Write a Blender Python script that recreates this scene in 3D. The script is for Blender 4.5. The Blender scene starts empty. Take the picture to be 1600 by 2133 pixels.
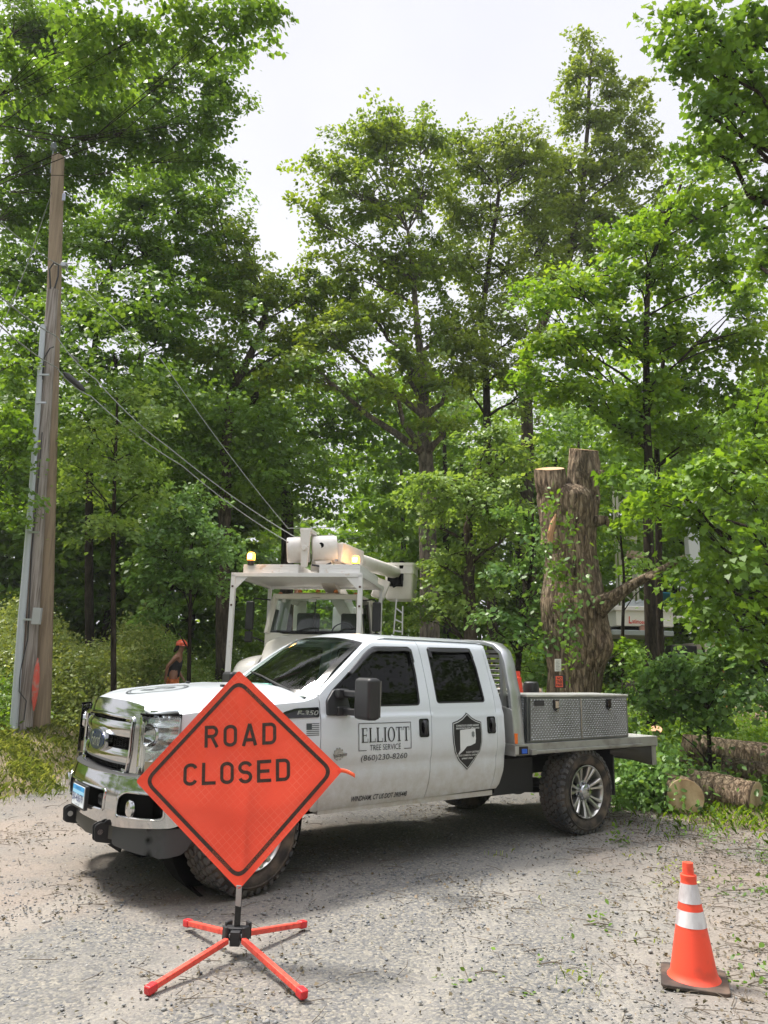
import bpy, bmesh, math, random
import numpy as np
from math import pi, sin, cos, radians, sqrt, atan2
from mathutils import Vector, Matrix
from mathutils.geometry import delaunay_2d_cdt

scene = bpy.context.scene
COL = scene.collection
# ------------------------------------------------------------------ camera
CAM_H, PITCH, ROLL, FPX = 1.6851, 0.2074, 0.0247, 1538.15
cam_d = bpy.data.cameras.new('camera'); cam = bpy.data.objects.new('camera', cam_d); COL.objects.link(cam)
cam_d.sensor_fit = 'HORIZONTAL'; cam_d.sensor_width = 36.0; cam_d.lens = FPX / 1600 * 36
cam_d.clip_end = 600; cam_d.clip_start = 0.05
cam.matrix_world = Matrix.Translation((0, 0, CAM_H)) @ Matrix.Rotation(pi/2 + PITCH, 4, 'X') @ Matrix.Rotation(ROLL, 4, 'Z')
scene.camera = cam
# ------------------------------------------------------------------ sky + sun (bright hazy day, high sun behind the truck)
SUN_EL, SUN_AZ = radians(62), radians(-66)      # azimuth measured from +Y towards +X
world = bpy.data.worlds.new('World'); scene.world = world; world.use_nodes = True
wn, wl = world.node_tree.nodes, world.node_tree.links
sky = wn.new('ShaderNodeTexSky'); sky.sky_type = 'NISHITA'; sky.sun_disc = False
sky.sun_elevation = SUN_EL; sky.sun_rotation = SUN_AZ; sky.dust_density = 6; sky.air_density = 1.5
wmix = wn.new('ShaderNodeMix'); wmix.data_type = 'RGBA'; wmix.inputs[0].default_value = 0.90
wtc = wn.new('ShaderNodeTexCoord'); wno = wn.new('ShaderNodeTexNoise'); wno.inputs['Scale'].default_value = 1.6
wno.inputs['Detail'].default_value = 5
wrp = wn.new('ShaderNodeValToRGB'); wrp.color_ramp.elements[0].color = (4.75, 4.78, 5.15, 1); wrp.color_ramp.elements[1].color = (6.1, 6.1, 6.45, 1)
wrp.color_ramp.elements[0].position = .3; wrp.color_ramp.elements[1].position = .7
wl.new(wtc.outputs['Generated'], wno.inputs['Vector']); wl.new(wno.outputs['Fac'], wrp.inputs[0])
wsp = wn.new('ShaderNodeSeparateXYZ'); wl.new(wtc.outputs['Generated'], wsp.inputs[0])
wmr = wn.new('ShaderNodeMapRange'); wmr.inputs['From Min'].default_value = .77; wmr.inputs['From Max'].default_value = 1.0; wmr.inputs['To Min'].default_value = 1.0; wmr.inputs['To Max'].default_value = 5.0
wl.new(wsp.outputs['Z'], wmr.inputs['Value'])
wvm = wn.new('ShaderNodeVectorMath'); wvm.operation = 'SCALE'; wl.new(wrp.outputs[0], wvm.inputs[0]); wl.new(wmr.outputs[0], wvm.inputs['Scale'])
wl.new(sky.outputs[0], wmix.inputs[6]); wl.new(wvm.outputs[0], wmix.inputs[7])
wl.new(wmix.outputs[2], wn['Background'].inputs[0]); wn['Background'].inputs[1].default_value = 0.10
sun_d = bpy.data.lights.new('sun', 'SUN'); sun = bpy.data.objects.new('sun', sun_d); COL.objects.link(sun)
sun_d.energy = 4.5; sun_d.angle = radians(11.0); sun_d.color = (1.0, 0.95, 0.87)
_sd = Vector((sin(SUN_AZ)*cos(SUN_EL), cos(SUN_AZ)*cos(SUN_EL), sin(SUN_EL)))
sun.rotation_euler = _sd.to_track_quat('Z', 'Y').to_euler()
scene.view_settings.view_transform = 'Standard'; scene.view_settings.look = 'None'
scene.view_settings.exposure = 0.80; scene.view_settings.gamma = 1.0
scene.cycles.max_bounces = 9; scene.cycles.transparent_max_bounces = 6; scene.cycles.diffuse_bounces = 6
scene.cycles.glossy_bounces = 3; scene.cycles.transmission_bounces = 4

# ------------------------------------------------------------------ layout helpers
def ray(px, py):
    u = px - 800; v = py - 1066
    u0 = u*cos(ROLL) + v*sin(ROLL); v0 = -u*sin(ROLL) + v*cos(ROLL)
    R = u0/FPX; U = -v0/FPX
    return Vector((R, cos(PITCH) - U*sin(PITCH), sin(PITCH) + U*cos(PITCH)))
def P(px, py, Y):
    r = ray(px, py); return Vector((0, 0, CAM_H)) + r*(Y/r.y)
def ssf(t): t = max(0., min(1., t)); return t*t*(3 - 2*t)
def gz(x, y):
    z = 0.42*ssf((y - 10.2)/7.5)
    z += 0.30*ssf((-x - 3.2)/4.0)*ssf((y - 8.0)/4.0)
    z += 0.012*sin(x*1.7 + .4)*sin(y*1.3) + 0.008*sin(x*4.1)*sin(y*3.3 + 1)
    z += 0.25*ssf((x-4.5)/5.0)*ssf((y-9.5)/5)
    return z
def G(px, py):
    r = ray(px, py); c = Vector((0, 0, CAM_H)); t = 2.0
    for i in range(4000):
        p = c + r*t
        if p.z < gz(p.x, p.y): return p
        t += .01
    return p
RNG = np.random.default_rng(7)

# ------------------------------------------------------------------ objects
def tag(o, label=None, cat=None, group=None, kind=None):
    if label: o['label'] = label
    if cat: o['category'] = cat
    if group: o['group'] = group
    if kind: o['kind'] = kind
    return o
def empty(name, loc=(0, 0, 0), rz=0, label=None, cat=None, group=None):
    o = bpy.data.objects.new(name, None); COL.objects.link(o); o.empty_display_size = .2
    o.location = loc; o.rotation_euler = (0, 0, rz)
    return tag(o, label, cat, group)
def smooth_mesh(me, ang=38):
    me.polygons.foreach_set('use_smooth', [True]*len(me.polygons))
    me.set_sharp_from_angle(angle=radians(ang))
def link(name, me, mats, parent=None):
    o = bpy.data.objects.new(name, me); COL.objects.link(o)
    for m in (mats if isinstance(mats, (list, tuple)) else [mats]): me.materials.append(m)
    if parent: o.parent = parent
    return o
def basis(d):
    d = Vector(d).normalized(); h = Vector((0, 0, 1)) if abs(d.z) < .9 else Vector((1, 0, 0))
    s = d.cross(h).normalized(); return s, s.cross(d).normalized()
class MB:
    def __init__(s): s.v = []; s.f = []; s.m = []
    def add(s, vs, fs, mi=0):
        k = len(s.v); s.v += [tuple(v) for v in vs]
        s.f += [tuple(i + k for i in f) for f in fs]; s.m += [mi]*len(fs); return s
    def box(s, c, d, R=None, mi=0):
        vs = []
        for sx in (-1, 1):
            for sy in (-1, 1):
                for sz in (-1, 1):
                    p = Vector((sx*d[0]/2, sy*d[1]/2, sz*d[2]/2))
                    if R is not None: p = R @ p
                    vs.append(Vector(c) + p)
        return s.add(vs, [(0, 1, 3, 2), (4, 6, 7, 5), (0, 4, 5, 1), (2, 3, 7, 6), (0, 2, 6, 4), (1, 5, 7, 3)], mi)
    def bb(s, x0, x1, y0, y1, z0, z1, mi=0):
        return s.box(((x0+x1)/2, (y0+y1)/2, (z0+z1)/2), (abs(x1-x0), abs(y1-y0), abs(z1-z0)), None, mi)
    def bar(s, a, b, w, h, mi=0, up=(0, 0, 1)):
        a, b = Vector(a), Vector(b); d = (b-a); L = d.length; d.normalize()
        u = Vector(up); sx = d.cross(u)
        if sx.length < 1e-3: sx = d.cross(Vector((1, 0, 0)))
        sx.normalize(); uz = sx.cross(d).normalized()
        R = Matrix((sx, d, uz)).transposed()
        return s.box((a+b)/2, (w, L, h), R, mi)
    def tube(s, pts, r, n=8, cap=True, mi=0, rf=None):
        pts = [Vector(p) for p in pts]; k = len(pts)
        if not isinstance(r, (list, tuple)): r = [r]*k
        vs = []; pu = None
        for i, p in enumerate(pts):
            d = pts[min(i+1, k-1)] - pts[max(i-1, 0)]
            if d.length < 1e-9: d = Vector((0, 0, 1))
            d.normalize()
            if pu is None: pu = basis(d)[1]
            sx = d.cross(pu)
            if sx.length < 1e-4: sx = basis(d)[0]
            sx.normalize(); pu = sx.cross(d).normalized()
            for j in range(n):
                a = 2*pi*j/n; rr = r[i]*(rf(i, a, p) if rf else 1)
                vs.append(p + sx*cos(a)*rr + pu*sin(a)*rr)
        fs = [(i*n+j, i*n+(j+1) % n, (i+1)*n+(j+1) % n, (i+1)*n+j) for i in range(k-1) for j in range(n)]
        if cap: fs += [tuple(range(n))[::-1], tuple(range((k-1)*n, k*n))]
        return s.add(vs, fs, mi)
    def lathe(s, prof, n=32, c=(0, 0, 0), ax=(0, 0, 1), mi=0, cap=True):
        ax = Vector(ax).normalized(); sx, sy = basis(ax); c = Vector(c); vs = []
        for r, h in prof:
            for j in range(n):
                a = 2*pi*j/n; vs.append(c + ax*h + (sx*cos(a) + sy*sin(a))*max(r, 1e-4))
        k = len(prof)
        fs = [(i*n+j, i*n+(j+1) % n, (i+1)*n+(j+1) % n, (i+1)*n+j) for i in range(k-1) for j in range(n)]
        if cap: fs += [tuple(range(n))[::-1], tuple(range((k-1)*n, k*n))]
        return s.add(vs, fs, mi)
    def grid(s, fn, nu, nv, mi=0, closeu=False):
        vs = [fn(i/(nu-1), j/(nv-1)) for i in range(nu) for j in range(nv)]
        return s.add(vs, [(i*nv+j, (i+1)*nv+j, (i+1)*nv+j+1, i*nv+j+1) for i in range(nu-1) for j in range(nv-1)], mi)
    def prism(s, poly, f, w0, w1, mi=0):
        n = len(poly); vs = [f(u, v, w0) for u, v in poly] + [f(u, v, w1) for u, v in poly]
        return s.add(vs, [tuple(range(n))[::-1], tuple(range(n, 2*n))] + [(i, (i+1) % n, n+(i+1) % n, n+i) for i in range(n)], mi)
    def build(s, name, mats, parent=None, smooth=True, bevel=0, solid=0, ang=38, recalc=True, sub=0):
        me = bpy.data.meshes.new(name); me.from_pydata(s.v, [], s.f)
        o = link(name, me, mats, parent)
        me.polygons.foreach_set('material_index', s.m)
        if recalc:
            bm = bmesh.new(); bm.from_mesh(me); bmesh.ops.recalc_face_normals(bm, faces=bm.faces); bm.to_mesh(me); bm.free()
        if smooth: smooth_mesh(me, ang)
        if sub:
            md = o.modifiers.new('s', 'SUBSURF'); md.levels = sub; md.render_levels = sub
        if solid:
            md = o.modifiers.new('t', 'SOLIDIFY'); md.thickness = abs(solid); md.offset = -1 if solid > 0 else 1
        if bevel:
            md = o.modifiers.new('b', 'BEVEL'); md.width = bevel; md.segments = 2; md.limit_method = 'ANGLE'; md.angle_limit = radians(40)
            md.harden_normals = True
        return o
def pip(x, y, poly):
    c = False; n = len(poly); j = n-1
    for i in range(n):
        xi, yi = poly[i]; xj, yj = poly[j]
        if (yi > y) != (yj > y) and x < (xj-xi)*(y-yi)/(yj-yi) + xi: c = not c
        j = i
    return c
def rounded(poly, r, k=4):
    out = []; n = len(poly)
    for i in range(n):
        p0, p1, p2 = Vector(poly[i-1]), Vector(poly[i]), Vector(poly[(i+1) % n])
        a, b = p0-p1, p2-p1; rr = min(r, a.length*.45, b.length*.45)
        s0, s1 = p1 + a.normalized()*rr, p1 + b.normalized()*rr
        for t in range(k+1):
            t /= k; out.append(tuple(s0*(1-t)**2 + p1*2*t*(1-t) + s1*t*t))
    return out
def dens(poly, res):
    out = []; n = len(poly)
    for i in range(n):
        a, b = Vector(poly[i]), Vector(poly[(i+1) % n]); k = max(1, int((b-a).length/res + .5))
        for t in range(k): out.append(tuple(a.lerp(b, t/k)))
    return out
def panel(outline, holes, fmap, out_dir, res=.04, thick=.02, name='panel', mats=None, parent=None, bevel=0):
    polys = [dens(outline, res)] + [dens(h, res) for h in holes]
    pts, edges = [], []
    for pl in polys:
        k = len(pts); pts += [Vector(p) for p in pl]; edges += [(k+i, k+(i+1) % len(pl)) for i in range(len(pl))]
    bnd = np.array([tuple(p) for p in pts])
    x0, y0 = bnd.min(0); x1, y1 = bnd.max(0)
    y = y0 + res/2; row = 0
    while y < y1:
        x = x0 + res/2*(row % 2)
        while x < x1:
            if pip(x, y, polys[0]) and not any(pip(x, y, h) for h in polys[1:]) and np.hypot(bnd[:, 0]-x, bnd[:, 1]-y).min() > res*.5:
                pts.append(Vector((x, y)))
            x += res
        y += res*.87; row += 1
    vs, _, fs, *_ = delaunay_2d_cdt(pts, edges, [], 0, 1e-6)
    keep = []
    for f in fs:
        cx = sum(vs[i].x for i in f)/3; cy = sum(vs[i].y for i in f)/3
        if pip(cx, cy, polys[0]) and not any(pip(cx, cy, h) for h in polys[1:]): keep.append(f)
    V3 = [Vector(fmap(v.x, v.y)) for v in vs]; e = .012; od = Vector(out_dir); NV = []
    for v in vs:
        du = Vector(fmap(v.x+e, v.y)) - Vector(fmap(v.x-e, v.y)); dv = Vector(fmap(v.x, v.y+e)) - Vector(fmap(v.x, v.y-e))
        nn = du.cross(dv)
        nn = nn.normalized() if nn.length > 1e-12 else od
        NV.append(-nn if nn.dot(od) < 0 else nn)
    nsum = Vector((0, 0, 0))
    for f in keep: nsum += (V3[f[1]]-V3[f[0]]).cross(V3[f[2]]-V3[f[0]])
    if nsum.dot(od) < 0: keep = [tuple(f[::-1]) for f in keep]
    VV = list(V3); FF = [tuple(f) for f in keep]; NN = list(NV); k0 = 0
    # rim: every boundary edge is extruded inwards
    cnt = {}
    for f in keep:
        for a, c in zip(f, f[1:] + f[:1]) if isinstance(f, tuple) else zip(f, list(f[1:]) + [f[0]]): cnt[(a, c)] = 1
    for (a, c) in list(cnt):
        if (c, a) not in cnt:
            k = len(VV); t = abs(thick); A, B = V3[a], V3[c]; A2, B2 = A - NV[a]*t, B - NV[c]*t
            rn = (B-A).cross((NV[a]+NV[c])/2).normalized()
            VV += [A, B, B2, A2]; NN += [rn]*4; FF.append((k+1, k, k+3, k+2))
    me = bpy.data.meshes.new(name); me.from_pydata(VV, [], FF); o = link(name, me, mats, parent)
    me.polygons.foreach_set('use_smooth', [True]*len(me.polygons)); me.update()
    me.normals_split_custom_set_from_vertices([tuple(n) for n in NN])
    return o

def text_geo(s, bold=0.0, shear=0.0, spacing=1.0):
    cu = bpy.data.curves.new('t', 'FONT'); cu.body = s; cu.offset = bold; cu.shear = shear; cu.space_character = spacing
    cu.resolution_u = 3
    o = bpy.data.objects.new('t', cu); COL.objects.link(o)
    dg = bpy.context.evaluated_depsgraph_get(); dg.update()
    me = bpy.data.meshes.new_from_object(o.evaluated_get(dg))
    vs = np.array([tuple(v.co)[:2] for v in me.vertices]); fs = [tuple(p.vertices) for p in me.polygons]
    bpy.data.objects.remove(o); bpy.data.curves.remove(cu); bpy.data.meshes.remove(me)
    vs = (vs - vs.min(0))/(vs.max(0) - vs.min(0))
    return vs, fs
def text_on(b, s, u0, u1, v0, v1, f, w=0, mi=0, **k):
    vs, fs = text_geo(s, **k)
    b.add([f(u0 + x*(u1-u0), v0 + y*(v1-v0), w) for x, y in vs], fs, mi); return b
def serif_on(b, s, u0, u1, v0, v1, f, w=0, mi=0):
    """stroke serif capitals for E L I O T"""
    wd = {'E': .8, 'L': .8, 'I': .38, 'O': .95, 'T': .82}; gap = .13
    tot = sum(wd[c] for c in s) + gap*(len(s)-1); x = 0
    sc = (u1-u0)/tot
    def rc(xa, xb, ya, yb): b.add([f(u0+(x+a)*sc, v0+c*(v1-v0), w) for a, c in ((xa, ya), (xb, ya), (xb, yb), (xa, yb))], [(0, 1, 2, 3)], mi)
    for c in s:
        W = wd[c]; T = .17; t = .055; g = .012
        if c in 'EL':
            rc(.1, .1+T, t, 1-t); rc(0, .1+T+.1 if c == 'L' else W-.1, 1-t, 1); rc(0, W, 0, t); rc(W-t, W, t+.0, .27)
            if c == 'E': rc(.1+T, W-.2, .5-t/2, .5+t/2); rc(W-.2-t/2, W-.2+t/2, .4, .6); rc(W-.1-t, W-.1, .76, 1-t)
        if c == 'I': rc(.1, .1+T, t, 1-t); rc(0, W, 0, t); rc(0, W, 1-t, 1)
        if c == 'T':
            rc(W/2-T/2, W/2+T/2, t, 1-t); rc(0, W, 1-t, 1); rc(W/2-.2, W/2+.2, 0, t); rc(0, t, .76, 1-t); rc(W-t, W, .76, 1-t)
        if c == 'O':
            n = 28; vs = []
            for i in range(n):
                a = 2*pi*i/n; vs.append((W/2+cos(a)*W/2, .5+sin(a)*.52)); vs.append((W/2+cos(a)*(W/2-T), .5+sin(a)*.46))
            b.add([f(u0+(x+p)*sc, v0+q*(v1-v0), w) for p, q in vs], [(2*i, 2*((i+1) % n), 2*((i+1) % n)+1, 2*i+1) for i in range(n)], mi)
        x += W + gap
    return b

# ------------------------------------------------------------------ materials
_M = {}
def mat(name, col, rough=.5, metal=0., noise=None, bump=None, coat=0., spec=.5, emis=None, trans=0., stretch=None, coord='Object'):
    """noise = (scale, colour2, lo, hi[, detail]); bump = (scale, strength, distance)"""
    if name in _M: return _M[name]
    m = bpy.data.materials.new(name); m.use_nodes = True; nt = m.node_tree; b = nt.nodes['Principled BSDF']; _M[name] = m
    b.inputs['Base Color'].default_value = (*col, 1); b.inputs['Roughness'].default_value = rough
    b.inputs['Metallic'].default_value = metal; b.inputs['Coat Weight'].default_value = coat; b.inputs['Coat Roughness'].default_value = .05
    b.inputs['Specular IOR Level'].default_value = spec
    tc = nt.nodes.new('ShaderNodeTexCoord'); mp = nt.nodes.new('ShaderNodeMapping'); nt.links.new(tc.outputs[coord], mp.inputs[0])
    if stretch: mp.inputs['Scale'].default_value = stretch
    if noise:
        n = nt.nodes.new('ShaderNodeTexNoise'); n.inputs['Scale'].default_value = noise[0]; n.inputs['Detail'].default_value = noise[4] if len(noise) > 4 else 6
        nt.links.new(mp.outputs[0], n.inputs['Vector'])
        r = nt.nodes.new('ShaderNodeValToRGB'); r.color_ramp.elements[0].position = noise[2]; r.color_ramp.elements[1].position = noise[3]
        r.color_ramp.elements[0].color = (*col, 1); r.color_ramp.elements[1].color = (*noise[1], 1)
        nt.links.new(n.outputs['Fac'], r.inputs[0]); nt.links.new(r.outputs[0], b.inputs['Base Color'])
    if bump:
        n = nt.nodes.new('ShaderNodeTexNoise'); n.inputs['Scale'].default_value = bump[0]; n.inputs['Detail'].default_value = 6
        nt.links.new(mp.outputs[0], n.inputs['Vector'])
        bp = nt.nodes.new('ShaderNodeBump'); bp.inputs['Strength'].default_value = bump[1]; bp.inputs['Distance'].default_value = bump[2] if len(bump) > 2 else .01
        nt.links.new(n.outputs['Fac'], bp.inputs['Height']); nt.links.new(bp.outputs[0], b.inputs['Normal'])
    if emis:
        b.inputs['Emission Color'].default_value = (*emis[0], 1); b.inputs['Emission Strength'].default_value = emis[1]
    if trans: b.inputs['Transmission Weight'].default_value = trans
    return m
def glass(name, tint, opac, rough=.02, ior=1.5):
    m = bpy.data.materials.new(name); m.use_nodes = True; nt = m.node_tree; nt.nodes.clear()
    out = nt.nodes.new('ShaderNodeOutputMaterial'); tr = nt.nodes.new('ShaderNodeBsdfTransparent'); tr.inputs[0].default_value = (*tint, 1)
    gl = nt.nodes.new('ShaderNodeBsdfGlossy'); gl.inputs['Roughness'].default_value = rough; gl.inputs[0].default_value = (1, 1, 1, 1)
    df = nt.nodes.new('ShaderNodeBsdfDiffuse'); df.inputs[0].default_value = (tint[0]*.05, tint[1]*.05, tint[2]*.05, 1)
    mx0 = nt.nodes.new('ShaderNodeMixShader'); mx0.inputs[0].default_value = opac
    nt.links.new(tr.outputs[0], mx0.inputs[1]); nt.links.new(df.outputs[0], mx0.inputs[2])
    fr = nt.nodes.new('ShaderNodeFresnel'); fr.inputs[0].default_value = ior
    mx = nt.nodes.new('ShaderNodeMixShader'); nt.links.new(fr.outputs[0], mx.inputs[0])
    nt.links.new(mx0.outputs[0], mx.inputs[1]); nt.links.new(gl.outputs[0], mx.inputs[2]); nt.links.new(mx.outputs[0], out.inputs[0])
    return m
def leafmat(name, cols, transl=.42, rough=.45, tcol=None):
    m = bpy.data.materials.new(name); m.use_nodes = True; nt = m.node_tree; b = nt.nodes['Principled BSDF']
    at = nt.nodes.new('ShaderNodeAttribute'); at.attribute_name = 'rnd'
    r = nt.nodes.new('ShaderNodeValToRGB'); cr = r.color_ramp
    for i, c in enumerate(cols):
        e = cr.elements[i] if i < 2 else cr.elements.new(.5)
        e.color = (*c, 1)
    for i, e in enumerate(sorted(range(len(cols)))): pass
    k = len(cols)
    pos = [i/(k-1) for i in range(k)]
    while len(cr.elements) > 1: cr.elements.remove(cr.elements[-1])
    cr.elements[0].position = 0; cr.elements[0].color = (*cols[0], 1)
    for i in range(1, k):
        e = cr.elements.new(pos[i]); e.color = (*cols[i], 1)
    nt.links.new(at.outputs['Fac'], r.inputs[0]); nt.links.new(r.outputs[0], b.inputs['Base Color'])
    b.inputs['Roughness'].default_value = rough; b.inputs['Specular IOR Level'].default_value = .4
    tl = nt.nodes.new('ShaderNodeBsdfTranslucent'); g = nt.nodes.new('ShaderNodeMix'); g.data_type = 'RGBA'; g.blend_type = 'MULTIPLY'
    g.inputs[0].default_value = 1.0; g.inputs[7].default_value = (*(tcol or (1.5, 1.35, .7)), 1)
    nt.links.new(r.outputs[0], g.inputs[6]); nt.links.new(g.outputs[2], tl.inputs[0])
    mx = nt.nodes.new('ShaderNodeMixShader'); mx.inputs[0].default_value = transl
    nt.links.new(b.outputs[0], mx.inputs[1]); nt.links.new(tl.outputs[0], mx.inputs[2]); nt.links.new(mx.outputs[0], nt.nodes['Material Output'].inputs[0])
    return m

white_paint = mat('white_paint', (.60, .64, .68), .28, 0, coat=.6)
def add_dirt(m, z0, z1, dirt, scale=7, amt=.6):
    nt = m.node_tree; b = nt.nodes['Principled BSDF']; base = tuple(b.inputs['Base Color'].default_value)
    tc = nt.nodes.new('ShaderNodeTexCoord'); sp = nt.nodes.new('ShaderNodeSeparateXYZ'); nt.links.new(tc.outputs['Object'], sp.inputs[0])
    mr = nt.nodes.new('ShaderNodeMapRange'); mr.inputs['From Min'].default_value = z1; mr.inputs['From Max'].default_value = z0
    nt.links.new(sp.outputs['Z'], mr.inputs['Value'])
    n = nt.nodes.new('ShaderNodeTexNoise'); n.inputs['Scale'].default_value = scale; n.inputs['Detail'].default_value = 9; n.inputs['Roughness'].default_value = .7
    nt.links.new(tc.outputs['Object'], n.inputs['Vector'])
    mu = nt.nodes.new('ShaderNodeMath'); mu.operation = 'MULTIPLY'; nt.links.new(mr.outputs[0], mu.inputs[0]); nt.links.new(n.outputs['Fac'], mu.inputs[1])
    m2 = nt.nodes.new('ShaderNodeMath'); m2.operation = 'MULTIPLY'; m2.inputs[1].default_value = amt*2; m2.use_clamp = True; nt.links.new(mu.outputs[0], m2.inputs[0])
    mx = nt.nodes.new('ShaderNodeMix'); mx.data_type = 'RGBA'; mx.inputs[6].default_value = base; mx.inputs[7].default_value = (*dirt, 1)
    nt.links.new(m2.outputs[0], mx.inputs[0]); nt.links.new(mx.outputs[2], b.inputs['Base Color'])
add_dirt(white_paint, .45, 1.15, (.34, .30, .24), 11, .80)
chrome = mat('chrome', (.56, .57, .58), .09, 1.0)
black_plastic = mat('black_plastic', (.018, .018, .02), .45, 0, bump=(180, .15, .002))
gloss_black = mat('gloss_black', (.006, .006, .007), .12)
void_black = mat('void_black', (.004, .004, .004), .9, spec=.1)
rubber = mat('rubber', (.030, .027, .025), .8, 0, noise=(7, (.15, .115, .085), .42, .72), bump=(60, .4, .004), spec=.25)
tread_mat = mat('tread_rubber', (.06, .062, .066), .75, 0, noise=(6, (.16, .14, .12), .42, .75), bump=(90, .3, .003), spec=.3)
alu = mat('aluminium', (.55, .56, .57), .36, .85, noise=(3, (.42, .42, .42), .4, .7), bump=(40, .05, .002))
alu_dull = mat('dull_aluminium', (.40, .40, .385), .5, .7, noise=(5, (.25, .24, .22), .45, .7))
dplate = mat('diamond_plate', (.24, .255, .26), .35, .85, noise=(4, (.18, .19, .19), .4, .7))
dia_top = mat('diamond_ridge', (.74, .76, .77), .22, .9)
alu_lid = mat('brushed_lid', (.66, .66, .64), .42, .6, noise=(6, (.5, .49, .46), .45, .7))
steel_dark = mat('dark_steel', (.02, .02, .022), .6, .3, bump=(40, .3, .003))
decal_black = mat('decal_black', (.008, .008, .01), .4)
decal_white = mat('decal_white', (.62, .64, .64), .4)
decal_grey = mat('decal_grey', (.05, .06, .07), .4)
side_glass = glass('tinted_glass', (.03, .033, .033), .8, ior=1.3)
seal_rubber = mat('seal_rubber', (.010, .010, .011), .5, spec=.3)
ws_glass = glass('windscreen_glass', (.78, .92, .86), .02)
lens_glass = glass('lens_glass', (.9, .93, .93), .02)
amber = mat('amber_lens', (.75, .16, .02), .25)
red_lens = mat('red_lens', (.5, .01, .01), .25)
blue_lens = mat('blue_lens', (.02, .10, .5), .2)
# ================================================================== ground
def ground_material():
    m = bpy.data.materials.new('gravel_road'); m.use_nodes = True; nt = m.node_tree; N = nt.nodes; L = nt.links; b = N['Principled BSDF']
    tc = N.new('ShaderNodeTexCoord')
    def noise(sc, det=6, ro=.6, vec=None):
        n = N.new('ShaderNodeTexNoise'); n.inputs['Scale'].default_value = sc; n.inputs['Detail'].default_value = det; n.inputs['Roughness'].default_value = ro
        L.new(vec or tc.outputs['Object'], n.inputs['Vector']); return n.outputs['Fac']
    def ramp(f, stops):
        r = N.new('ShaderNodeValToRGB'); r.color_ramp.elements[0].position = stops[0][0]; r.color_ramp.elements[0].color = (*stops[0][1], 1)
        r.color_ramp.elements[1].position = stops[-1][0]; r.color_ramp.elements[1].color = (*stops[-1][1], 1)
        for p, c in stops[1:-1]: e = r.color_ramp.elements.new(p); e.color = (*c, 1)
        L.new(f, r.inputs[0]); return r.outputs[0]
    def mix(f, a, c, mode='MIX'):
        x = N.new('ShaderNodeMix'); x.data_type = 'RGBA'; x.blend_type = mode
        if isinstance(f, float): x.inputs[0].default_value = f
        else: L.new(f, x.inputs[0])
        for s, i in ((a, 6), (c, 7)):
            if isinstance(s, tuple): x.inputs[i].default_value = (*s, 1)
            else: L.new(s, x.inputs[i])
        return x.outputs[2]
    vo = N.new('ShaderNodeTexVoronoi'); vo.inputs['Scale'].default_value = 60; L.new(tc.outputs['Object'], vo.inputs['Vector'])
    sep = N.new('ShaderNodeSeparateColor'); L.new(vo.outputs['Color'], sep.inputs[0])
    stones = ramp(sep.outputs[0], [(0, (0.104, 0.105, 0.106)), (.35, (0.148, 0.146, 0.144)), (.7, (0.199, 0.189, 0.165)), (1, (0.267, 0.247, 0.211))])
    dirt = ramp(noise(3.0), [(.3, (0.161, 0.154, 0.140)), (.55, (0.204, 0.192, 0.177)), (.75, (0.241, 0.220, 0.197))])
    tan = ramp(noise(1.1), [(.35, (0.212, 0.188, 0.165)), (.7, (0.279, 0.227, 0.188))])
    patch = ramp(noise(.8, 5, .65), [(.42, (0, 0, 0)), (.60, (1, 1, 1))])
    ab0 = N.new('ShaderNodeAttribute'); ab0.attribute_name = 'band'; sp0 = N.new('ShaderNodeSeparateColor'); L.new(patch, sp0.inputs[0])
    p0 = N.new('ShaderNodeMath'); p0.operation = 'MULTIPLY_ADD'; L.new(ab0.outputs['Fac'], p0.inputs[0]); p0.inputs[1].default_value = -.85; L.new(sp0.outputs[0], p0.inputs[2]); p0.use_clamp = True
    c = mix(p0.outputs[0], stones, dirt)
    patch2 = ramp(noise(.45, 5, .65), [(.40, (0, 0, 0)), (.62, (1, 1, 1))])
    ab = N.new('ShaderNodeAttribute'); ab.attribute_name = 'band'
    pm = N.new('ShaderNodeMath'); pm.operation = 'SUBTRACT'; pm.use_clamp = True; sx_ = N.new('ShaderNodeSeparateColor'); L.new(patch2, sx_.inputs[0]); L.new(sx_.outputs[0], pm.inputs[0]); L.new(ab.outputs['Fac'], pm.inputs[1])
    c = mix(pm.outputs[0], c, tan)
    fine = ramp(noise(55, 4, .7), [(.3, (.72, .72, .72)), (.6, (1.05, 1.05, 1.05))])
    c = mix(1.0, c, fine, 'MULTIPLY')
    fr = ramp(noise(9, 5, .75), [(.60, (1, 1, 1)), (.70, (.6, .6, .56))])
    c = mix(1.0, c, fr, 'MULTIPLY')
    tr = N.new('ShaderNodeAttribute'); tr.attribute_name = 'track'; tm = N.new('ShaderNodeMath'); tm.operation = 'MULTIPLY'; L.new(tr.outputs['Fac'], tm.inputs[0]); L.new(noise(5, 6, .7), tm.inputs[1])
    c = mix(tm.outputs[0], c, (.29, .27, .24))
    at = N.new('ShaderNodeAttribute'); at.attribute_name = 'soil'
    wob = N.new('ShaderNodeMath'); wob.operation = 'ADD'; L.new(at.outputs['Fac'], wob.inputs[0])
    w2 = N.new('ShaderNodeMath'); w2.operation = 'MULTIPLY_ADD'; L.new(noise(2.2, 8, .7), w2.inputs[0]); w2.inputs[1].default_value = .9; w2.inputs[2].default_value = -.45
    L.new(w2.outputs[0], wob.inputs[1])
    sm = ramp(wob.outputs[0], [(.4, (0, 0, 0)), (.62, (1, 1, 1))])
    soil = ramp(noise(6, 8, .7), [(.3, (.06, .055, .03)), (.5, (.15, .12, .075)), (.7, (.34, .25, .18))])
    c = mix(sm, c, soil)
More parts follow.
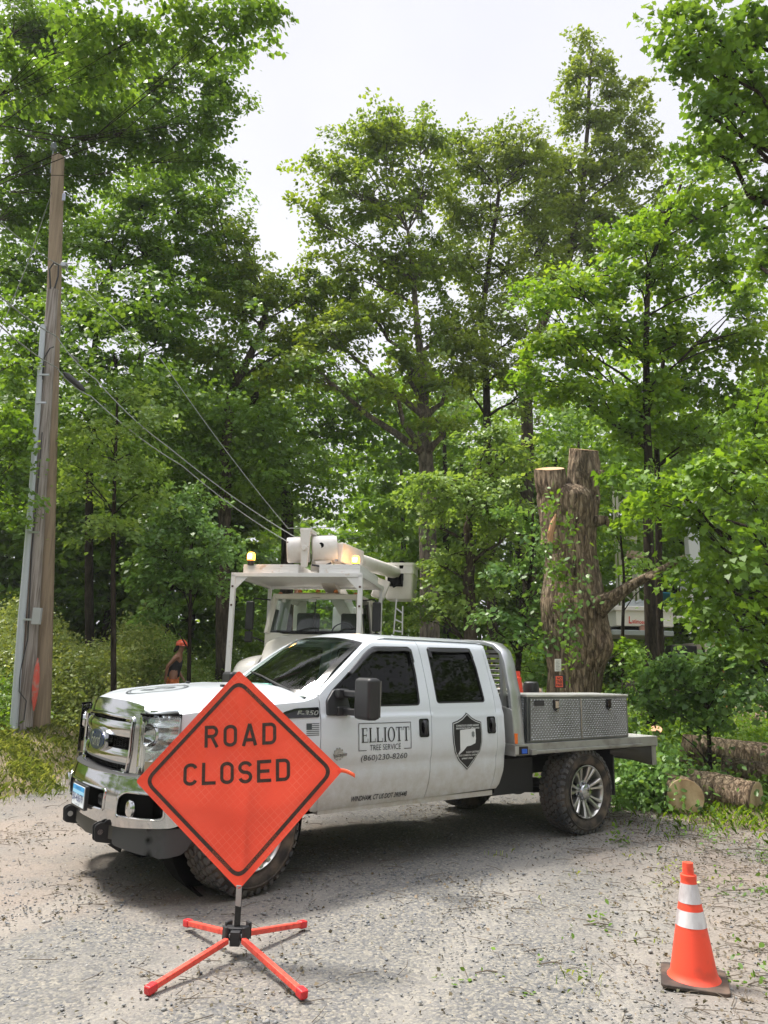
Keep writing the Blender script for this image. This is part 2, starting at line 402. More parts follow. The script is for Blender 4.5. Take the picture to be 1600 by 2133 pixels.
    L.new(c, b.inputs['Base Color']); b.inputs['Roughness'].default_value = .92; b.inputs['Specular IOR Level'].default_value = .2
    bp = N.new('ShaderNodeBump'); bp.inputs['Strength'].default_value = .7; bp.inputs['Distance'].default_value = .012
    h = N.new('ShaderNodeMath'); h.operation = 'SUBTRACT'; L.new(noise(28, 8, .75), h.inputs[0]); 
    h2 = N.new('ShaderNodeMath'); h2.operation = 'MULTIPLY'; L.new(vo.outputs['Distance'], h2.inputs[0]); h2.inputs[1].default_value = .5
    L.new(h2.outputs[0], h.inputs[1]); L.new(h.outputs[0], bp.inputs['Height']); L.new(bp.outputs[0], b.inputs['Normal'])
    return m
def soil_amt(x, y):
    left = ssf((-x - 3.6 - .10*(y-9))/1.2)*ssf((y-7.6)/1.5) if y < 40 else 1
    if y < 12: left *= ssf((y + .55*(-x-3.6) - 9.3)/1.2)
    right = ssf((x - 3.1 + .0*(y-8))/1.0)*ssf((y + .35*x - 9.6)/1.2)
    right = max(right, ssf((x-1.8)/1.5)*ssf((y-11)/1.5))
    return max(left, right, ssf((y-30)/8))
def make_ground():
    xs = np.concatenate([np.linspace(-140, -12, 18), np.linspace(-11.5, 11.5, 170), np.linspace(12, 140, 18)])
    ys = np.concatenate([np.linspace(-30, 1.5, 10), np.linspace(2, 14, 120), np.linspace(14.5, 30, 30), np.linspace(34, 240, 20)])
    r = random.Random(3); nx, ny = len(xs), len(ys)
    vs = []; so = []
    for y in ys:
        for x in xs:
            z = gz(x, y)
            if abs(x) < 11.5 and 2 < y < 14: z += r.uniform(-.007, .007) - .014*max(math.exp(-(((x - .42*(y-4) + k_)/.16)**2)) for k_ in (-1.15, -.1, 1.3, 2.9))*ssf((y-2)/1)
            vs.append((x, y, z)); so.append(soil_amt(x, y))
    fs = [(j*nx+i, j*nx+i+1, (j+1)*nx+i+1, (j+1)*nx+i) for j in range(ny-1) for i in range(nx-1)]
    me = bpy.data.meshes.new('ground'); me.from_pydata(vs, [], fs)
    a = me.attributes.new('soil', 'FLOAT', 'POINT'); a.data.foreach_set('value', so)
    bd = [max(math.exp(-((x - (.25 + .10*(y-4)))/.95)**2), .8*math.exp(-((x+1.9-.0*(y-4))/.5)**2)*ssf((6.2-y)/1.5)) for x, y, z in vs]
    a2 = me.attributes.new('band', 'FLOAT', 'POINT'); a2.data.foreach_set('value', bd)
    tk = [0.9*max(math.exp(-(((x - .42*(y-4) + k_)/.16)**2)) for k_ in (-1.15, -.1, 1.3, 2.9)) for x, y, z in vs]
    a3 = me.attributes.new('track', 'FLOAT', 'POINT'); a3.data.foreach_set('value', tk)
    o = link('ground', me, ground_material()); smooth_mesh(me, 180); tag(o, kind='structure')
make_ground()

# ------------------------------------------------------------------ instancing by numpy (one mesh)
def face_attr(me, vals):
    a = me.attributes.new('rnd', 'FLOAT', 'FACE'); a.data.foreach_set('value', np.asarray(vals, dtype=np.float32))
def np_mesh(name, V, F, rnd=None):
    """V (n,3), F (m,k) all faces k-sided"""
    me = bpy.data.meshes.new(name); m, k = F.shape
    me.vertices.add(len(V)); me.vertices.foreach_set('co', V.astype(np.float32).ravel())
    me.loops.add(m*k); me.loops.foreach_set('vertex_index', F.astype(np.int32).ravel())
    me.polygons.add(m); me.polygons.foreach_set('loop_start', np.arange(0, m*k, k, dtype=np.int32))
    me.update(calc_edges=True)
    if rnd is not None: face_attr(me, rnd)
    return me
MAPLE = np.array([(0, 0), (.10, .18), (.02, .46), (.30, .34), (.42, .52), (.55, .28), (.70, .22), (1.0, 0), (.70, -.22), (.55, -.28), (.42, -.52), (.30, -.34), (.02, -.46), (.10, -.18)])
KITE = np.array([(0, 0), (.42, .40), (1.0, 0), (.42, -.40)])
OVAL = np.array([(0, 0), (.25, .24), (.6, .27), (1.0, 0), (.6, -.27), (.25, -.24)])
def unit(a): return a/np.maximum(np.linalg.norm(a, axis=1, keepdims=True), 1e-9)
def leaves(C, N_, T, S, shape=KITE, fold=.12):
    """C centres, N_ normals, T tip directions, S sizes -> V,F"""
    N_ = unit(N_); T = unit(T - N_*(T*N_).sum(1, keepdims=True)); B = np.cross(N_, T)
    k = len(shape); u = shape[:, 0]; v = shape[:, 1]
    w = np.abs(v)*fold*2 - .25*u*u*fold
    V = C[:, None, :] + S[:, None, None]*(T[:, None, :]*u[None, :, None] + B[:, None, :]*v[None, :, None] + N_[:, None, :]*w[None, :, None])
    F = np.arange(len(C)*k).reshape(-1, k)
    return V.reshape(-1, 3), F
def sprays(centers, outd, n, L, W, leaf, rng, up=.75, shape=KITE, droop=.25, thick=.07, fold=.12):
    """flat fans of leaves; centers (m,3), outd (m,3)"""
    m = len(centers); o = unit(outd*np.array([1, 1, .45])); s = unit(np.cross(o, np.array([[0, 0, 1.]])) + 1e-6)
    tilt = rng.normal(0, .28, (m, 1)); nrm = unit(np.cross(s, o)*np.sign(np.cross(s, o)[:, 2:3]) + s*tilt)
    sc = rng.uniform(.6, 1.3, (m, 1))
    u = rng.uniform(-1, 1, (m, n)); v = rng.normal(0, .45, (m, n))*(1.15 - .5*np.abs(u))
    w = rng.normal(0, thick, (m, n)) - droop*(u*.5+.5)**2*.5 - .18*v*v
    C = centers[:, None] + (o[:, None]*(u*L*sc)[..., None] + s[:, None]*(v*W*sc)[..., None] + nrm[:, None]*(w*sc)[..., None])
    C = C.reshape(-1, 3); k = len(C)
    Nn = np.repeat(nrm, n, 0)*up + np.repeat(o*np.array([1, 1, 0]), n, 0)*.45 + rng.normal(0, .42, (k, 3)); T = np.repeat(o, n, 0) + rng.normal(0, .7, (k, 3)); T[:, 2] -= .25
    S = leaf*rng.uniform(.45, 1.35, k)
    V, F = leaves(C, Nn, T, S, shape, fold)
    base = np.repeat(rng.uniform(0, 1, m), n)
    rnd = np.clip(base*.6 + rng.uniform(0, 1, k)*.4, 0, 1)
    return V, F, rnd

# ------------------------------------------------------------------ loose stones, litter, twigs on the road
def scatter_area(n, rng, test, x0, x1, y0, y1):
    out = []
    while len(out) < n:
        x = rng.uniform(x0, x1); y = rng.uniform(y0, y1)
        if test(x, y): out.append((x, y, gz(x, y)))
    return np.array(out)
def inview(x, y, pad=.5): return abs(x) < y*.56 + pad
def make_stones():
    rng = np.random.default_rng(11)
    oct_ = np.array([(1, 0, 0), (0, 1, 0), (-1, 0, 0), (0, -1, 0), (0, 0, 1), (0, 0, -1)], float)
    of = np.array([(0, 1, 4), (1, 2, 4), (2, 3, 4), (3, 0, 4), (1, 0, 5), (2, 1, 5), (3, 2, 5), (0, 3, 5)])
    def dens_(x, y):
        if not inview(x, y): return False
        p = .25 + .75*ssf((sin(x*1.1+2)*cos(y*.9+x*.4)+.35)*1.2)
        return rng.random() < p*min(1, 5.5/y)
    C = scatter_area(24000, rng, dens_, -6, 7, 2.6, 12)
    n = len(C); s = np.exp(rng.normal(-4.95, .38, n)); s = np.clip(s, .003, .020)
    V = oct_[None]*s[:, None, None]*rng.uniform(.6, 1.3, (n, 6, 1))*np.array([1, 1, .62])
    a = rng.uniform(0, 2*pi, n); ca, sa = np.cos(a)[:, None], np.sin(a)[:, None]
    V = np.stack([V[..., 0]*ca - V[..., 1]*sa, V[..., 0]*sa + V[..., 1]*ca, V[..., 2]], -1)
    V += C[:, None]; V = V.reshape(-1, 3)
    F = (of[None] + np.arange(n)[:, None, None]*6).reshape(-1, 3)
    me = np_mesh('gravel', V, F, np.repeat(rng.random(n), 8))
    m = leafmat('loose_stone', [(.10, .105, .12), (.14, .15, .165), (.19, .19, .19), (.24, .235, .225), (.30, .29, .275)], 0.0, .85)
    tag(link('gravel', me, m), kind='stuff')
make_stones()
def make_litter():
    rng = np.random.default_rng(12)
    def t(x, y):
        if not inview(x, y): return False
        k = .10 + .9*ssf((x - .2*y + .4)/2.4)
        k = max(k, .55*ssf((sin(x*2.3)*cos(y*1.9+1)-.2)*1.5))
        return rng.random() < k
    C = scatter_area(9000, rng, t, -5, 7, 2.8, 10.5); C[:, 2] += .008
    n = len(C); Nn = np.array([[0, 0, 1.]]) + rng.normal(0, .45, (n, 3)); T = rng.normal(0, 1, (n, 3)); S = rng.uniform(.008, .034, n)
    V, F = leaves(C, Nn, T, S, KITE, .3)
    me = np_mesh('leaf_litter', V, F, rng.random(n)**1.3)
    m = leafmat('litter', [(.08, .08, .045), (.14, .11, .075), (.10, .085, .05), (.18, .14, .09), (.27, .21, .15)], .1, .8)
    tag(link('leaf_litter', me, m), kind='stuff')
    b = MB(); r = random.Random(5); Ct = scatter_area(1700, rng, t, -4, 7, 3, 10.5)
    for c in Ct:
        a = r.uniform(0, 6.28); L = r.uniform(.04, .22); p = Vector(c) + Vector((0, 0, .008)); q = p + Vector((cos(a)*L, sin(a)*L, r.uniform(0, .02)))
        mid = (p+q)/2 + Vector((r.uniform(-.02, .02), r.uniform(-.02, .02), .006))
        b.tube([p, mid, q], [.0026, .0022, .0012], 4)
    o = b.build('twig_litter', mat('twig', (.09, .07, .05), .9), None, True); tag(o, kind='stuff')
make_litter()
# ================================================================== pickup truck (local x = metres behind the front axle, -y = driver side)
TRK = empty('pickup_truck', (-1.5355, 6.7382, 0.0), 0.6457,
            'white crew cab pickup with chrome grille and aluminium flatbed parked across the gravel road', 'pickup truck')
ZP = [.45, .50, .56, .65, .80, .97, 1.10, 1.20, 1.255, 1.268, 1.283, 1.30, 1.37, 1.50, 1.62, 1.75, 1.87, 1.93, 1.955, 2.0]
BP = [.90, .925, .948, .962, .975, .985, .979, .969, .966, .966, .950, .947, .935, .893, .853, .810, .768, .735, .70, .60]
def prof(z):
    if 1.245 < z < 1.31: return float(np.interp(z, ZP, BP))
    h = .04 if abs(z-1.28) > .07 else .02
    return float(np.mean(np.interp([z-h, z-h/2, z, z+h/2, z+h], ZP, BP)))
def side_b(a, z):
    b = prof(z)
    if a < .595:
        r = math.hypot(a, z - .45)
        b += .035*math.exp(-((r-.53)/.07)**2)*(1 if z < 1.1 else max(0, 1-(z-1.1)/.1))
        if a < -.30: b -= .30*((-.30 - a))**2*1.4
    if a > 2.60: b -= .35*(a-2.60)**2*6*.35
    if z < .97 and a > .6: b -= .012*math.exp(-((z-.86)/.05)**2)
    return b
def SM(sgn, off=0.): return lambda a, z, w=0: (a, -sgn*(side_b(a, z) + off + w), z)
def fr_a(b): return -.885 + .115*abs(b/.75)**2.4
def FM(off=0.):   # front face map (b, z) -> 3D, leans back with height
    return lambda b, z, w=0: (fr_a(b) - off - w + .10*max(0, z-1.20)**1*(1) + .25*max(0, z-1.28)**2*4, -b, z)

def bseam(o): return [(float(np.interp(z, [.545, .62, .70, .80, .96, 1.22, 1.41, 1.63, 1.80, 1.955], [1.738, 1.761, 1.776, 1.785, 1.791, 1.798, 1.803, 1.805, 1.800, 1.790])) + o, z) for z in np.linspace(.545, 1.955, 26)]
def rseam(o): return [(float(np.interp(z, [.56, .66, .76, .925, 1.1, 1.29, 1.45, 1.60, 1.78, 1.95], [2.575, 2.606, 2.626, 2.641, 2.649, 2.655, 2.662, 2.664, 2.658, 2.650])) + o, z) for z in np.linspace(.56, 1.95, 26)]
doorF = [(.60, .53), (.598, 1.0), (.600, 1.30), (.603, 1.445), (.70, 1.525), (.84, 1.625), (1.0, 1.745), (1.12, 1.835), (1.22, 1.893), (1.34, 1.932), (1.48, 1.950)] + bseam(0)[::-1]
winF = rounded([(.662, 1.285), (.668, 1.40), (.735, 1.478), (.854, 1.566), (1.008, 1.685), (1.129, 1.790), (1.25, 1.866), (1.688, 1.878), (1.700, 1.625), (1.682, 1.357), (1.0, 1.350), (.86, 1.285)], .035)
doorR = bseam(.006) + [(2.45, 1.958)] + rseam(0)[::-1]
winR = rounded([(1.900, 1.372), (1.905, 1.65), (1.905, 1.880), (2.478, 1.890), (2.508, 1.70), (2.522, 1.378)], .03)
corner = rseam(.005) + [(2.705, 1.935), (2.70, 1.85), (2.715, 1.64), (2.755, 1.48), (2.775, 1.36), (2.778, .90), (2.755, .72), (2.70, .60), (2.66, .56)]
fender = [(.590, .53), (.590, 1.0), (.591, 1.30), (.594, 1.440), (.52, 1.408), (.44, 1.392), (.20, 1.375), (-.20, 1.345), (-.45, 1.325), (-.60, 1.305), (-.615, 1.10), (-.625, .87), (-.66, .80), (-.64, .66), (-.56, .60)] + \
         [(.53*cos(t), .45 + .53*sin(t)) for t in np.linspace(radians(163), radians(10), 16)]
vent = rounded([(.20, 1.283), (.26, 1.318), (.36, 1.342), (.585, 1.350), (.585, 1.272), (.24, 1.268)], .015)

# --- cab shell: roof, pillars, rear wall, floor
cab = MB()
def roof_pt(u, v):
    s = 2*v - 1
    af = 1.215 - .075*(1 - s*s); ar = 2.70 + .055*(1-s*s)
    a = af + (ar-af)*u
    be = .655 + .052*min(1, u*9) ; ze = 1.905 + .050*min(1, u*7) - (.02*max(0, (u-.93)/.07)**2)
    crown = .055*(1 - abs(s)**2.6)*(1 - .35*max(0, (u-.9)/.1)**2)
    return (a, -s*be, ze + crown)
cab.grid(roof_pt, 30, 21)
for sg in (-1, 1):
    # A pillar strip between windscreen edge and door edge
    dp = [(.603, 1.445), (.70, 1.525), (.84, 1.625), (1.0, 1.745), (1.12, 1.835), (1.22, 1.893), (1.34, 1.932)]
    wp = [Vector((.60 + .615*t, .80 - .145*t, 1.428 + .477*t)) for t in np.linspace(0, 1, 7)]
    row = []
    for (a, z), w in zip(dp, wp):
        p0 = Vector((a, -sg*(prof(z)), z)); p1 = Vector((w.x, -sg*w.y, w.z)); mid = (p0+p1)/2 + Vector((-.012, -sg*.012, .012))
        row.append((p0, mid, p1))
    cab.grid(lambda u, v: row[int(round(u*6))][int(round(v*2))], 7, 3)
    # drip rail strip: door top to roof edge
    cab.grid(lambda u, v: ((1.30 + u*1.39), -sg*(.705 - .012*v + 0*u), 1.950 + .006*v), 8, 2)
    # rear corner wrap to the back wall
    zz = [.56, .75, .95, 1.2, 1.37, 1.5, 1.64, 1.75, 1.85, 1.94]
    aa = [2.66, 2.76, 2.778, 2.778, 2.775, 2.75, 2.715, 2.705, 2.70, 2.70]
    cab.grid(lambda u, v: (aa[int(round(u*9))] + [0, .016, .022][int(round(v*2))], -sg*(side_b(aa[int(round(u*9))], zz[int(round(u*9))]) - [.0, .03, .10][int(round(v*2))]), zz[int(round(u*9))]), 10, 3)
    # rocker and cowl side
    cab.bb(.62, 2.62, -sg*.86, -sg*.93, .50, .545)
cab.bb(2.735, 2.775, -.82, .82, .60, 1.36)
cab.bb(2.70, 2.74, -.70, -.52, 1.36, 1.93); cab.bb(2.70, 2.74, .70, .52, 1.36, 1.93); cab.bb(2.70, 2.74, -.52, .52, 1.84, 1.93)
cabo = cab.build('cab', white_paint, TRK, ang=50)
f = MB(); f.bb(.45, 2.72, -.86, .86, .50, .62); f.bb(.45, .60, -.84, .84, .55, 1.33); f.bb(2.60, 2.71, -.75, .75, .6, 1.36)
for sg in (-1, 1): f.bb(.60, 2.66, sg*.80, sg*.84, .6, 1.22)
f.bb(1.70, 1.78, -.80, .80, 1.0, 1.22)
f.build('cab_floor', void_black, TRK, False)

def windscreen(u, v, off=0.):
    s = 2*v-1
    bot = Vector((.60 - .17*(1-abs(s)**2.2), -s*.80, 1.428 + .045*(1-s*s)))
    top = Vector((1.215 - .075*(1-s*s), -s*.655, 1.905 + .055*(1-abs(s)**2.6)))
    p = bot.lerp(top, u); p += Vector((-.5, 0, .85)).normalized()*(.028*4*u*(1-u) + off); return p
w = MB(); w.grid(lambda u, v: windscreen(u, v), 12, 17); ws = w.build('windscreen', ws_glass, TRK)
w = MB()   # dark band round the glass
def band(u0, u1, v0, v1): w.grid(lambda u, v: windscreen(u0+u*(u1-u0), v0+v*(v1-v0), .003), 12, 12)
band(-.01, .055, 0, 1); band(.955, 1.0, 0, 1); band(0, 1, -.008, .035); band(0, 1, .965, 1.008)
w.build('seal', gloss_black, ws)
for k in (0, 1):
    wb = MB(); b0 = .62 if k == 0 else -.20
    p0 = windscreen(-.02, .5 + b0/1.6*.95 if False else .5 + b0*.6, .02); p1 = windscreen(.16, .5 + b0*.6 - .36, .022)
    wb.tube([p0, p0.lerp(p1, .4) + Vector((-.012, 0, .01)), p1], [.012, .009, .006], 6)
    wb.tube([windscreen(.02, .5 + b0*.6 - .02, .012), p1, windscreen(.25, .5 + b0*.6 - .62 if k == 0 else .02, .014)], .008, 5) if k == 0 else wb.tube([windscreen(.015, .34, .012), windscreen(.10, .2, .016)], .008, 5)
    wb.build('wiper', black_plastic, TRK)
# dashboard, wheel, seats, towel roll on the dash
d = MB(); d.grid(lambda u, v: (.50 + .42*u, -.78 + 1.56*v, 1.425 - .02*u + .03*sin(pi*v) - .12*max(0, u-.75)*4*.5), 8, 16)
d.bb(.84, .92, -.78, .78, 1.1, 1.37)
d.build('dashboard', mat('dash_grey', (.24, .30, .28), .7, bump=(120, .2, .002)), TRK)
d = MB(); d.lathe([(.17, 0), (.19, .012), (.20, .0), (.19, -.012), (.17, 0)], 24, (1.06, -.40, 1.34), (-.80, 0, .55), cap=False)
d.tube([(1.06, -.56, 1.34), (1.05, -.40, 1.33), (1.06, -.24, 1.34)], .02, 6); d.build('steering_wheel', black_plastic, TRK)
for sb in (-.40, .40):
    s = MB(); s.box((1.62, sb, 1.28), (.14, .50, .62), Matrix.Rotation(radians(12), 3, 'Y')); s.box((1.40, sb, .98), (.5, .50, .14)); s.box((1.70, sb, 1.66), (.10, .26, .18))
    s.build('seat', mat('seat_grey', (.09, .095, .10), .85), TRK, bevel=.04)
s = MB(); s.box((2.50, 0, 1.24), (.14, 1.3, .6), Matrix.Rotation(radians(10), 3, 'Y')); s.build('rear_seat', _M['seat_grey'], TRK, bevel=.04)
s = MB(); s.tube([(.62, .42, 1.475), (.60, .20, 1.478), (.60, -.06, 1.48)], .035, 10); s.bb(.60, .78, -.16, -.06, 1.45, 1.47)
tag(s.build('rolled_paper', mat('pale_teal_paper', (.42, .72, .68), .7), None, ang=60), 'roll of pale teal paper lying on the pickup dashboard', 'paper roll')
_rp = bpy.data.objects['rolled_paper']; _rp.location = TRK.location; _rp.rotation_euler = TRK.rotation_euler

# --- hood
def hood_z(a): return float(np.interp(a, [-.86, -.80, -.6, -.2, .2, .50], [1.365, 1.400, 1.447, 1.492, 1.514, 1.520]))
def hood_ze(a): return float(np.interp(a, [-.86, -.80, -.6, -.2, .2, .50], [1.318, 1.320, 1.327, 1.355, 1.385, 1.405]))
def hood_w(a): return float(np.interp(a, [-.86, -.7, -.5, 0, .5], [.71, .80, .845, .865, .86]))
def hood_p(u, v):
    s = 2*v-1; a0 = -.845 + .09*abs(s)**3; a1 = .50 - .09*(1-abs(s)**2)*1.0
    a = a0 + (a1-a0)*u; z = hood_ze(a) + (hood_z(a)-hood_ze(a))*(1-abs(s)**3.4)
    z += .014*math.exp(-((abs(s)-.58)/.07)**2)*ssf(u*5)*ssf((1-u)*5)
    z -= .018*ssf((.10-u)/.10)
    return Vector((a, -s*hood_w(a), z))
h = MB(); h.grid(hood_p, 40, 49); hood = h.build('hood', white_paint, TRK, solid=.02)
hd = MB()    # round tree emblem decal
def HD(x, y, w=.004):
    a = -.47 + x*.25; bb = .07 + y*.27    # map on the hood; x backwards, y towards driver
    u = (a + .845)/1.345; v = (bb/hood_w(a)+1)/2
    s = 2*v-1; a0 = -.845 + .09*abs(s)**3; a1 = .50 - .09*(1-abs(s)**2)
    u = (a-a0)/(a1-a0); p = hood_p(u, v); return (p.x, p.y, p.z + w)
n = 64; ring = []
for i in range(n): t = 2*pi*i/n; ring += [HD(cos(t), sin(t)), HD(.93*cos(t), .93*sin(t))]
hd.add(ring, [(2*i, 2*((i+1) % n), 2*((i+1) % n)+1, 2*i+1) for i in range(n)])
ring = []
for i in range(n): t = 2*pi*i/n; ring += [HD(.88*cos(t), .88*sin(t)), HD(.86*cos(t), .86*sin(t))]
hd.add(ring, [(2*i, 2*((i+1) % n), 2*((i+1) % n)+1, 2*i+1) for i in range(n)])
rr = random.Random(4)
def stroke(p, q, w0, w1):
    dx, dy = q[0]-p[0], q[1]-p[1]; L = math.hypot(dx, dy) or 1; nx, ny = -dy/L, dx/L
    hd.add([HD(p[0]+nx*w0, p[1]+ny*w0), HD(q[0]+nx*w1, q[1]+ny*w1), HD(q[0]-nx*w1, q[1]-ny*w1), HD(p[0]-nx*w0, p[1]-ny*w0)], [(0, 1, 2, 3)])
def br(p, ang, L, w, k):
    q = (p[0]+cos(ang)*L, p[1]+sin(ang)*L)
    if math.hypot(*q) > .86: return
    stroke(p, q, w, w*.65)
    if k: 
        for da in (-.55, .1, .6): br(q, ang+da+rr.uniform(-.15, .15), L*.68, w*.6, k-1)
br((-.15, 0), 0, .28, .045, 4); br((-.1, 0), .8, .28, .03, 3); br((-.1, 0), -.8, .28, .03, 3)
for i in range(9): br((-.15, 0), pi + (i-4)*.28, .25, .022, 1)
for y in np.linspace(-.85, .85, 9): pass
hd.build('tree_emblem', decal_grey, hood, False)
for sb in (-.42, .28):
    nz = MB(); p = hood_p(.62, .5 - sb/1.7); nz.box((p.x, p.y, p.z+.012), (.03, .045, .02)); nz.build('washer_nozzle', black_plastic, hood, bevel=.006)
# cowl
c = MB()
def cowl(u, v):
    s = 2*v-1; a = .50 - .09*(1-abs(s)**2); p0 = Vector((a-.01, -s*.86, hood_ze(a) - .008 + (hood_z(a)-hood_ze(a))*(1-abs(s)**3.4) - .02)); p1 = windscreen(-.02, v)
    p = p0.lerp(p1, u); p.z -= .012*sin(pi*u); return p
c.grid(cowl, 6, 25); c.build('cowl_panel', black_plastic, TRK)
# engine bay filler
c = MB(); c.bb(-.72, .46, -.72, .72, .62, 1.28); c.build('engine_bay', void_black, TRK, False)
c = MB()
for sb in (-1, 1):
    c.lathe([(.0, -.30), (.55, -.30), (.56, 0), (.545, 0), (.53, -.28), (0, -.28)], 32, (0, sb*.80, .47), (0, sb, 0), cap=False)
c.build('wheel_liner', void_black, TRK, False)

for sg in (1, -1):
    out = (0, -sg, 0)
    # fender
    fo = panel(fender, [], SM(sg), out, .05, .018, 'front_fender', white_paint, TRK)
    t = MB()
    def ftop(u, v):
        a = -.60 + u*1.19; z = float(np.interp(a, [-.60, -.45, -.2, .2, .44, .52, .594], [1.305, 1.325, 1.345, 1.375, 1.392, 1.408, 1.440]))
        b0 = side_b(a, z); aa_ = min(a, .5); b1 = hood_w(aa_) + .006; z1 = hood_ze(aa_) - .002 if a < .5 else 1.43
        if a >= .5: b1 = .82
        return (a, -sg*(b0 + (b1-b0)*v), z + (z1-z)*v + .012*sin(pi*v))
    t.grid(ftop, 24, 5); t.build('fender_top', white_paint, fo)
    if sg == 1:
        v_ = panel(vent, [], SM(sg, .006), out, .05, .006, 'vent_badge', gloss_black, fo)
        b = MB(); n_ = len(vent)
        b.tube([SM(1, .010)(a, z) for a, z in vent] + [SM(1, .010)(*vent[0])], .0035, 5, cap=False)
        b.build('vent_trim', chrome, v_) if False else None
        b = MB(); text_on(b, 'F-350', .365, .575, 1.285, 1.325, SM(1, .014), bold=.02, shear=.25); b.build('badge_lettering', mat('badge_silver', (.45, .45, .46), .3, .6), fo, False)
        b = MB(); F_ = SM(1, .003)
        def rc(a0, a1, z0, z1): b.add([F_(a0, z0), F_(a1, z0), F_(a1, z1), F_(a0, z1)], [(0, 1, 2, 3)])
        z1, hh = 1.222, .0092
        for i in range(7): rc(.455 if i > 3 else .508, .578, z1 - (2*i+1)*hh*.82 + hh*.35, z1 - 2*i*hh*.82 + hh*.15)
        rc(.455, .507, z1 - 6.6*hh*.82, z1 + hh*.15)
        b.build('flag_decal', decal_grey, fo, False)
    # doors
    for ol, wn_, nm in ((doorF, winF, 'front_door'), (doorR, winR, 'rear_door')):
        do = panel(ol, [wn_], SM(sg), out, .035, .03, nm, white_paint, TRK)
        panel(wn_, [], SM(sg, -.014), out, .08, .004, 'door_window', side_glass, do)
        s_ = MB(); wd_ = dens(wn_, .03); s_.tube([SM(sg, -.003)(a, z) for a, z in wd_] + [SM(sg, -.003)(*wd_[0])], .0075, 5, cap=False); s_.build('window_seal', seal_rubber, do)
        # rain guard along the top of the window
        g = MB()
        if nm == 'front_door': pth = [(.93, 1.628), (1.03, 1.708), (1.13, 1.790), (1.20, 1.838), (1.28, 1.862), (1.66, 1.870), (1.695, 1.85), (1.70, 1.74)]
        else: pth = [(1.912, 1.80), (1.912, 1.872), (2.47, 1.884), (2.49, 1.80)]
        k = 40; ps = []
        for i in range(k+1):
            t_ = i/k*(len(pth)-1); j = min(int(t_), len(pth)-2); q = Vector(pth[j]).lerp(Vector(pth[j+1]), t_-j); ps.append(q)
        cx = (1.4, 1.5) if nm == 'front_door' else (2.2, 1.5)
        def gp(u, v):
            q = ps[int(round(u*k))]; d_ = (Vector(cx)-q).normalized()*(.045*(v-.25)); q2 = q + d_
            return SM(sg, .008 + .016*v)(q2.x, q2.y)
        g.grid(gp, k+1, 5); g.build('rain_guard', mat('smoked_guard', (.015, .015, .017), .22), do, solid=.003)
        hb = (1.648, 1.762, 1.075, 1.236) if nm == 'front_door' else (2.512, 2.624, 1.08, 1.240)
        hm = MB(); rp = rounded([(hb[0], hb[2]), (hb[1], hb[2]), (hb[1], hb[3]), (hb[0], hb[3])], .022)
        hm.prism(rp, lambda u, v, w_: SM(sg, .002)(u, v, w_), -.01, .004)
        ho = hm.build('door_handle', gloss_black, do)
        hm = MB(); hm.grid(lambda u, v: SM(sg, .006 + .028*sin(pi*u))((hb[0]+.045) + .045*v, hb[2]+.012 + u*(hb[3]-hb[2]-.024)), 8, 4)
        hm.build('pull', black_plastic, ho, solid=.01)
        if sg == 1 and nm == 'front_door':
            F_ = SM(1, .0055); b = MB()
            serif_on(b, 'ELLIOTT', 1.003, 1.528, 1.052, 1.172, F_)
            def rc(a0, a1, z0, z1): b.grid(lambda u, v: F_(a0+(a1-a0)*u, z0+(z1-z0)*v), 2 + int((a1-a0)/.1), 2 + int((z1-z0)/.05))
            t_ = .0055
            rc(.972, 1.550, 1.212-t_, 1.212); rc(.972, .972+t_, .985, 1.212-t_); rc(1.550-t_, 1.550, .985, 1.212-t_); rc(.972+t_, 1.055, .985, .985+t_); rc(1.465, 1.550-t_, .985, .985+t_)
            text_on(b, 'TREE SERVICE', 1.090, 1.428, .985, 1.032, F_, bold=-.005)
            b.build('lettering', decal_black, do, False); b = MB()
            text_on(b, '(860)230-8260', 1.003, 1.505, .888, .950, F_, bold=-.003)
            b.build('phone_number', decal_black, do, False); b = MB()
            text_on(b, 'WINDHAM, CT US DOT 3905448', .932, 1.530, .572, .622, F_, bold=.02, shear=.25)
            b.build('town_lettering', decal_black, do, False)
            b = MB(); ps_ = []; n = 40
            for i in range(n): r_ = .052 if i % 4 < 2 else .044; ps_.append((.768 + r_*cos(2*pi*i/n), .972 + r_*sin(2*pi*i/n)))
            b.prism(ps_, lambda u, v, w_: SM(1, .003)(u, v, w_), 0, .006); b.build('gear_badge', mat('badge_chrome', (.35, .36, .36), .2, .9), do, ang=20)
            b = MB(); b.prism([(.72, .948), (.845, .955), (.85, .975), (.725, .966)], lambda u, v, w_: SM(1, .009)(u, v, w_), 0, .003, 0)
            text_on(b, 'POWER STROKE', .725, .845, .953, .970, SM(1, .0135), mi=1, bold=.01, shear=.2); b.build('diesel_badge', [gloss_black, mat('badge_lite', (.5, .5, .5), .3, .8)], do, False)
        if sg == 1 and nm == 'rear_door':
            cx, cz = 2.243, 1.0
            def shp(s, ds=0): 
                return [(cx+x*s, 1.012 + z*s*1.03) for x, z in [(0, -.245), (.10, -.165), (.165, -.085), (.188, 0), (.192, .08), (.188, .175), (.12, .192), (.06, .218), (0, .262), (-.06, .218), (-.12, .192), (-.188, .175), (-.192, .08), (-.188, 0), (-.165, -.085), (-.10, -.165)]]
            b = MB()
            for s, w_, mt_ in ((1.0, .004, decal_black), (.955, .006, decal_white), (.925, .008, decal_black)): panel(shp(s), [], SM(1, w_), (0, -1, 0), .02, .001, 'shield_decal', mt_, do)
            st = [(-.105, .10), (-.09, .105), (.095, .115), (.098, .02), (.09, -.02), (.03, -.04), (-.02, -.045), (-.06, -.08), (-.115, -.12), (-.125, -.11), (-.105, -.075)]
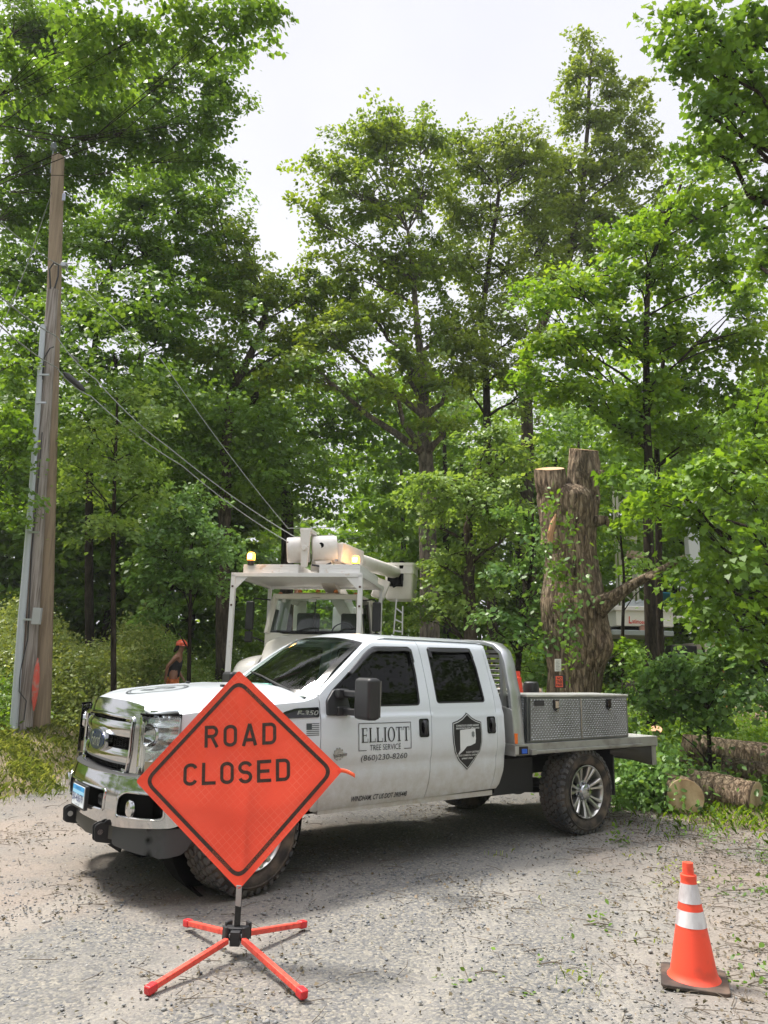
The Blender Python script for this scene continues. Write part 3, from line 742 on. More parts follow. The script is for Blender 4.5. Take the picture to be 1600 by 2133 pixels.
            b.add([SM(1, .013)(cx + x, 1.02 + z) for x, z in st], [tuple(range(len(st)))], 1)
            em = [(cx+.062 + .022*cos(i*pi/6)*(1 if i % 2 else .8), 1.082 + .032*sin(i*pi/6)*(1 if i % 2 else .8)) for i in range(12)]
            b.add([SM(1, .0145)(*p) for p in em], [tuple(range(12))], 2)
            for tx, z0, z1, ww in (('CONNECTICUT LICENSED ARBORIST', 1.155, 1.172, .15), ('BRANDON ELLIOTT #PRLS.66425', 1.130, 1.147, .15), ('D.E.E.P CERTIFIED', .912, .929, .085), ('PESTICIDE COMMERCIAL SUPERVISOR', .885, .901, .145), ('#PMSP.19291', .855, .871, .07)):
                ox = .06 if 'D.E' in tx else 0
                text_on(b, tx, cx-ww+ox, cx+ww+ox, z0, z1, SM(1, .012), mi=1, bold=.02)
            b.build('shield_lettering', [decal_black, decal_white, mat('decal_midgrey', (.15, .17, .17), .5)], do, False)
    panel(corner, [], SM(sg), out, .05, .02, 'cab_corner', white_paint, TRK)
    # headlight
    def hl(u, v, off=0.):
        t = u; a = -.845 + .235*t**1.35 + .012; b_ = .752 + .19*t**.62 ; b_ = min(b_, side_b(a, .9) if a > -.64 else b_)
        z = .885 + .415*v
        return Vector((a - off*(1-t), -sg*(b_ + off*t) , z))
    m_ = MB(); m_.grid(lambda u, v: hl(u, v, .004), 14, 8); lens = m_.build('headlight', lens_glass, TRK, solid=.004)
    m_ = MB(); m_.grid(lambda u, v: hl(u, v) + Vector((.07 + .02*sin(v*30), sg*.05, 0)), 14, 24); m_.build('reflector', mat('headlamp_inner', (.72, .73, .72), .25, .75), lens)
    m_ = MB(); m_.lathe([(.085, 0), (.082, .02), (.06, -.02), (.03, -.035), (0, -.035)], 24, (-.775, -sg*.82, 1.16), (-1, -sg*.35, 0), cap=False); m_.build('lamp_bowl', chrome, lens)
    m_ = MB(); m_.grid(lambda u, v: hl(.15 + .8*u, .02 + .20*v, -.02), 8, 4); m_.build('turn_signal', mat('pale_lens', (.75, .55, .35), .2), lens)
    m_ = MB(); m_.tube([hl(t, 1.015, .004) for t in np.linspace(0, 1, 12)], .007, 5); m_.build('hood_gap', void_black, TRK)
    m_ = MB(); m_.grid(lambda u, v: hl(u, -.02 - .2*v, -.01), 10, 3); m_.build('lower_filler', mat('grey_filler', (.25, .25, .25), .5), TRK)
    # mirror
    mr = empty('side_mirror'); mr.parent = TRK
    m_ = MB(); sail = rounded([(.655, 1.282), (.660, 1.40), (.74, 1.49), (.86, 1.50), (.90, 1.283)], .02)
    m_.prism(sail, lambda u, v, w_: SM(sg, 0)(u, v, w_), -.01, .03); m_.build('mirror_base', black_plastic, mr, bevel=.008)
    m_ = MB()
    for zz_ in (1.46, 1.315): m_.box((.83, -sg*1.06, zz_), (.075, .30, .055)); 
    for zz_ in (1.46, 1.315): m_.box((.80, -sg*.96, zz_), (.11, .07, .075))
    m_.build('mirror_arm', black_plastic, mr, bevel=.012)
    m_ = MB()
    m_.box((.845, -sg*1.265, 1.43), (.13, .225, .335)); m_.build('mirror_head', black_plastic, mr, bevel=.035)
    m_ = MB(); m_.box((.913, -sg*1.265, 1.43), (.006, .185, .29)); m_.build('mirror_glass', chrome, mr)
    m_ = MB(); m_.box((.845, -sg*1.265, 1.475), (.134, .229, .012)); m_.build('mirror_seam', gloss_black, mr, bevel=.003) if False else None

# --- grille
Fm = FM()
GR = empty('grille'); GR.parent = TRK
outl = rounded([(-.70, .80), (-.735, .98), (-.735, 1.20), (-.70, 1.30), (-.62, 1.365), (-.40, 1.385), (0, 1.392), (.40, 1.385), (.62, 1.365), (.70, 1.30), (.735, 1.20), (.735, .98), (.70, .80), (.4, .785), (0, .78), (-.4, .785)], .05)
hole = rounded([(-.545, .865), (-.575, 1.02), (-.575, 1.262), (0, 1.275), (.575, 1.262), (.575, 1.02), (.545, .865), (0, .85)], .03)
sur = panel(outl, [hole], FM(.0), (-1, 0, 0), .045, .05, 'grille_surround', chrome, GR)
m_ = MB(); m_.tube([FM(.006)(*p) for p in dens(hole, .05)] + [FM(.006)(*dens(hole, .05)[0])], .014, 8, cap=False); m_.build('inner_rim', chrome, GR)
for sg in (-1, 1):   # chrome cheeks wrapping back to the headlight
    m_ = MB(); m_.grid(lambda u, v: (Vector(FM(0)(sg*.735, .80 + .53*v)) + Vector((.10*u, -sg*(.045*u**.6), -.0))), 5, 10); m_.build('grille_cheek', chrome, GR)
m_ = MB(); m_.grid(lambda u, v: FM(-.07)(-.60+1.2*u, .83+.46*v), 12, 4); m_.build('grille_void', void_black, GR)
m_ = MB()
for z in np.arange(.865, 1.27, .016): m_.tube([FM(-.045)(b, z) for b in np.linspace(-.57, .57, 11)], .0028, 4)
for b in np.arange(-.55, .56, .05): m_.tube([FM(-.05)(b, z) for z in (.85, 1.06, 1.27)], .003, 4)
m_.build('grille_mesh', gloss_black, GR)
for z0, z1 in ((1.120, 1.228), (.918, 1.028)):
    for part_ in (0,):
        k0 = .558; pl = rounded([(-k0, z0), (-k0, z1-.012), (-k0+.03, z1), (k0-.03, z1), (k0, z1-.012), (k0, z0)], .012)
        bar = panel(pl, [], lambda b, z: FM(-.008 + .014*sin(pi*(z-z0)/(z1-z0)))(b, z), (-1, 0, 0), .03, .05, 'grille_bar', chrome, GR)
for sb in (-1, 1):
    for zc_ in (1.246, .884):
        m_ = MB(); m_.box(FM(-.005)(sb*.505, zc_), (.03, .09, .022)); m_.build('grille_tab', chrome, GR, bevel=.004)
ov = [(.205*cos(2*pi*i/48), 1.07 + .090*sin(2*pi*i/48)) for i in range(48)]
m_ = MB(); m_.prism(ov, lambda u, v, w_: FM(.0)(u, v, w_), -.03, .028); em = m_.build('oval_badge', chrome, GR, ang=30)
m_ = MB(); m_.prism([(x*.91, 1.07+(z-1.07)*.86) for x, z in ov], lambda u, v, w_: FM(.0)(u, v, w_), .02, .031); m_.build('badge_field', mat('badge_blue', (.012, .025, .12), .15, .3, coat=.6), em, ang=30)
# note: seen from the front the driver side (+b) is on the viewer's right
m_ = MB(); text_on(m_, 'Ford', -.125, .125, 1.022, 1.120, lambda u, v, w_: FM(.036)(u, v), shear=.4, bold=-.005); m_.build('badge_script', mat('script_silver', (.75, .76, .78), .2, .8), em, False)

# --- bumper
BU = empty('front_bumper'); BU.parent = TRK
def bu_a(b): return -.955 + .29*abs(b/1.0)**3.2 + .03*abs(b)
def BM(off=0., lip=1):
    def f(b, z, w=0):
        s = 1 if b >= 0 else -1
        t = abs(b)
        if t > .93:   # wrap round the corner, remaining length runs rearwards
            e = t-.93; b2 = .93 + .075*(1-math.exp(-e/.06)); a = bu_a(.93) + e*1.15
        else: b2 = t; a = bu_a(t)
        bul = .03*sin(pi*min(1, max(0, (z-.50)/.36)))
        return (a - (off+w+bul)*(1 if t < .93 else .3), -s*(b2 + (off+w)*(0 if t < .85 else 1)), z)
    return f
bo = rounded([(-1.22, .62), (-1.22, .84), (-1.0, .865), (-.6, .86), (0, .855), (.6, .86), (1.0, .865), (1.22, .84), (1.22, .62), (1.0, .535), (.62, .505), (.30, .50), (-.30, .50), (-.62, .505), (-1.0, .535)], .03)
ch = rounded([(-.44, .60), (-.46, .745), (.46, .745), (.44, .60), (0, .592)], .03)
fh = rounded([(.60, .585), (.62, .72), (.68, .76), (.90, .76), (.95, .72), (.95, .59), (.8, .58)], .03)
bs = panel(bo, [ch, fh, [(-x, z) for x, z in fh][::-1]], BM(), (-1, 0, 0), .04, .03, 'bumper_shell', chrome, BU)
for hl_, nm in ((ch, 'hole_rim'), (fh, 'hole_rim'), ([(-x, z) for x, z in fh], 'hole_rim')):
    m_ = MB(); q = dens(hl_, .04); m_.tube([BM(.001)(*p) for p in q] + [BM(.001)(*q[0])], .010, 6, cap=False); m_.build(nm, chrome, BU)
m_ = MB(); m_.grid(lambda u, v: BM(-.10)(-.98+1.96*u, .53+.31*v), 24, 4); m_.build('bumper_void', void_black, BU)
def pad(u, v):
    b = -.96 + 1.92*u; p = Vector(BM(.0)(b, .858)); q = Vector((max(fr_a(min(.72, abs(b))) , p.x+.03) + .03, -b*.93, .868)); r_ = p.lerp(q, v); r_.z += .006*sin(pi*v); return r_
m_ = MB(); m_.grid(pad, 30, 5); m_.build('step_pad', black_plastic, BU)
for sg in (-1, 1):
    m_ = MB(); m_.lathe([(.055, 0), (.06, .02), (.05, .03), (0, .035)], 20, (-.86, -sg*.80, .66), (-1, 0, 0), cap=False); m_.build('fog_lamp', chrome, BU)
    m_ = MB(); pts = [(-.93, -sg*(.33+.05*cos(t)), .66 + .028*sin(t)) for t in np.linspace(-2.6, 2.6, 10)]
    m_.tube([(-.86, -sg*.28, .66)] + pts, .016, 6); m_.build('tow_hook', steel_dark, BU)
    # plow mount bracket
    m_ = MB(); q = rounded([(-.985, .385), (-.995, .495), (-.955, .515), (-.68, .50), (-.68, .36), (-.83, .35)], .02)
    for bb_ in (.375, .425): m_.prism(q, lambda u, v, w_: (u, -sg*(bb_ + w_), v), 0, .012)
    m_.prism([(-.88, .35), (-.75, .36), (-.78, .28)], lambda u, v, w_: (u, -sg*(.40 + w_), v), 0, .02)
    m_.build('plow_bracket', steel_dark, BU, bevel=.003)
    m_ = MB(); m_.lathe([(.020, 0), (.020, .075)], 14, (-.95, -sg*.362, .448), (0, -sg, 0)); m_.build('bracket_pin', mat('zinc', (.6, .6, .58), .4, .6), BU)
m_ = MB(); q = dens(rounded([(-.52, .36), (-.98, .30), (-1.12, .33), (-1.16, .52), (1.16, .52), (1.12, .33), (.98, .30), (.52, .36), (0, .36)], .06), .1)
panel(rounded([(.50, .37), (.95, .325), (1.08, .35), (1.18, .53), (.50, .50)], .04), [], BM(-.025), (-1, 0, 0), .05, .02, 'air_dam', mat('grey_plastic', (.045, .048, .052), .55), BU)
panel(rounded([(-.50, .37), (-.95, .325), (-1.08, .35), (-1.18, .53), (-.50, .50)], .04), [], BM(-.025), (-1, 0, 0), .05, .02, 'air_dam', _M['grey_plastic'], BU)
panel(rounded([(-.50, .40), (0, .37), (.50, .40), (.50, .51), (-.50, .51)], .02), [], BM(-.03), (-1, 0, 0), .05, .02, 'centre_valance', mat('dusty_plastic', (.085, .08, .07), .8), BU)
# licence plate
LP = MB(); pf = lambda u, v, w=0: (-1.000 - w, -(u), v)
LP.prism(rounded([(-.175, .555), (.175, .555), (.175, .735), (-.175, .735)], .015), pf, -.02, .006); lpo = LP.build('plate_frame', black_plastic, BU)
m_ = MB(); m_.prism(rounded([(-.155, .570), (.155, .570), (.155, .722), (-.155, .722)], .012), pf, .0, .009, 0)
m_.add([pf(-.150, .685, .0105), pf(.150, .685, .0105), pf(.150, .718, .0105), pf(-.150, .718, .0105)], [(0, 1, 2, 3)], 1)
m_.add([pf(-.150, .655, .0101), pf(.150, .655, .0101), pf(.150, .685, .0101), pf(-.150, .685, .0101)], [(0, 1, 2, 3)], 2)
text_on(m_, 'BV-43679', -.135, .135, .602, .662, lambda u, v, w_: pf(u, v, .013), mi=3, bold=.015)
text_on(m_, 'CONNECTICUT', -.07, .07, .695, .709, lambda u, v, w_: pf(u, v, .013), mi=3)
text_on(m_, 'Constitution State', -.065, .065, .578, .591, lambda u, v, w_: pf(u, v, .013), mi=3)
m_.build('licence_plate', [mat('plate_white', (.72, .78, .84), .4), mat('plate_blue', (.03, .32, .70), .4), mat('plate_sky', (.30, .60, .82), .4), mat('plate_ink', (.03, .05, .16), .5)], BU, False)

# --- chassis
ch_ = MB()
for sb in (-.42, .42): ch_.bar((-.7, sb, .60), (5.05, sb, .68), .07, .17)
for a in (.4, 1.4, 2.6, 3.4, 4.5): ch_.bb(a, a+.08, -.42, .42, .58, .68)
ch_.tube([(3.97, -.78, .44), (3.97, .78, .44)], .055, 10); ch_.lathe([(.05, -.17), (.15, -.1), (.17, 0), (.15, .1), (.05, .17)], 16, (3.97, .0, .44), (1, 0, 0))
ch_.tube([(0, -.78, .44), (0, .78, .44)], .05, 10); ch_.tube([(.5, .0, .55), (3.9, .0, .46)], .045, 8)
ch_.tube([(1.0, .30, .45), (2.6, .30, .45), (3.3, .45, .5), (4.4, .62, .52)], .045, 8); ch_.tube([(2.9, -.62, .50), (3.97, -.58, .40), (4.9, -.62, .55)], .035, 6)
ch_.bb(2.75, 3.35, -.80, -.50, .46, .80); ch_.tube([(2.0, .3, .45), (2.6, .3, .45)], .10, 10)
ch_.build('chassis', steel_dark, TRK, ang=30)

# --- wheels
def make_wheel():
    W = empty('wheel')
    T = MB(); R = .440; hw = .155
    pr = [(.272, -hw+.035), (.300, -hw+.006), (.350, -hw-.008), (.395, -hw), (.418, -hw+.018), (.426, -hw+.04), (.428, 0), (.426, hw-.04), (.418, hw-.018), (.395, hw), (.350, hw+.008), (.300, hw-.006), (.272, hw-.035)]
    T.lathe([(r, h) for r, h in pr], 72, (0, 0, 0), (0, -1, 0), cap=False)
    T.lathe([(.365, hw+.006), (.375, hw+.011), (.385, hw+.004)], 72, (0, 0, 0), (0, -1, 0), cap=False)
    ty = T.build('tyre', rubber, W, ang=50)
    B = MB(); rg = random.Random(2); n = 40
    for row, (y0, wd) in enumerate(((-.115, .056), (-.052, .048), (.0, .040), (.052, .048), (.115, .056))):
        for i in range(n):
            a = 2*pi*(i + .5*(row % 2))/n; L = 2*pi*R/n*.80; sk = rg.uniform(-.2, .2) + (.35 if row % 2 else -.35)
            k = 6; ps = [(cos(2*pi*j/k + .5)*L*.56*rg.uniform(.85, 1.12), sin(2*pi*j/k + .5)*wd*.56*rg.uniform(.85, 1.12)) for j in range(k)]
            c_, s_ = cos(sk), sin(sk); vs = []
            for rr_, sc in ((.424, 1.05), (R, .93)):
                for (x, y) in ps:
                    x2, y2 = (x*c_-y*s_)*sc, (x*s_+y*c_)*sc; an = a + x2/R; vs.append((rr_*sin(an), y0+y2, rr_*cos(an)))
            B.add(vs, [tuple(range(k, 2*k))] + [(j, (j+1) % k, k+(j+1) % k, k+j) for j in range(k)])
    for sd in (-1, 1):    # shoulder lugs
        for i in range(n):
            a = 2*pi*(i + .25)/n; L = .040 if i % 2 else .030; hh = .060 if i % 2 else .040
            vs = []
            for yy, rr_ in ((sd*(hw-.028), R-.001), (sd*(hw-.002), R-.016), (sd*(hw+.006), R-.016-hh*.6), (sd*(hw-.02), .40)):
                for s in (-1, 1): an = a + s*L/2/R; vs.append((rr_*sin(an), yy, rr_*cos(an)))
            B.add(vs, [(0, 1, 3, 2), (2, 3, 5, 4), (0, 2, 4, 6), (1, 7, 5, 3), (4, 5, 7, 6)])
    B.build('tread', tread_mat, ty, False)
    Rm = MB(); o = -1  # outer face towards -y
    rim = [(.262, .12), (.272, .150), (.266, .152), (.256, .140), (.248, .11), (.240, .02), (.236, -.10), (.262, -.13)]
    Rm.lathe(rim, 56, (0, 0, 0), (0, -1, 0), cap=False)
    ro = Rm.build('rim', mat('wheel_alloy', (.50, .49, .46), .28, .85), W, ang=30)
    D = MB(); D.lathe([(.240, .03), (.10, .045), (.0, .045)], 40, (0, 0, 0), (0, -1, 0), cap=False); D.build('rim_pocket', mat('pocket_black', (.012, .013, .016), .35), ro)
    S = MB()
    for i in range(7):
        for s in (-1, 1):
            a0 = 2*pi*i/7 + s*.085; a1 = 2*pi*i/7 + s*.155
            p0 = Vector((.085*sin(a0), -.085, .085*cos(a0))); p1 = Vector((.258*sin(a1), -.140, .258*cos(a1)))
            d_ = (p1-p0).normalized(); sx = d_.cross(Vector((0, 1, 0))).normalized()
            pm = p0.lerp(p1, .5) + Vector((0, -.004, 0))
            vs = []
            for p, w_ in ((p0, .017), (pm, .013), (p1, .021)):
                for q in ((-w_, 0), (-w_*.6, -.012), (w_*.6, -.012), (w_, 0), (w_*.8, .05), (-w_*.8, .05)): vs.append(p + sx*q[0] + Vector((0, q[1], 0)))
            S.add(vs, [(6*j+i_, 6*j+(i_+1) % 6, 6*j+6+(i_+1) % 6, 6*j+6+i_) for j in range(2) for i_ in range(6)])
    S.build('spokes', _M['wheel_alloy'], ro, ang=30)
    H = MB(); H.lathe([(.115, .06), (.112, .085), (.092, .090), (.086, .125), (.074, .142), (.045, .150), (0, .151)], 40, (0, 0, 0), (0, -1, 0), cap=False)
    for i in range(8): a = 2*pi*i/8; H.lathe([(.012, .085), (.012, .105), (0, .110)], 8, (.100*sin(a), 0, .100*cos(a)), (0, -1, 0), cap=False)
    H.build('hub_cap', mat('hub_chrome', (.45, .47, .50), .16, .95), W, ang=30)
    W.parent = TRK
    return W
def copy_tree(o, parent=None):
    c = o.copy(); COL.objects.link(c); c.parent = parent
    for ch in list(o.children): copy_tree(ch, c)
    return c
W0 = make_wheel(); Z0 = .438
W0.location = (0, -.865, Z0); W0.rotation_euler = (0, 0, radians(11))
for (a, b, rz) in ((3.97, .865, 0), (0, -.865, pi + radians(11)), (3.97, -.865, pi)):
    w_ = copy_tree(W0, TRK); w_.location = (a, -b, Z0); w_.rotation_euler = (0, .4, rz) if rz == 0 else (0, 0, rz)
# --- flatbed
FB = empty('flatbed'); FB.parent = TRK
m = MB(); m.bb(2.86, 5.25, -1.0, 1.0, .925, .962); m.build('deck', alu_lid, FB, bevel=.004)
m = MB()
for sb in (-1, 1):
    m.bb(2.865, 5.25, sb*1.003, sb*1.03, .862, .968); m.bb(3.10, 4.95, sb*1.033, sb*1.060, .875, .900)
    m.bb(3.05, 3.12, sb*1.033, sb*1.070, .862, .915)
m.bb(2.84, 2.862, -1.03, 1.03, .855, .962); m.bb(5.253, 5.285, -1.03, 1.03, .85, .968)
fs_ = m.build('side_rail', alu_dull, FB, bevel=.004)
m = MB()
for a in (2.95, 3.5, 4.5, 5.0): m.bb(a, a+.06, -.98, .98, .84, .92)
for sb in (-.42, .42): m.bb(2.9, 5.2, sb-.03, sb+.03, .76, .84)
m.build('cross_member', steel_dark, FB)
m = MB()   # rear skirt
m.add([(4.42, -.985, .862), (5.27, -.985, .862), (5.27, -.985, .655), (5.12, -.985, .655), (4.42, -.985, .80)], [(0, 1, 2, 3, 4)]); 
m.build('rear_skirt', mat('skirt_brown', (.05, .045, .04), .6, .3), FB, solid=.01)
m = MB(); m.bb(5.20, 5.285, -1.005, -.93, .64, .855); m.bb(5.20, 5.285, 1.005, .93, .64, .855); m.bb(5.255, 5.28, -.93, .93, .66, .85); m.build('tail_plate', alu_dull, FB, bevel=.004)
m = MB(); m.bb(2.895, 3.02, -1.040, -1.028, .870, .945); po = m.build('light_pocket', gloss_black, FB)
m = MB(); m.box((2.965, -1.043, .90), (.075, .012, .045)); m.build('blue_marker', blue_lens, po, bevel=.005)
m = MB(); m.bb(2.845, 2.895, -1.035, -1.028, .875, .95); m.build('end_bracket', alu, FB, bevel=.003)
# mud flap + rear
m = MB(); m.bb(4.48, 4.50, -.98, -.66, .36, .84); m.build('mud_flap', black_plastic, FB)
m = MB(); m.bb(4.48, 4.50, .98, .66, .36, .84); m.build('mud_flap', black_plastic, FB)
# headache rack: tapered curved legs, top bar, lower plates, louvres
RK = empty('headache_rack'); RK.parent = TRK
rack_b = [(.985, .968), (.960, 1.25), (.935, 1.466), (.900, 1.585), (.862, 1.764), (.808, 1.877), (.70, 1.953), (.55, 1.985), (.30, 1.998), (0, 2.0)]
full = rack_b + [(-b, z) for b, z in rack_b[::-1][1:]]
def dense_path(p, k):
    out = []
    for i in range(len(p)-1):
        for t in range(k): out.append(Vector(p[i]).lerp(Vector(p[i+1]), t/k))
    return out + [Vector(p[-1])]
fp = dense_path(full, 2); n = len(fp)
m = MB(); rows = []
for i, q in enumerate(fp):
    d_ = (fp[min(i+1, n-1)] - fp[max(0, i-1)]).normalized(); nn = Vector((-d_.y, d_.x))
    if nn.dot(q - Vector((0, 1.2))) < 0: nn = -nn
    wa = .075
    for (da, dn) in ((-wa, 0), (-wa+.01, .008), (wa-.01, .008), (wa, 0), (wa, -.035), (-wa, -.035)):
        rows.append((2.955 + da, -(q.x + nn.x*dn), q.y + nn.y*dn))
m.add(rows, [(6*i+j, 6*i+(j+1) % 6, 6*i+6+(j+1) % 6, 6*i+6+j) for i in range(n-1) for j in range(6)])
m.build('rack_frame', alu, RK, ang=40)
for sb in (-1, 1):
    m = MB(); q = [(.80, .968), (1.0, .968), (.975, 1.22), (.965, 1.28), (.955, 1.30), (.78, 1.34)]
    m.prism(q, lambda u, v, w_: (2.872 + w_, -sb*u, v), 0, .012); m.build('rack_plate', alu_dull, RK, bevel=.002)
    m = MB(); m.prism([(.76, .968), (.80, .968), (.78, 1.80), (.74, 1.84)], lambda u, v, w_: (2.93 + w_, -sb*u, v), 0, .05); m.build('rack_post', alu, RK)
m = MB()
for z in np.arange(1.38, 1.90, .05): m.box((2.955, 0, z), (.04, 1.46, .008), Matrix.Rotation(radians(35), 3, 'Y'))
m.build('louvre', alu_dull, RK)
m = MB(); m.bb(2.93, 2.97, -.76, .76, .97, 1.36); m.build('rack_panel', dplate, RK)
m = MB(); m.box((2.885, -.975, 1.02), (.02, .055, .10)); m.bb(2.885, 2.915, -1.004, -.996, .97, 1.07); m.build('amber_marker', amber, RK, bevel=.004)
# tool boxes with raised diamond tread
def tread(mb, f, u0, u1, v0, v1, p=.030, mi=0):
    i = 0; u = u0 + p/2
    while u < u1 - p*.3:
        j = 0; v = v0 + p/2
        while v < v1 - p*.3:
            s = 1 if (i+j) % 2 else -1; L, W = p*.46, p*.13; c_ = .7071
            def q(x, y, w): return f(u + (x*c_ - s*y*c_), v + (s*x*c_ + y*c_), w)
            mb.add([q(-L, 0, 0), q(0, -W, 0), q(L, 0, 0), q(0, W, 0), q(0, 0, .004)], [(0, 1, 4), (1, 2, 4), (2, 3, 4), (3, 0, 4)], mi)
            j += 1; v += p
        i += 1; u += p
def toolbox(sb):
    T = empty('tool_box'); T.parent = TRK
    b0, b1 = .50, .985
    m = MB(); m.bb(3.075, 4.775, -sb*b0, -sb*(b1), .970, 1.425); tread(m, lambda u, v, w: (3.075 - w, -sb*u, v), b0+.01, b1-.03, .98, 1.41, .024, 1)
    m.build('box_body', [dplate, dia_top], T, False)
    m = MB(); m.bb(3.06, 4.79, -sb*(b0-.01), -sb*(b1+.015), 1.425, 1.447); m.build('box_lid', alu_lid, T, bevel=.004)
    for a0, a1 in ((3.10, 3.905), (3.915, 4.755)):
        m = MB(); m.bb(a0, a1, -sb*(b1+.001), -sb*(b1+.018), .985, 1.415); tread(m, lambda u, v, w: (u, -sb*(b1+.018+w), v), a0+.012, a1-.012, .99, 1.41, .023, 1)
        d = m.build('box_door', [dplate, dia_top], T, False)
        ac = a0 + .37 if a0 < 3.5 else a1 - .40
        ac = 3.50 if a0 < 3.5 else 4.40
        m = MB(); m.prism(rounded([(ac-.045, 1.325), (ac+.045, 1.325), (ac+.045, 1.395), (ac-.045, 1.395)] if False else [(ac-.045, 1.30), (ac, 1.27), (ac+.045, 1.30), (ac+.045, 1.395), (ac-.045, 1.395)], .01), lambda u, v, w: (u, -sb*(b1+.022+w), v), 0, .006); l = m.build('latch', gloss_black, d)
        m = MB(); m.box((ac, -sb*(b1+.034), 1.345), (.05, .010, .07)); m.lathe([(.013, 0), (.013, .02), (0, .022)], 10, (ac, -sb*(b1+.028), 1.29), (0, -sb, 0)); m.build('latch_paddle', chrome, l)
    m = MB(); m.bb(3.905, 3.915, -sb*(b1+.001), -sb*(b1+.026), .985, 1.415); m.build('box_trim', chrome, T)
    if sb == 1: m = MB(); m.prism([(3.16, 1.335), (3.31, 1.335), (3.31, 1.39), (3.16, 1.39)], lambda u, v, w: (u, -(b1+.024+w), v), 0, .003); m.build('name_plate', mat('plate_dark', (.05, .05, .055), .4, .5), T)
    return T
toolbox(1); toolbox(-1)
# ================================================================== ROAD CLOSED sign on a folding stand
def fabric_orange():
    m = bpy.data.materials.new('reflective_orange'); m.use_nodes = True; nt = m.node_tree; N = nt.nodes; L = nt.links; b = N['Principled BSDF']
    tc = N.new('ShaderNodeTexCoord'); mp = N.new('ShaderNodeMapping'); mp.inputs['Rotation'].default_value = (0, radians(45), 0); L.new(tc.outputs['Object'], mp.inputs[0])
    se = N.new('ShaderNodeSeparateXYZ'); L.new(mp.outputs[0], se.inputs[0])
    def lines(o, k):
        a = N.new('ShaderNodeMath'); a.operation = 'MULTIPLY'; L.new(o, a.inputs[0]); a.inputs[1].default_value = k
        f = N.new('ShaderNodeMath'); f.operation = 'FRACT'; L.new(a.outputs[0], f.inputs[0])
        g = N.new('ShaderNodeMath'); g.operation = 'LESS_THAN'; L.new(f.outputs[0], g.inputs[0]); g.inputs[1].default_value = .10; return g.outputs[0]
    mx = N.new('ShaderNodeMath'); mx.operation = 'MAXIMUM'; L.new(lines(se.outputs['X'], 28), mx.inputs[0]); L.new(lines(se.outputs['Z'], 28), mx.inputs[1])
    no = N.new('ShaderNodeTexNoise'); no.inputs['Scale'].default_value = 3.5; no.inputs['Detail'].default_value = 6; L.new(tc.outputs['Object'], no.inputs['Vector'])
    rp = N.new('ShaderNodeValToRGB'); rp.color_ramp.elements[0].position = .44; rp.color_ramp.elements[1].position = .60; rp.color_ramp.elements[0].color = (0, 0, 0, 1); rp.color_ramp.elements[1].color = (1, 1, 1, 1)
    L.new(no.outputs['Fac'], rp.inputs[0])
    ml = N.new('ShaderNodeMath'); ml.operation = 'MULTIPLY'; L.new(mx.outputs[0], ml.inputs[0]); L.new(rp.outputs[0], ml.inputs[1])
    m2 = N.new('ShaderNodeMath'); m2.operation = 'MULTIPLY'; L.new(ml.outputs[0], m2.inputs[0]); m2.inputs[1].default_value = .85
    c = N.new('ShaderNodeMix'); c.data_type = 'RGBA'; c.inputs[6].default_value = (.96, .078, .040, 1); c.inputs[7].default_value = (1.0, .20, .13, 1); L.new(m2.outputs[0], c.inputs[0])
    n4 = N.new('ShaderNodeTexNoise'); n4.inputs['Scale'].default_value = 2.2; n4.inputs['Detail'].default_value = 4; L.new(tc.outputs['Object'], n4.inputs['Vector'])
    r4 = N.new('ShaderNodeValToRGB'); r4.color_ramp.elements[0].position = .4; r4.color_ramp.elements[1].position = .62; r4.color_ramp.elements[0].color = (.86, .86, .86, 1); r4.color_ramp.elements[1].color = (1.0, 1.25, 1.35, 1); L.new(n4.outputs['Fac'], r4.inputs[0])
    c4 = N.new('ShaderNodeMix'); c4.data_type = 'RGBA'; c4.blend_type = 'MULTIPLY'; c4.inputs[0].default_value = 1; L.new(c.outputs[2], c4.inputs[6]); L.new(r4.outputs[0], c4.inputs[7]); c = c4
    L.new(c.outputs[2], b.inputs['Base Color']); b.inputs['Roughness'].default_value = .28; b.inputs['Coat Weight'].default_value = .3
    n2 = N.new('ShaderNodeTexNoise'); n2.inputs['Scale'].default_value = 5; n2.inputs['Detail'].default_value = 3; L.new(tc.outputs['Object'], n2.inputs['Vector'])
    bp = N.new('ShaderNodeBump'); bp.inputs['Strength'].default_value = .7; bp.inputs['Distance'].default_value = .035; L.new(n2.outputs['Fac'], bp.inputs['Height']); L.new(bp.outputs[0], b.inputs['Normal'])
    tl = N.new('ShaderNodeBsdfTranslucent'); tl.inputs[0].default_value = (1.0, .10, .05, 1); ms = N.new('ShaderNodeMixShader'); ms.inputs[0].default_value = .42
    L.new(b.outputs[0], ms.inputs[1]); L.new(tl.outputs[0], ms.inputs[2]); L.new(ms.outputs[0], N['Material Output'].inputs[0])
    return m
sc_ = Vector((-.855, 4.80, 1.006)); TL = radians(4.2)
SG = empty('roll_up_sign', (sc_.x + .03, sc_.y, 0), 0, 'orange diamond ROAD CLOSED fabric sign on a red four-legged folding stand', 'road sign')
H_ = .640
def SF(u, v, w=0):   # sign plane, u right, v up; rotated by TL, leaning back a little
    x = u*cos(TL) - v*sin(TL); z = u*sin(TL) + v*cos(TL)
    bow = .035*(1 - (abs(u)+abs(v))/H_) - .018*abs(u/H_)**1.5 + .008*sin(u*9+v*5)*max(0, 1-(abs(u)+abs(v))/H_)*1.6
    return (x - .03, -w - bow + .05*z, sc_.z + z)
dia = rounded([(0, -H_), (H_, 0), (0, H_), (-H_, 0)], .02, 3)
SGo = panel(dia, [], SF, (0, -1, 0), .035, -.003, 'sign_panel', fabric_orange(), SG)
ink = mat('sign_ink', (.030, .014, .011), .4, noise=(60, (.06, .028, .022), .45, .65))
b_ = MB()
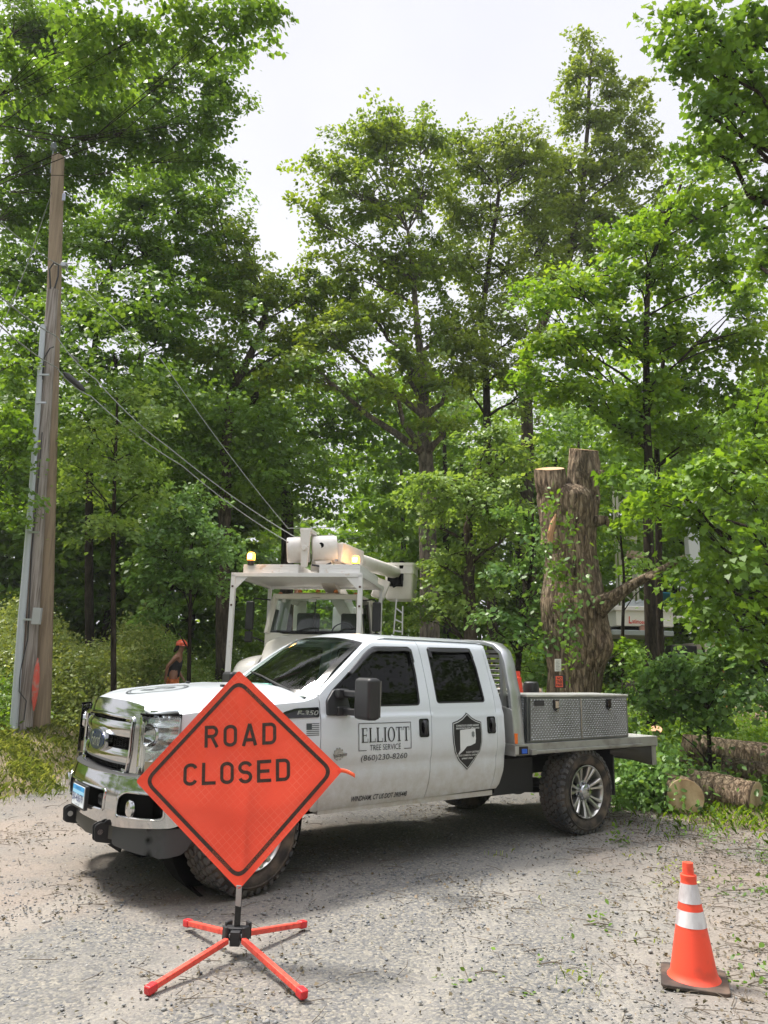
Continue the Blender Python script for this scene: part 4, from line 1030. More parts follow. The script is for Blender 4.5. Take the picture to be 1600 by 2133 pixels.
def border(r0, r1, cr0, cr1):
    o = rounded([(0, -r0), (r0, 0), (0, r0), (-r0, 0)], cr0, 8); i = rounded([(0, -r1), (r1, 0), (0, r1), (-r1, 0)], cr1, 8); n = len(o)
    K = 14; ov, iv = [], []
    for k in range(n):
        for t in range(K if (k % 9 == 8) else 1):
            tt = t/(K if (k % 9 == 8) else 1)
            ov.append(Vector(o[k]).lerp(Vector(o[(k+1) % n]), tt)); iv.append(Vector(i[k]).lerp(Vector(i[(k+1) % n]), tt))
    n = len(ov); vs = []
    for a, b in zip(ov, iv): vs += [SF(a.x, a.y, .007), SF(b.x, b.y, .007)]
    b_.add(vs, [(2*k, 2*((k+1) % n), 2*((k+1) % n)+1, 2*k+1) for k in range(n)])
border(.588, .556, .075, .055)
b_.build('sign_border', ink, SGo, False)
b_ = MB()
# highway style capitals drawn as stroked paths
def cap_stroke(pts, w, closed=False):
    pts = [Vector(p) for p in pts]
    if len(pts) == 2: pts = [pts[0].lerp(pts[1], t/4) for t in range(5)]
    n = len(pts); L_, R_ = [], []
    for i, p in enumerate(pts):
        if closed: a, c = pts[i-1], pts[(i+1) % n]
        else: a, c = pts[max(0, i-1)], pts[min(n-1, i+1)]
        d1 = (p-a).normalized() if (p-a).length > 1e-6 else (c-p).normalized(); d2 = (c-p).normalized() if (c-p).length > 1e-6 else d1
        t = (d1+d2).normalized(); nn = Vector((-t.y, t.x)); k = 1/max(.5, nn.dot(Vector((-d1.y, d1.x))))
        L_.append(p + nn*w/2*k); R_.append(p - nn*w/2*k)
    vs = []
    for a, c in zip(L_, R_): vs += [SF(a.x, a.y, .008), SF(c.x, c.y, .008)]
    m = n if closed else n-1
    b_.add(vs, [(2*i, 2*((i+1) % n), 2*((i+1) % n)+1, 2*i+1) for i in range(m)])
def arc(cx, cy, rx, ry, a0, a1, k=10): return [(cx + rx*cos(radians(a0+(a1-a0)*i/k)), cy + ry*sin(radians(a0+(a1-a0)*i/k))) for i in range(k+1)]
def letter(c, x, y, W, H, w):
    h = w/2; l, r, t, bt = x+h, x+W-h, y+H-h, y+h; m = y + H*.5; cr = W*.30
    if c == 'R':
        cap_stroke([(l, y), (l, y+H)], w); rr = (t-(m-.0*H))/2; cap_stroke([(l, t), (r-rr, t)] + arc(r-rr, t-rr, rr, rr, 80, -80) + [(r-rr, t-2*rr), (l, t-2*rr)], w); cap_stroke([(x+W*.52, t-2*rr), (x+W-h*.6, y)], w)
    if c == 'O': cap_stroke(arc(x+W/2, t-cr, W/2-h, cr, 0, 180) + arc(x+W/2, bt+cr, W/2-h, cr, 180, 360), w, True)
    if c == 'A': cap_stroke([(x+h*.6, y), (x+W/2, y+H)], w); cap_stroke([(x+W/2, y+H), (x+W-h*.6, y)], w); cap_stroke([(x+W*.22, y+H*.27), (x+W*.78, y+H*.27)], w)
    if c == 'D': cap_stroke([(l, y), (l, y+H)], w); cap_stroke([(l, t), (r-cr, t)] + arc(r-cr, t-cr, cr, cr, 80, 0) + arc(r-cr, bt+cr, cr, cr, 0, -80) + [(r-cr, bt), (l, bt)], w)
    if c == 'C': cap_stroke(arc(x+W/2, t-cr, W/2-h, cr, 12, 180) + arc(x+W/2, bt+cr, W/2-h, cr, 180, 348), w)
    if c == 'L': cap_stroke([(l, y+H), (l, y)], w); cap_stroke([(l, bt), (x+W, bt)], w)
    if c == 'E':
        cap_stroke([(l, y+H), (l, y)], w)
        for yy, e in ((t, 0), (m, .12*W), (bt, 0)): cap_stroke([(l, yy), (x+W-e, yy)], w)
    if c == 'S':
        q = (t-bt)/4; cap_stroke(arc(x+W/2, t-q, W/2-h, q, 15, 180) + arc(x+W/2, t-q, W/2-h, q, 180, 270)[1:] + arc(x+W/2, bt+q, W/2-h, q, 90, 0)[1:] + arc(x+W/2, bt+q, W/2-h, q, 0, -165)[1:], w)
def word(s, cx, y, W, H, w, gap):
    tot = len(s)*W + (len(s)-1)*gap; x = cx - tot/2
    for c in s: letter(c, x, y, W, H, w); x += W + gap
word('ROAD', .012, .180, .086, .130, .020, .034)
b_.build('sign_lettering', ink, SGo, False); b_ = MB()
word('CLOSED', -.010, -.038, .086, .130, .020, .028)
b_.build('sign_lettering', ink, SGo, False)
b_ = MB()
def diag_text(s, c, ang, L, h):
    vs, fs = text_geo(s, bold=.01); ca, sa = cos(ang), sin(ang)
    b_.add([SF(c[0] + ((x-.5)*L)*ca - ((y-.5)*h)*sa, c[1] + ((x-.5)*L)*sa + ((y-.5)*h)*ca, .011) for x, y in vs], fs)
diag_text('ROAD CLOSED', (-.105, -.467), -pi/4, .14, .016)
fo_m = mat('faded_orange', (.32, .07, .035), .4); b_.build('maker_lettering', fo_m, SGo, False); b_ = MB(); diag_text('SAFETY ZONE SPECIALISTS', (.140, -.432), pi/4, .25, .016)
b_.build('maker_lettering', fo_m, SGo, False); b_ = MB()
diag_text('ROAD CLOSED', (.10, .472), -pi/4, .14, .016)
b_.build('maker_lettering', mat('faded_orange', (.32, .07, .035), .4), SGo, False)
b_ = MB(); b_.grid(lambda u, v: Vector(SF(H_-.03 + .105*u, -.012 + .024*v - .035*u*u)) + Vector((0, .015*sin(u*5), 0)), 8, 3); b_.build('loose_strap', mat('strap_orange', (.9, .12, .04), .5), SGo, solid=.002)
b_ = MB(); b_.tube([SF(0, -H_+.02, -.02), SF(0, H_-.02, -.02)], .008, 6); b_.tube([SF(-H_+.02, 0, -.02), SF(H_-.02, 0, -.02)], .008, 6); b_.build('cross_rib', mat('fibre_rod', (.5, .45, .2), .4), SG)
top = Vector(SF(0, -H_+.03, -.012)); hub = Vector((-.03+.035, 0, .205)); bx = Vector((.035, 0, .17))
b_ = MB(); b_.bar(top, Vector((.010, .02, .255)), .032, .03); b_.build('mast', mat('galvanised', (.5, .52, .54), .4, .8), SG, bevel=.003)
b_ = MB(); b_.bar(Vector((.010, .02, .30)), (.012, .01, .09), .036, .036); b_.build('mast_base', gloss_black, SG, bevel=.003)
b_ = MB(); b_.box((.015, .0, .125), (.13, .06, .07)); b_.box((.015, .0, .11), (.06, .13, .08))
for sx in (-1, 1):
    for sy in (-1, 1): b_.box((.015+sx*.06, sy*.05, .13), (.02, .05, .09), Matrix.Rotation(sx*sy*radians(35), 3, 'Z'))
b_.build('hub', black_plastic, SG, bevel=.006)
b_ = MB()
for sx in (-1, 1): b_.lathe([(.011, 0), (.011, .006), (.006, .010), (0, .010)], 10, (.015+sx*.032, -.031, .12), (0, -1, 0))
b_.build('hub_bolt', mat('galvanised', (.5, .52, .54), .4, .8), SG)
red_leg = mat('leg_red', (.78, .085, .055), .42, noise=(30, (.55, .04, .03), .5, .7)); red_cap = mat('cap_red', (.60, .025, .03), .4)
for fx, fy in ((-1.150, 4.22), (-.350, 4.215), (-1.215, 5.24), (-.455, 5.27)):
    a = Vector((.015, 0, .115)); f_ = Vector((fx - SG.location.x, fy - SG.location.y, .035))
    d = (f_-a).normalized(); s = a + d*.085
    b_ = MB(); b_.bar(s, f_ - d*.03, .031, .031); l = b_.build('leg', red_leg, SG, bevel=.004)
    b_ = MB(); b_.bar(f_ - d*.05, f_ + d*.012, .046, .046); b_.build('foot_cap', red_cap, l, bevel=.010)

# ================================================================== traffic cones
def cone_mesh(c, parentname=None, bands=True, dirty=True):
    o_ = mat('cone_orange', (.86, .075, .035), .5, noise=(7, (.48, .07, .045), .5, .8), bump=(30, .1, .003))
    R = lambda z: .135 - (z-.03)*.158
    b = MB(); b.lathe([(.150, .026), (.140, .04), (R(.055), .055)] + [(R(z), z) for z in np.linspace(.07, .60, 10)] + [(.0445, .61), (.047, .625), (.0465, .640), (.033, .644), (.031, .70), (.030, .715), (.024, .715)], 40, cap=True)
    body = b.build('cone_body', o_, c, ang=35)
    if bands:
        wh = mat('reflective_white', (.66, .64, .66), .3, noise=(10, (.30, .25, .25), .42, .68), bump=(22, .8, .01), stretch=(1, 1, .35))
        for z0, z1 in ((.335, .430), (.475, .590)):
            b = MB(); b.lathe([(R(z)+.0018, z) for z in np.linspace(z0, z1, 5)], 40, cap=False); b.build('reflective_band', wh, c)
    b = MB(); b.prism(rounded([(-.185, -.185), (.185, -.185), (.185, .185), (-.185, .185)], .04), lambda u, v, w: (u, v, w), 0, .026)
    b.build('cone_base', mat('cone_base_rubber', (.035, .026, .022), .8, noise=(7, (.13, .085, .06), .42, .7), bump=(40, .4, .004)), c, bevel=.008)
CZ = .865
C1 = empty('traffic_cone', (1.805, 4.585, 0.006), radians(-20), 'orange traffic cone with two scuffed silver bands on a dirty base on the gravel', 'traffic cone'); cone_mesh(C1); C1.scale = (.95, .95, CZ)
C2 = empty('traffic_cone', (0, 0, 0), 0, 'plain orange cone without bands standing behind the pickup cab on its flatbed', 'traffic cone'); cone_mesh(C2, None, False)
_r = Matrix.Translation(TRK.location) @ Matrix.Rotation(TRK.rotation_euler.z, 4, 'Z')
C2.location = _r @ Vector((4.02, .01, .965)); C2.rotation_euler = (0, 0, .6)
b = MB(); b.lathe([(.09, 0), (.10, .25), (.11, .26), (.11, .30), (.10, .33), (.08, .34), (.0, .34)], 20)
cj = b.build('plastic_jug', mat('jug_black', (.02, .02, .02), .4), None); cj.location = _r @ Vector((4.28, .03, .965)); tag(cj, 'small black container beside the plain cone on the flatbed', 'container')
cj.location.z = .965; cj.scale = (.9, .9, 1.75); cj.location.z = .965

# ================================================================== utility poles, conduit and wires
wood_b = mat('pole_wood', (.31, .235, .16), .85, noise=(3, (.22, .165, .11), .42, .65), bump=(25, .4, .006), stretch=(8, 8, .25))
wood_g = mat('old_pole_wood', (.38, .34, .31), .9, noise=(3.5, (.20, .165, .14), .42, .62), bump=(25, .8, .012), stretch=(9, 9, .22))
YP = 14.0
def pole_pts(pa, pb, Ya, Yb, k=14):
    a, b = P(*pa, Ya), P(*pb, Yb); return [a.lerp(b, i/k) for i in range(k+1)]
pb = pole_pts((84, 1545), (121, 327), YP, YP); g0 = pb[0].copy(); zb = gz(g0.x, g0.y); pb[0].z = min(pb[0].z, zb) - .15
bp_ = empty('utility_pole', (g0.x, g0.y, zb), 0, 'brown round utility pole with a grey insulator on its top, at the left roadside', 'utility pole', None)
def rel(pts, o): return [Vector(p) - o.location for p in pts]
b = MB(); b.tube(rel(pb, bp_), [.168 - .040*i/14 for i in range(15)], 20); b.build('pole', wood_b, bp_, ang=60)
tp = Vector(rel(pb, bp_)[-1])
b = MB(); q = tp + Vector((-.11, -.02, .05)); b.tube([q + Vector((0, 0, -.45)), q + Vector((0, 0, .12))], .014, 6); b.lathe([(.03, .1), (.07, .12), (.05, .15), (.07, .18), (.05, .20), (.065, .23), (.045, .27), (.03, .30), (0, .31)], 16, q); b.build('insulator', mat('porcelain', (.22, .25, .29), .25), bp_)
b = MB(); p_ = P(134, 552, YP-.15) - bp_.location; b.box(p_, (.10, .12, .08)); b.tube([p_+Vector((-.2, 0, 0)), p_+Vector((.15, 0, .05))], .012, 5); b.build('clamp', mat('galvanised', (.5, .52, .54), .4, .8), bp_)
b = MB(); b.box(P(133, 410, YP-.13) - bp_.location, (.06, .03, .16)); b.build('tag', mat('tag_lilac', (.45, .47, .62), .5), bp_)
pg = pole_pts((47, 1553), (110, 603), YP-.32, YP-.28, 12); g0 = pg[0].copy(); zb = gz(g0.x, g0.y); pg[0].z = min(pg[0].z, zb) - .15
gp_ = empty('utility_pole', (g0.x, g0.y, zb), 0, 'weathered grey cut-off pole with splintered red-stained side leaning beside the brown pole', 'utility pole', None)
b = MB(); b.tube(rel(pg, gp_), [.150 - .042*i/12 for i in range(13)], 18); b.build('pole', wood_g, gp_, ang=60)
b = MB(); st = [P(62+8*t, 1525-190*t, YP-.50) for t in np.linspace(0, 1, 6)]
b.tube(rel([P(79 - 9*t, 1370+110*t, YP-.47) for t in np.linspace(0, 1, 6)], gp_), [.01, .045, .06, .06, .045, .01], 8); b.build('red_stain', mat('spray_red', (.62, .10, .07), .8, noise=(8, (.36, .25, .21), .5, .7)), gp_)
b = MB(); b.tube(rel([P(28, 1545, YP-.42), P(50, 1300, YP-.42), P(62, 1100, YP-.42), P(80, 850, YP-.42)], gp_), [.085, .075, .06, .035], 10); b.build('split_timber', mat('dark_split_wood', (.13, .09, .07), .9, noise=(4, (.24, .19, .15), .4, .7), stretch=(9, 9, .3)), gp_)
b = MB(); b.tube(rel([P(26, 1550, YP-.55), P(45, 1290, YP-.52), P(62, 1080, YP-.50), P(78, 860, YP-.47), P(90, 677, YP-.44)], gp_), [.068, .066, .055, .052, .050], 14); b.build('conduit', mat('pvc_grey', (.46, .50, .53), .4), gp_)
b = MB()
for px, py in ((29, 1537), (47, 1290), (62, 1108), (78, 838), (84, 780)): q = P(px+8, py, YP-.55) - gp_.location; b.box(q, (.20, .03, .035))
b.build('conduit_strap', mat('galvanised', (.5, .52, .54), .4, .8), gp_)
b = MB(); b.box(P(77, 1283, YP-.52) - gp_.location, (.15, .08, .30)); b.build('junction_box', mat('box_grey', (.42, .44, .44), .5), gp_, bevel=.01)
b = MB(); b.tube(rel([P(88, 900, YP-.46), P(80, 1000, YP-.47), P(66, 1150, YP-.48), P(58, 1330, YP-.5), P(42, 1400, YP-.56), P(40, 1440, YP-.6), P(55, 1460, YP-.6), P(50, 1500, YP-.6)], gp_), .010, 5)
b.build('loose_cable', mat('cable_black', (.02, .02, .02), .5), gp_); b = MB()
b.tube(rel([P(105, 600, YP-.40), P(103, 560, YP-.4), P(112, 547, YP-.4), P(122, 552, YP-.36), P(121, 575, YP-.36), P(114, 600, YP-.36)], gp_), .016, 6)
b.build('loose_cable', mat('cable_black', (.02, .02, .02), .5), gp_); b = MB()
b.tube(rel([P(88, 790, YP-.46), P(92, 745, YP-.48), P(104, 725, YP-.48), P(112, 722, YP-.42)], gp_), .012, 5)
b.build('loose_cable', mat('cable_black', (.02, .02, .02), .5), gp_)
def wire(name, pts, r, m, label, sag=.0, cat='wire', group=None):
    ps = [P(*p) for p in pts]; out = []
    for i in range(len(ps)-1):
        for t in np.linspace(0, 1, 10)[:-1]: q = ps[i].lerp(ps[i+1], t); q.z -= sag*4*t*(1-t); out.append(q)
    out.append(ps[-1]); b = MB(); b.tube(out, r, 5); o = b.build(name, m, None); tag(o, label, cat, group); return o
wg = mat('wire_grey', (.30, .31, .30), .5, .2); wk = mat('wire_black', (.03, .03, .03), .5)
wire('overhead_cable', [(-60, 405, 8.5), (134, 556, YP-.2), (330, 740, 14.2), (600, 1100, 15.4), (785, 1085, 41)], .008, wg, 'uppermost grey wire crossing the brown pole at its metal clamp', .1)
wire('overhead_cable', [(-60, 560, 8.0), (118, 700, YP-.5), (200, 790, 13.6), (350, 930, 14.0), (615, 1118, 15.4), (785, 1100, 41)], .011, wg, 'middle pale cable running from the left edge past the grey pole to the road behind', .08)
wire('overhead_cable', [(-60, 620, 8.0), (118, 765, YP-.5), (190, 825, 13.6), (380, 970, 14.2), (600, 1128, 15.4), (785, 1112, 41)], .011, wg, 'lowest dark cable with a black splice case just right of the brown pole', .08)
b = MB(); b.tube([P(132, 775, YP-.5), P(142, 783, YP-.47), P(168, 806, YP-.42), P(176, 813, YP-.4)], [.02, .06, .06, .02], 10); o = b.build('splice_case', wk, None); tag(o, 'black splice case hanging on the lowest cable beside the brown pole', 'splice case')
b = MB(); b.tube([P(146, 738, YP-.2), P(158, 748, YP+.1), P(163, 753, YP+.2)], [.02, .035, .02], 8); o = b.build('splice_case', wg, None); tag(o, 'small grey splice on the middle pale cable beside the brown pole', 'splice case')
wire('guy_wire', [(108, 400, YP-.1), (57, 550, YP-2), (0, 690, YP-4), (-40, 800, 8)], .006, wk, 'thin steel guy wire running down to the left edge from the brown pole', 0)
wire('guy_wire', [(-40, 120, 8), (108, 330, YP)], .005, wk, 'thin wire rising to the left from the insulator', .1)

# distant poles over the road
for px, py0, py1, Y, r_, lab in ((785, 1330, 1078, 42, .17, 'tall brown distant pole standing above the bucket truck boom'), (771, 1330, 1108, 46, .13, 'thin grey distant pole with a street lamp arm beside the brown one')):
    a = P(px-1, py0, Y); c = P(px+1, py1, Y); a.z = gz(a.x, a.y) - .1
    e = empty('distant_pole', (a.x, a.y, a.z), 0, lab, 'utility pole'); b = MB(); b.tube([Vector((0, 0, 0)), c - a], [r_, r_*.8], 12); b.build('pole', wood_b if r_ > .15 else wood_g, e)
    if r_ < .15:
        b = MB(); q = P(771, 1125, Y) - a; b.tube([q, q + Vector((-.5, 0, .2)), q + Vector((-.9, 0, .55)), q + Vector((-.6, 0, .7))], .04, 6); b.box(q + Vector((-.45, 0, .72)), (.5, .2, .12)); b.build('lamp_arm', mat('galvanised', (.5, .52, .54), .4, .8), e)
# ================================================================== big cut maple stump
def bark(name, c1, c2, c3, st=(5, 5, .9), strength=1.0, dist=.03):
    m = bpy.data.materials.new(name); m.use_nodes = True; nt = m.node_tree; N = nt.nodes; L = nt.links; b = N['Principled BSDF']
    tc = N.new('ShaderNodeTexCoord'); mp = N.new('ShaderNodeMapping'); mp.inputs['Scale'].default_value = st; L.new(tc.outputs['Object'], mp.inputs[0])
    n = N.new('ShaderNodeTexNoise'); n.inputs['Scale'].default_value = 3.2; n.inputs['Detail'].default_value = 10; n.inputs['Roughness'].default_value = .68; n.inputs['Distortion'].default_value = .6; L.new(mp.outputs[0], n.inputs['Vector'])
    r = N.new('ShaderNodeValToRGB'); r.color_ramp.elements[0].position = .33; r.color_ramp.elements[0].color = (*c1, 1); r.color_ramp.elements[1].position = .68; r.color_ramp.elements[1].color = (*c3, 1)
    e = r.color_ramp.elements.new(.5); e.color = (*c2, 1)
    L.new(n.outputs['Fac'], r.inputs[0])
    dm = N.new('ShaderNodeVectorMath'); dm.operation = 'MULTIPLY_ADD'; L.new(n.outputs['Color'], dm.inputs[0]); dm.inputs[1].default_value = (.9, .9, .9); L.new(mp.outputs[0], dm.inputs[2])
    vo = N.new('ShaderNodeTexVoronoi'); vo.feature = 'DISTANCE_TO_EDGE'; vo.inputs['Scale'].default_value = 1.9; L.new(dm.outputs[0], vo.inputs['Vector'])
    vr = N.new('ShaderNodeMapRange'); vr.inputs['From Min'].default_value = .0; vr.inputs['From Max'].default_value = .11; vr.inputs['To Min'].default_value = .60; vr.inputs['To Max'].default_value = 1.0; L.new(vo.outputs['Distance'], vr.inputs['Value'])
    n3 = N.new('ShaderNodeTexNoise'); n3.inputs['Scale'].default_value = 1.3; n3.inputs['Detail'].default_value = 5; L.new(tc.outputs['Object'], n3.inputs['Vector'])
    r3 = N.new('ShaderNodeValToRGB'); r3.color_ramp.elements[0].position = .35; r3.color_ramp.elements[0].color = (.72, .74, .66, 1); r3.color_ramp.elements[1].position = .65; r3.color_ramp.elements[1].color = (1.1, 1.02, .95, 1); L.new(n3.outputs['Fac'], r3.inputs[0])
    mm = N.new('ShaderNodeMix'); mm.data_type = 'RGBA'; mm.blend_type = 'MULTIPLY'; mm.inputs[0].default_value = 1; L.new(r.outputs[0], mm.inputs[6]); L.new(r3.outputs[0], mm.inputs[7]); m5 = N.new('ShaderNodeVectorMath'); m5.operation = 'SCALE'; L.new(mm.outputs[2], m5.inputs[0]); L.new(vr.outputs[0], m5.inputs['Scale']); L.new(m5.outputs[0], b.inputs['Base Color'])
    b.inputs['Roughness'].default_value = .95; b.inputs['Specular IOR Level'].default_value = .1
    bp = N.new('ShaderNodeBump'); bp.inputs['Strength'].default_value = strength; bp.inputs['Distance'].default_value = dist; hs = N.new('ShaderNodeMath'); hs.operation = 'ADD'; L.new(n.outputs['Fac'], hs.inputs[0]); L.new(vr.outputs[0], hs.inputs[1]); L.new(hs.outputs[0], bp.inputs['Height']); L.new(bp.outputs[0], b.inputs['Normal'])
    return m
stump_bark = bark('stump_bark', (.085, .066, .05), (.29, .225, .165), (.54, .45, .35), (6.5, 6.5, 1.3), 1.0, .06)
tree_bark = bark('tree_bark', (.03, .025, .02), (.085, .07, .055), (.16, .135, .11), (4, 4, .8), .8, .02)
dark_bark = bark('dark_bark', (.012, .010, .008), (.035, .028, .022), (.07, .058, .045), (4, 4, .8), .6, .02)
cut_wood = mat('cut_wood', (.46, .31, .19), .8, noise=(4, (.48, .27, .12), .4, .7), bump=(40, .3, .004))
YS = 11.6
lft = [(1500, 1143), (1440, 1147), (1400, 1150), (1340, 1143), (1290, 1136), (1250, 1131), (1200, 1140), (1150, 1142), (1100, 1133), (1060, 1125), (1030, 1122), (1000, 1121)]
rgt = [(1500, 1268), (1440, 1262), (1400, 1266), (1340, 1282), (1290, 1276), (1250, 1268), (1200, 1261), (1150, 1252), (1100, 1251), (1060, 1257), (1030, 1258), (1000, 1259)]
ly = [p[0] for p in lft][::-1]; lx = [p[1] for p in lft][::-1]; rx_ = [p[1] for p in rgt][::-1]
base = base_s = P(1205, 1530, YS); base.z = gz(base.x, base.y)
ST = empty('cut_maple_trunk', base, 0, 'thick gnarled tree trunk sawn off into two stubs standing behind the pickup flatbed', 'tree trunk')
rs = np.random.default_rng(3); ph = rs.uniform(0, 6.28, 40)
def barkr(a, z, amp=1.):
    v = .035*sin(2*a + ph[0] + z*1.1) + .030*sin(3*a + ph[1] - z*1.7) + .022*sin(5*a + ph[2] + z*2.3 + sin(z*1.9))
    v += .020*abs(sin(9*a + ph[3] + 1.5*sin(z*2.1 + ph[4]))) + .013*abs(sin(17*a + ph[5] + 2*sin(z*3.3 + a))) + .009*sin(31*a + 5*sin(z*4+a)) 
    v += .018*sin(z*6 + 3*sin(a*2+ph[6])) + .010*sin(z*19 + 5*sin(a*3)) + .028*sin(4*a + z*3.1 + 2*sin(z*1.3)) - .035*math.exp(-((math.sin(a*1.5+.6*z+ph[7]))/.12)**2)
    return 1 + v*amp
b = MB(); rows = 110; n = 96; vs = []
y0, y1 = 1560, 1000
for i in range(rows):
    py = y0 + (y1-y0)*i/(rows-1)
    xl = float(np.interp(py, ly, lx)); xr = float(np.interp(py, ly, rx_))
    if py > 1500: xl -= (py-1500)*.25; xr += (py-1500)*.25
    a_, c_ = P(xl, py, YS), P(xr, py, YS); c = (a_+c_)/2; r = (c_.x-a_.x)/2*.95; c.z = a_.z
    for j in range(n):
        t = 2*pi*j/n; k = barkr(t, c.z)
        dep = 1.0 if py > 1040 else sqrt(max(.04, 1 - ((1040-py)/41)**2))
        burl = .16*math.exp(-((c.z-2.05)/.28)**2)*max(0, cos(t+.55))**3 + .13*math.exp(-((c.z-3.35)/.25)**2)*max(0, cos(t-.9-pi))**4 + .10*math.exp(-((c.z-2.65)/.2)**2)*max(0, cos(t+1.6))**3
        vs.append(Vector((c.x + cos(t)*r*(.55+.45*dep)*(k+burl*(.3 if abs(cos(t)) > .8 else 1)), YS + .25 - sin(-t)*r*k*.85*dep*(1+burl), c.z)) - base)
b.add(vs, [(i*n+j, i*n+(j+1) % n, (i+1)*n+(j+1) % n, (i+1)*n+j) for i in range(rows-1) for j in range(n)] + [tuple(range((rows-1)*n, rows*n))])
b.build('trunk', stump_bark, ST, ang=180)
def stub(p0, p1, r0, r1, nm, seed, tilt=(0, 0, 1)):
    p0, p1 = Vector(p0), Vector(p1); k = 26; m_ = 56; b = MB(); vs = []
    for i in range(k):
        t = i/(k-1); c = p0.lerp(p1, t); r = (r0 + (r1-r0)*t)*(1 + .09*sin(t*7+seed) + .05*sin(t*15+seed*2))
        for j in range(m_):
            a = 2*pi*j/m_; kk = barkr(a + seed, c.z*1.3 + seed, 1.7) + .10*math.exp(-((t-.62)/.12)**2)*max(0, cos(a-.4))**3 + .12*math.exp(-((t-.88)/.07)**2)*max(0, cos(a-.2-seed*.1))**4; q = Vector((cos(a)*r*kk, sin(a)*r*kk, 0))
            if i == k-1 or True: q.z += (q.x*tilt[0] + q.y*tilt[1])*t
            vs.append(c + q - base)
    b.add(vs, [(i*m_+j, i*m_+(j+1) % m_, (i+1)*m_+(j+1) % m_, (i+1)*m_+j) for i in range(k-1) for j in range(m_)])
    o = b.build(nm, stump_bark, ST, ang=180)
    c = MB(); ring = vs[-m_:]; cc = sum(ring, Vector())/m_
    c.add([cc + (v-cc)*.93 + Vector((0, 0, .004)) for v in ring], [tuple(range(m_))]); c.build('cut_face', cut_wood, o, False)
stub(P(1163, 1130, YS) + Vector((0, .16, 0)), P(1150, 972, YS) + Vector((0, .12, 0)), .20, .235, 'sawn_stub', 1.3, (.08, .36, 1))
stub(P(1217, 1140, YS) + Vector((0, .20, 0)), P(1224, 927, YS) + Vector((0, .25, 0)), .22, .235, 'sawn_stub', 4.1, (-.06, .34, 1))
b = MB(); lp = [P(1245, 1260, YS-.1), P(1275, 1245, YS-.25), P(1310, 1222, YS-.4), P(1345, 1203, YS-.5), P(1395, 1178, YS-.6), P(1428, 1158, YS-.7)]
b.tube(rel(lp, ST), [.20, .11, .08, .062, .050, .03], 16, rf=lambda i, a, p: 1 + .10*sin(3*a + i) + .06*sin(7*a+2*i)); b.tube(rel([P(1350, 1200, YS-.55), P(1372, 1203, YS-.75)], ST), [.055, .04], 10); b.build('broken_limb', stump_bark, ST, ang=180)
b = MB(); q = P(1255, 1083, YS) - base
b.tube([q + Vector((-.1, .1, 0)), q + Vector((.06, 0, .0)), q + Vector((.10, -.02, -.10))], [.11, .07, .03], 10); b.build('knot', stump_bark, ST, ang=180); b = MB(); q = P(1257, 985, YS) - base; b.tube([q + Vector((-.12, .1, -.02)), q + Vector((.04, .05, .02))], [.1, .05], 10)
b.build('knot', stump_bark, ST, ang=180)
b = MB(); b.tube(rel([P(1148, 1140, YS-.42), P(1146, 1115, YS-.43), P(1152, 1090, YS-.42), P(1158, 1070, YS-.40)], ST), [.02, .05, .045, .01], 8); b.build('torn_wood', mat('torn_wood', (.50, .27, .14), .85, noise=(5, (.30, .17, .10), .4, .7), stretch=(6, 6, .6)), ST)
def plate(px0, px1, py0, py1, Y, w=0.):
    return lambda u, v, k=0.: P(px0 + (px1-px0)*u, py1 + (py0-py1)*v, Y) + Vector((0, -k-w, 0))
# notices on the trunk
def notice(x0, x1, y0, y1, nm, m_, label):
    f = plate(x0, x1, y0, y1, YS-.50); e = empty(nm, P((x0+x1)/2, y1, YS-.48), 0, label, 'notice'); b = MB()
    b.add([f(u, v, k) - e.location for k in (-.01, .006) for u, v in ((0, 0), (1, 0), (1, 1), (0, 1))], [(3, 2, 1, 0), (4, 5, 6, 7), (0, 1, 5, 4), (1, 2, 6, 5), (2, 3, 7, 6), (3, 0, 4, 7)]); b.build('board', m_, e, False); return e, f
e, f = notice(1156, 1169, 1372, 1398, 'paper_notice', mat('paper', (.62, .62, .55), .8, noise=(9, (.40, .39, .34), .5, .7)), 'small pale paper notice pinned above the orange sign on the thick trunk')
b = MB(); 
for i in range(7): b.add([f(u, .15+i*.11+v, .008) - e.location for u, v in ((.15, 0), (.55+.3*((i*37) % 5)/5, 0), (.55+.3*((i*37) % 5)/5, .035), (.15, .035))], [(0, 1, 2, 3)])
b.build('print_lines', mat('print_grey', (.25, .25, .23), .8), e, False)
e, f = notice(1155, 1178, 1406, 1433, 'warning_sign', mat('board_black', (.02, .02, .02), .5), 'black bordered orange small sign fixed low on the thick trunk')
b = MB(); b.add([f(u, v, .008) - e.location for u, v in ((.10, .08), (.78, .08), (.72, .93), (.10, .93))], [(0, 1, 2, 3)]); b.build('orange_face', mat('sign_face_orange', (.85, .13, .06), .5), e, False)
b = MB(); text_on(b, 'NO', .22, .66, .66, .86, lambda u, v, w: f(u, v, .011) - e.location, bold=.03); text_on(b, 'TRES', .16, .70, .40, .60, lambda u, v, w: f(u, v, .011) - e.location, bold=.03); text_on(b, 'PASS', .16, .70, .15, .35, lambda u, v, w: f(u, v, .011) - e.location, bold=.03)
b.build('sign_text', ink, e, False)
b = MB(); f = plate(1124, 1134, 1402, 1416, YS+1.2); b.add([P(1129, 1401, YS+1.2), P(1135, 1408, YS+1.2), P(1129, 1416, YS+1.2), P(1123, 1410, YS+1.2)], [(0, 1, 2, 3)])
fo_ = b.build('marker_flag', mat('flag_red', (.65, .02, .03), .5), None, solid=.004); tag(fo_, 'small red square marker in the leaves beside the thick trunk', 'marker')
b = MB(); p_ = P(1129, 1416, YS+1.2); b.tube([p_, (p_.x, p_.y, gz(p_.x, p_.y))], .006, 5); b.build('stake', mat('galvanised', (.5, .52, .54), .4, .8), fo_)

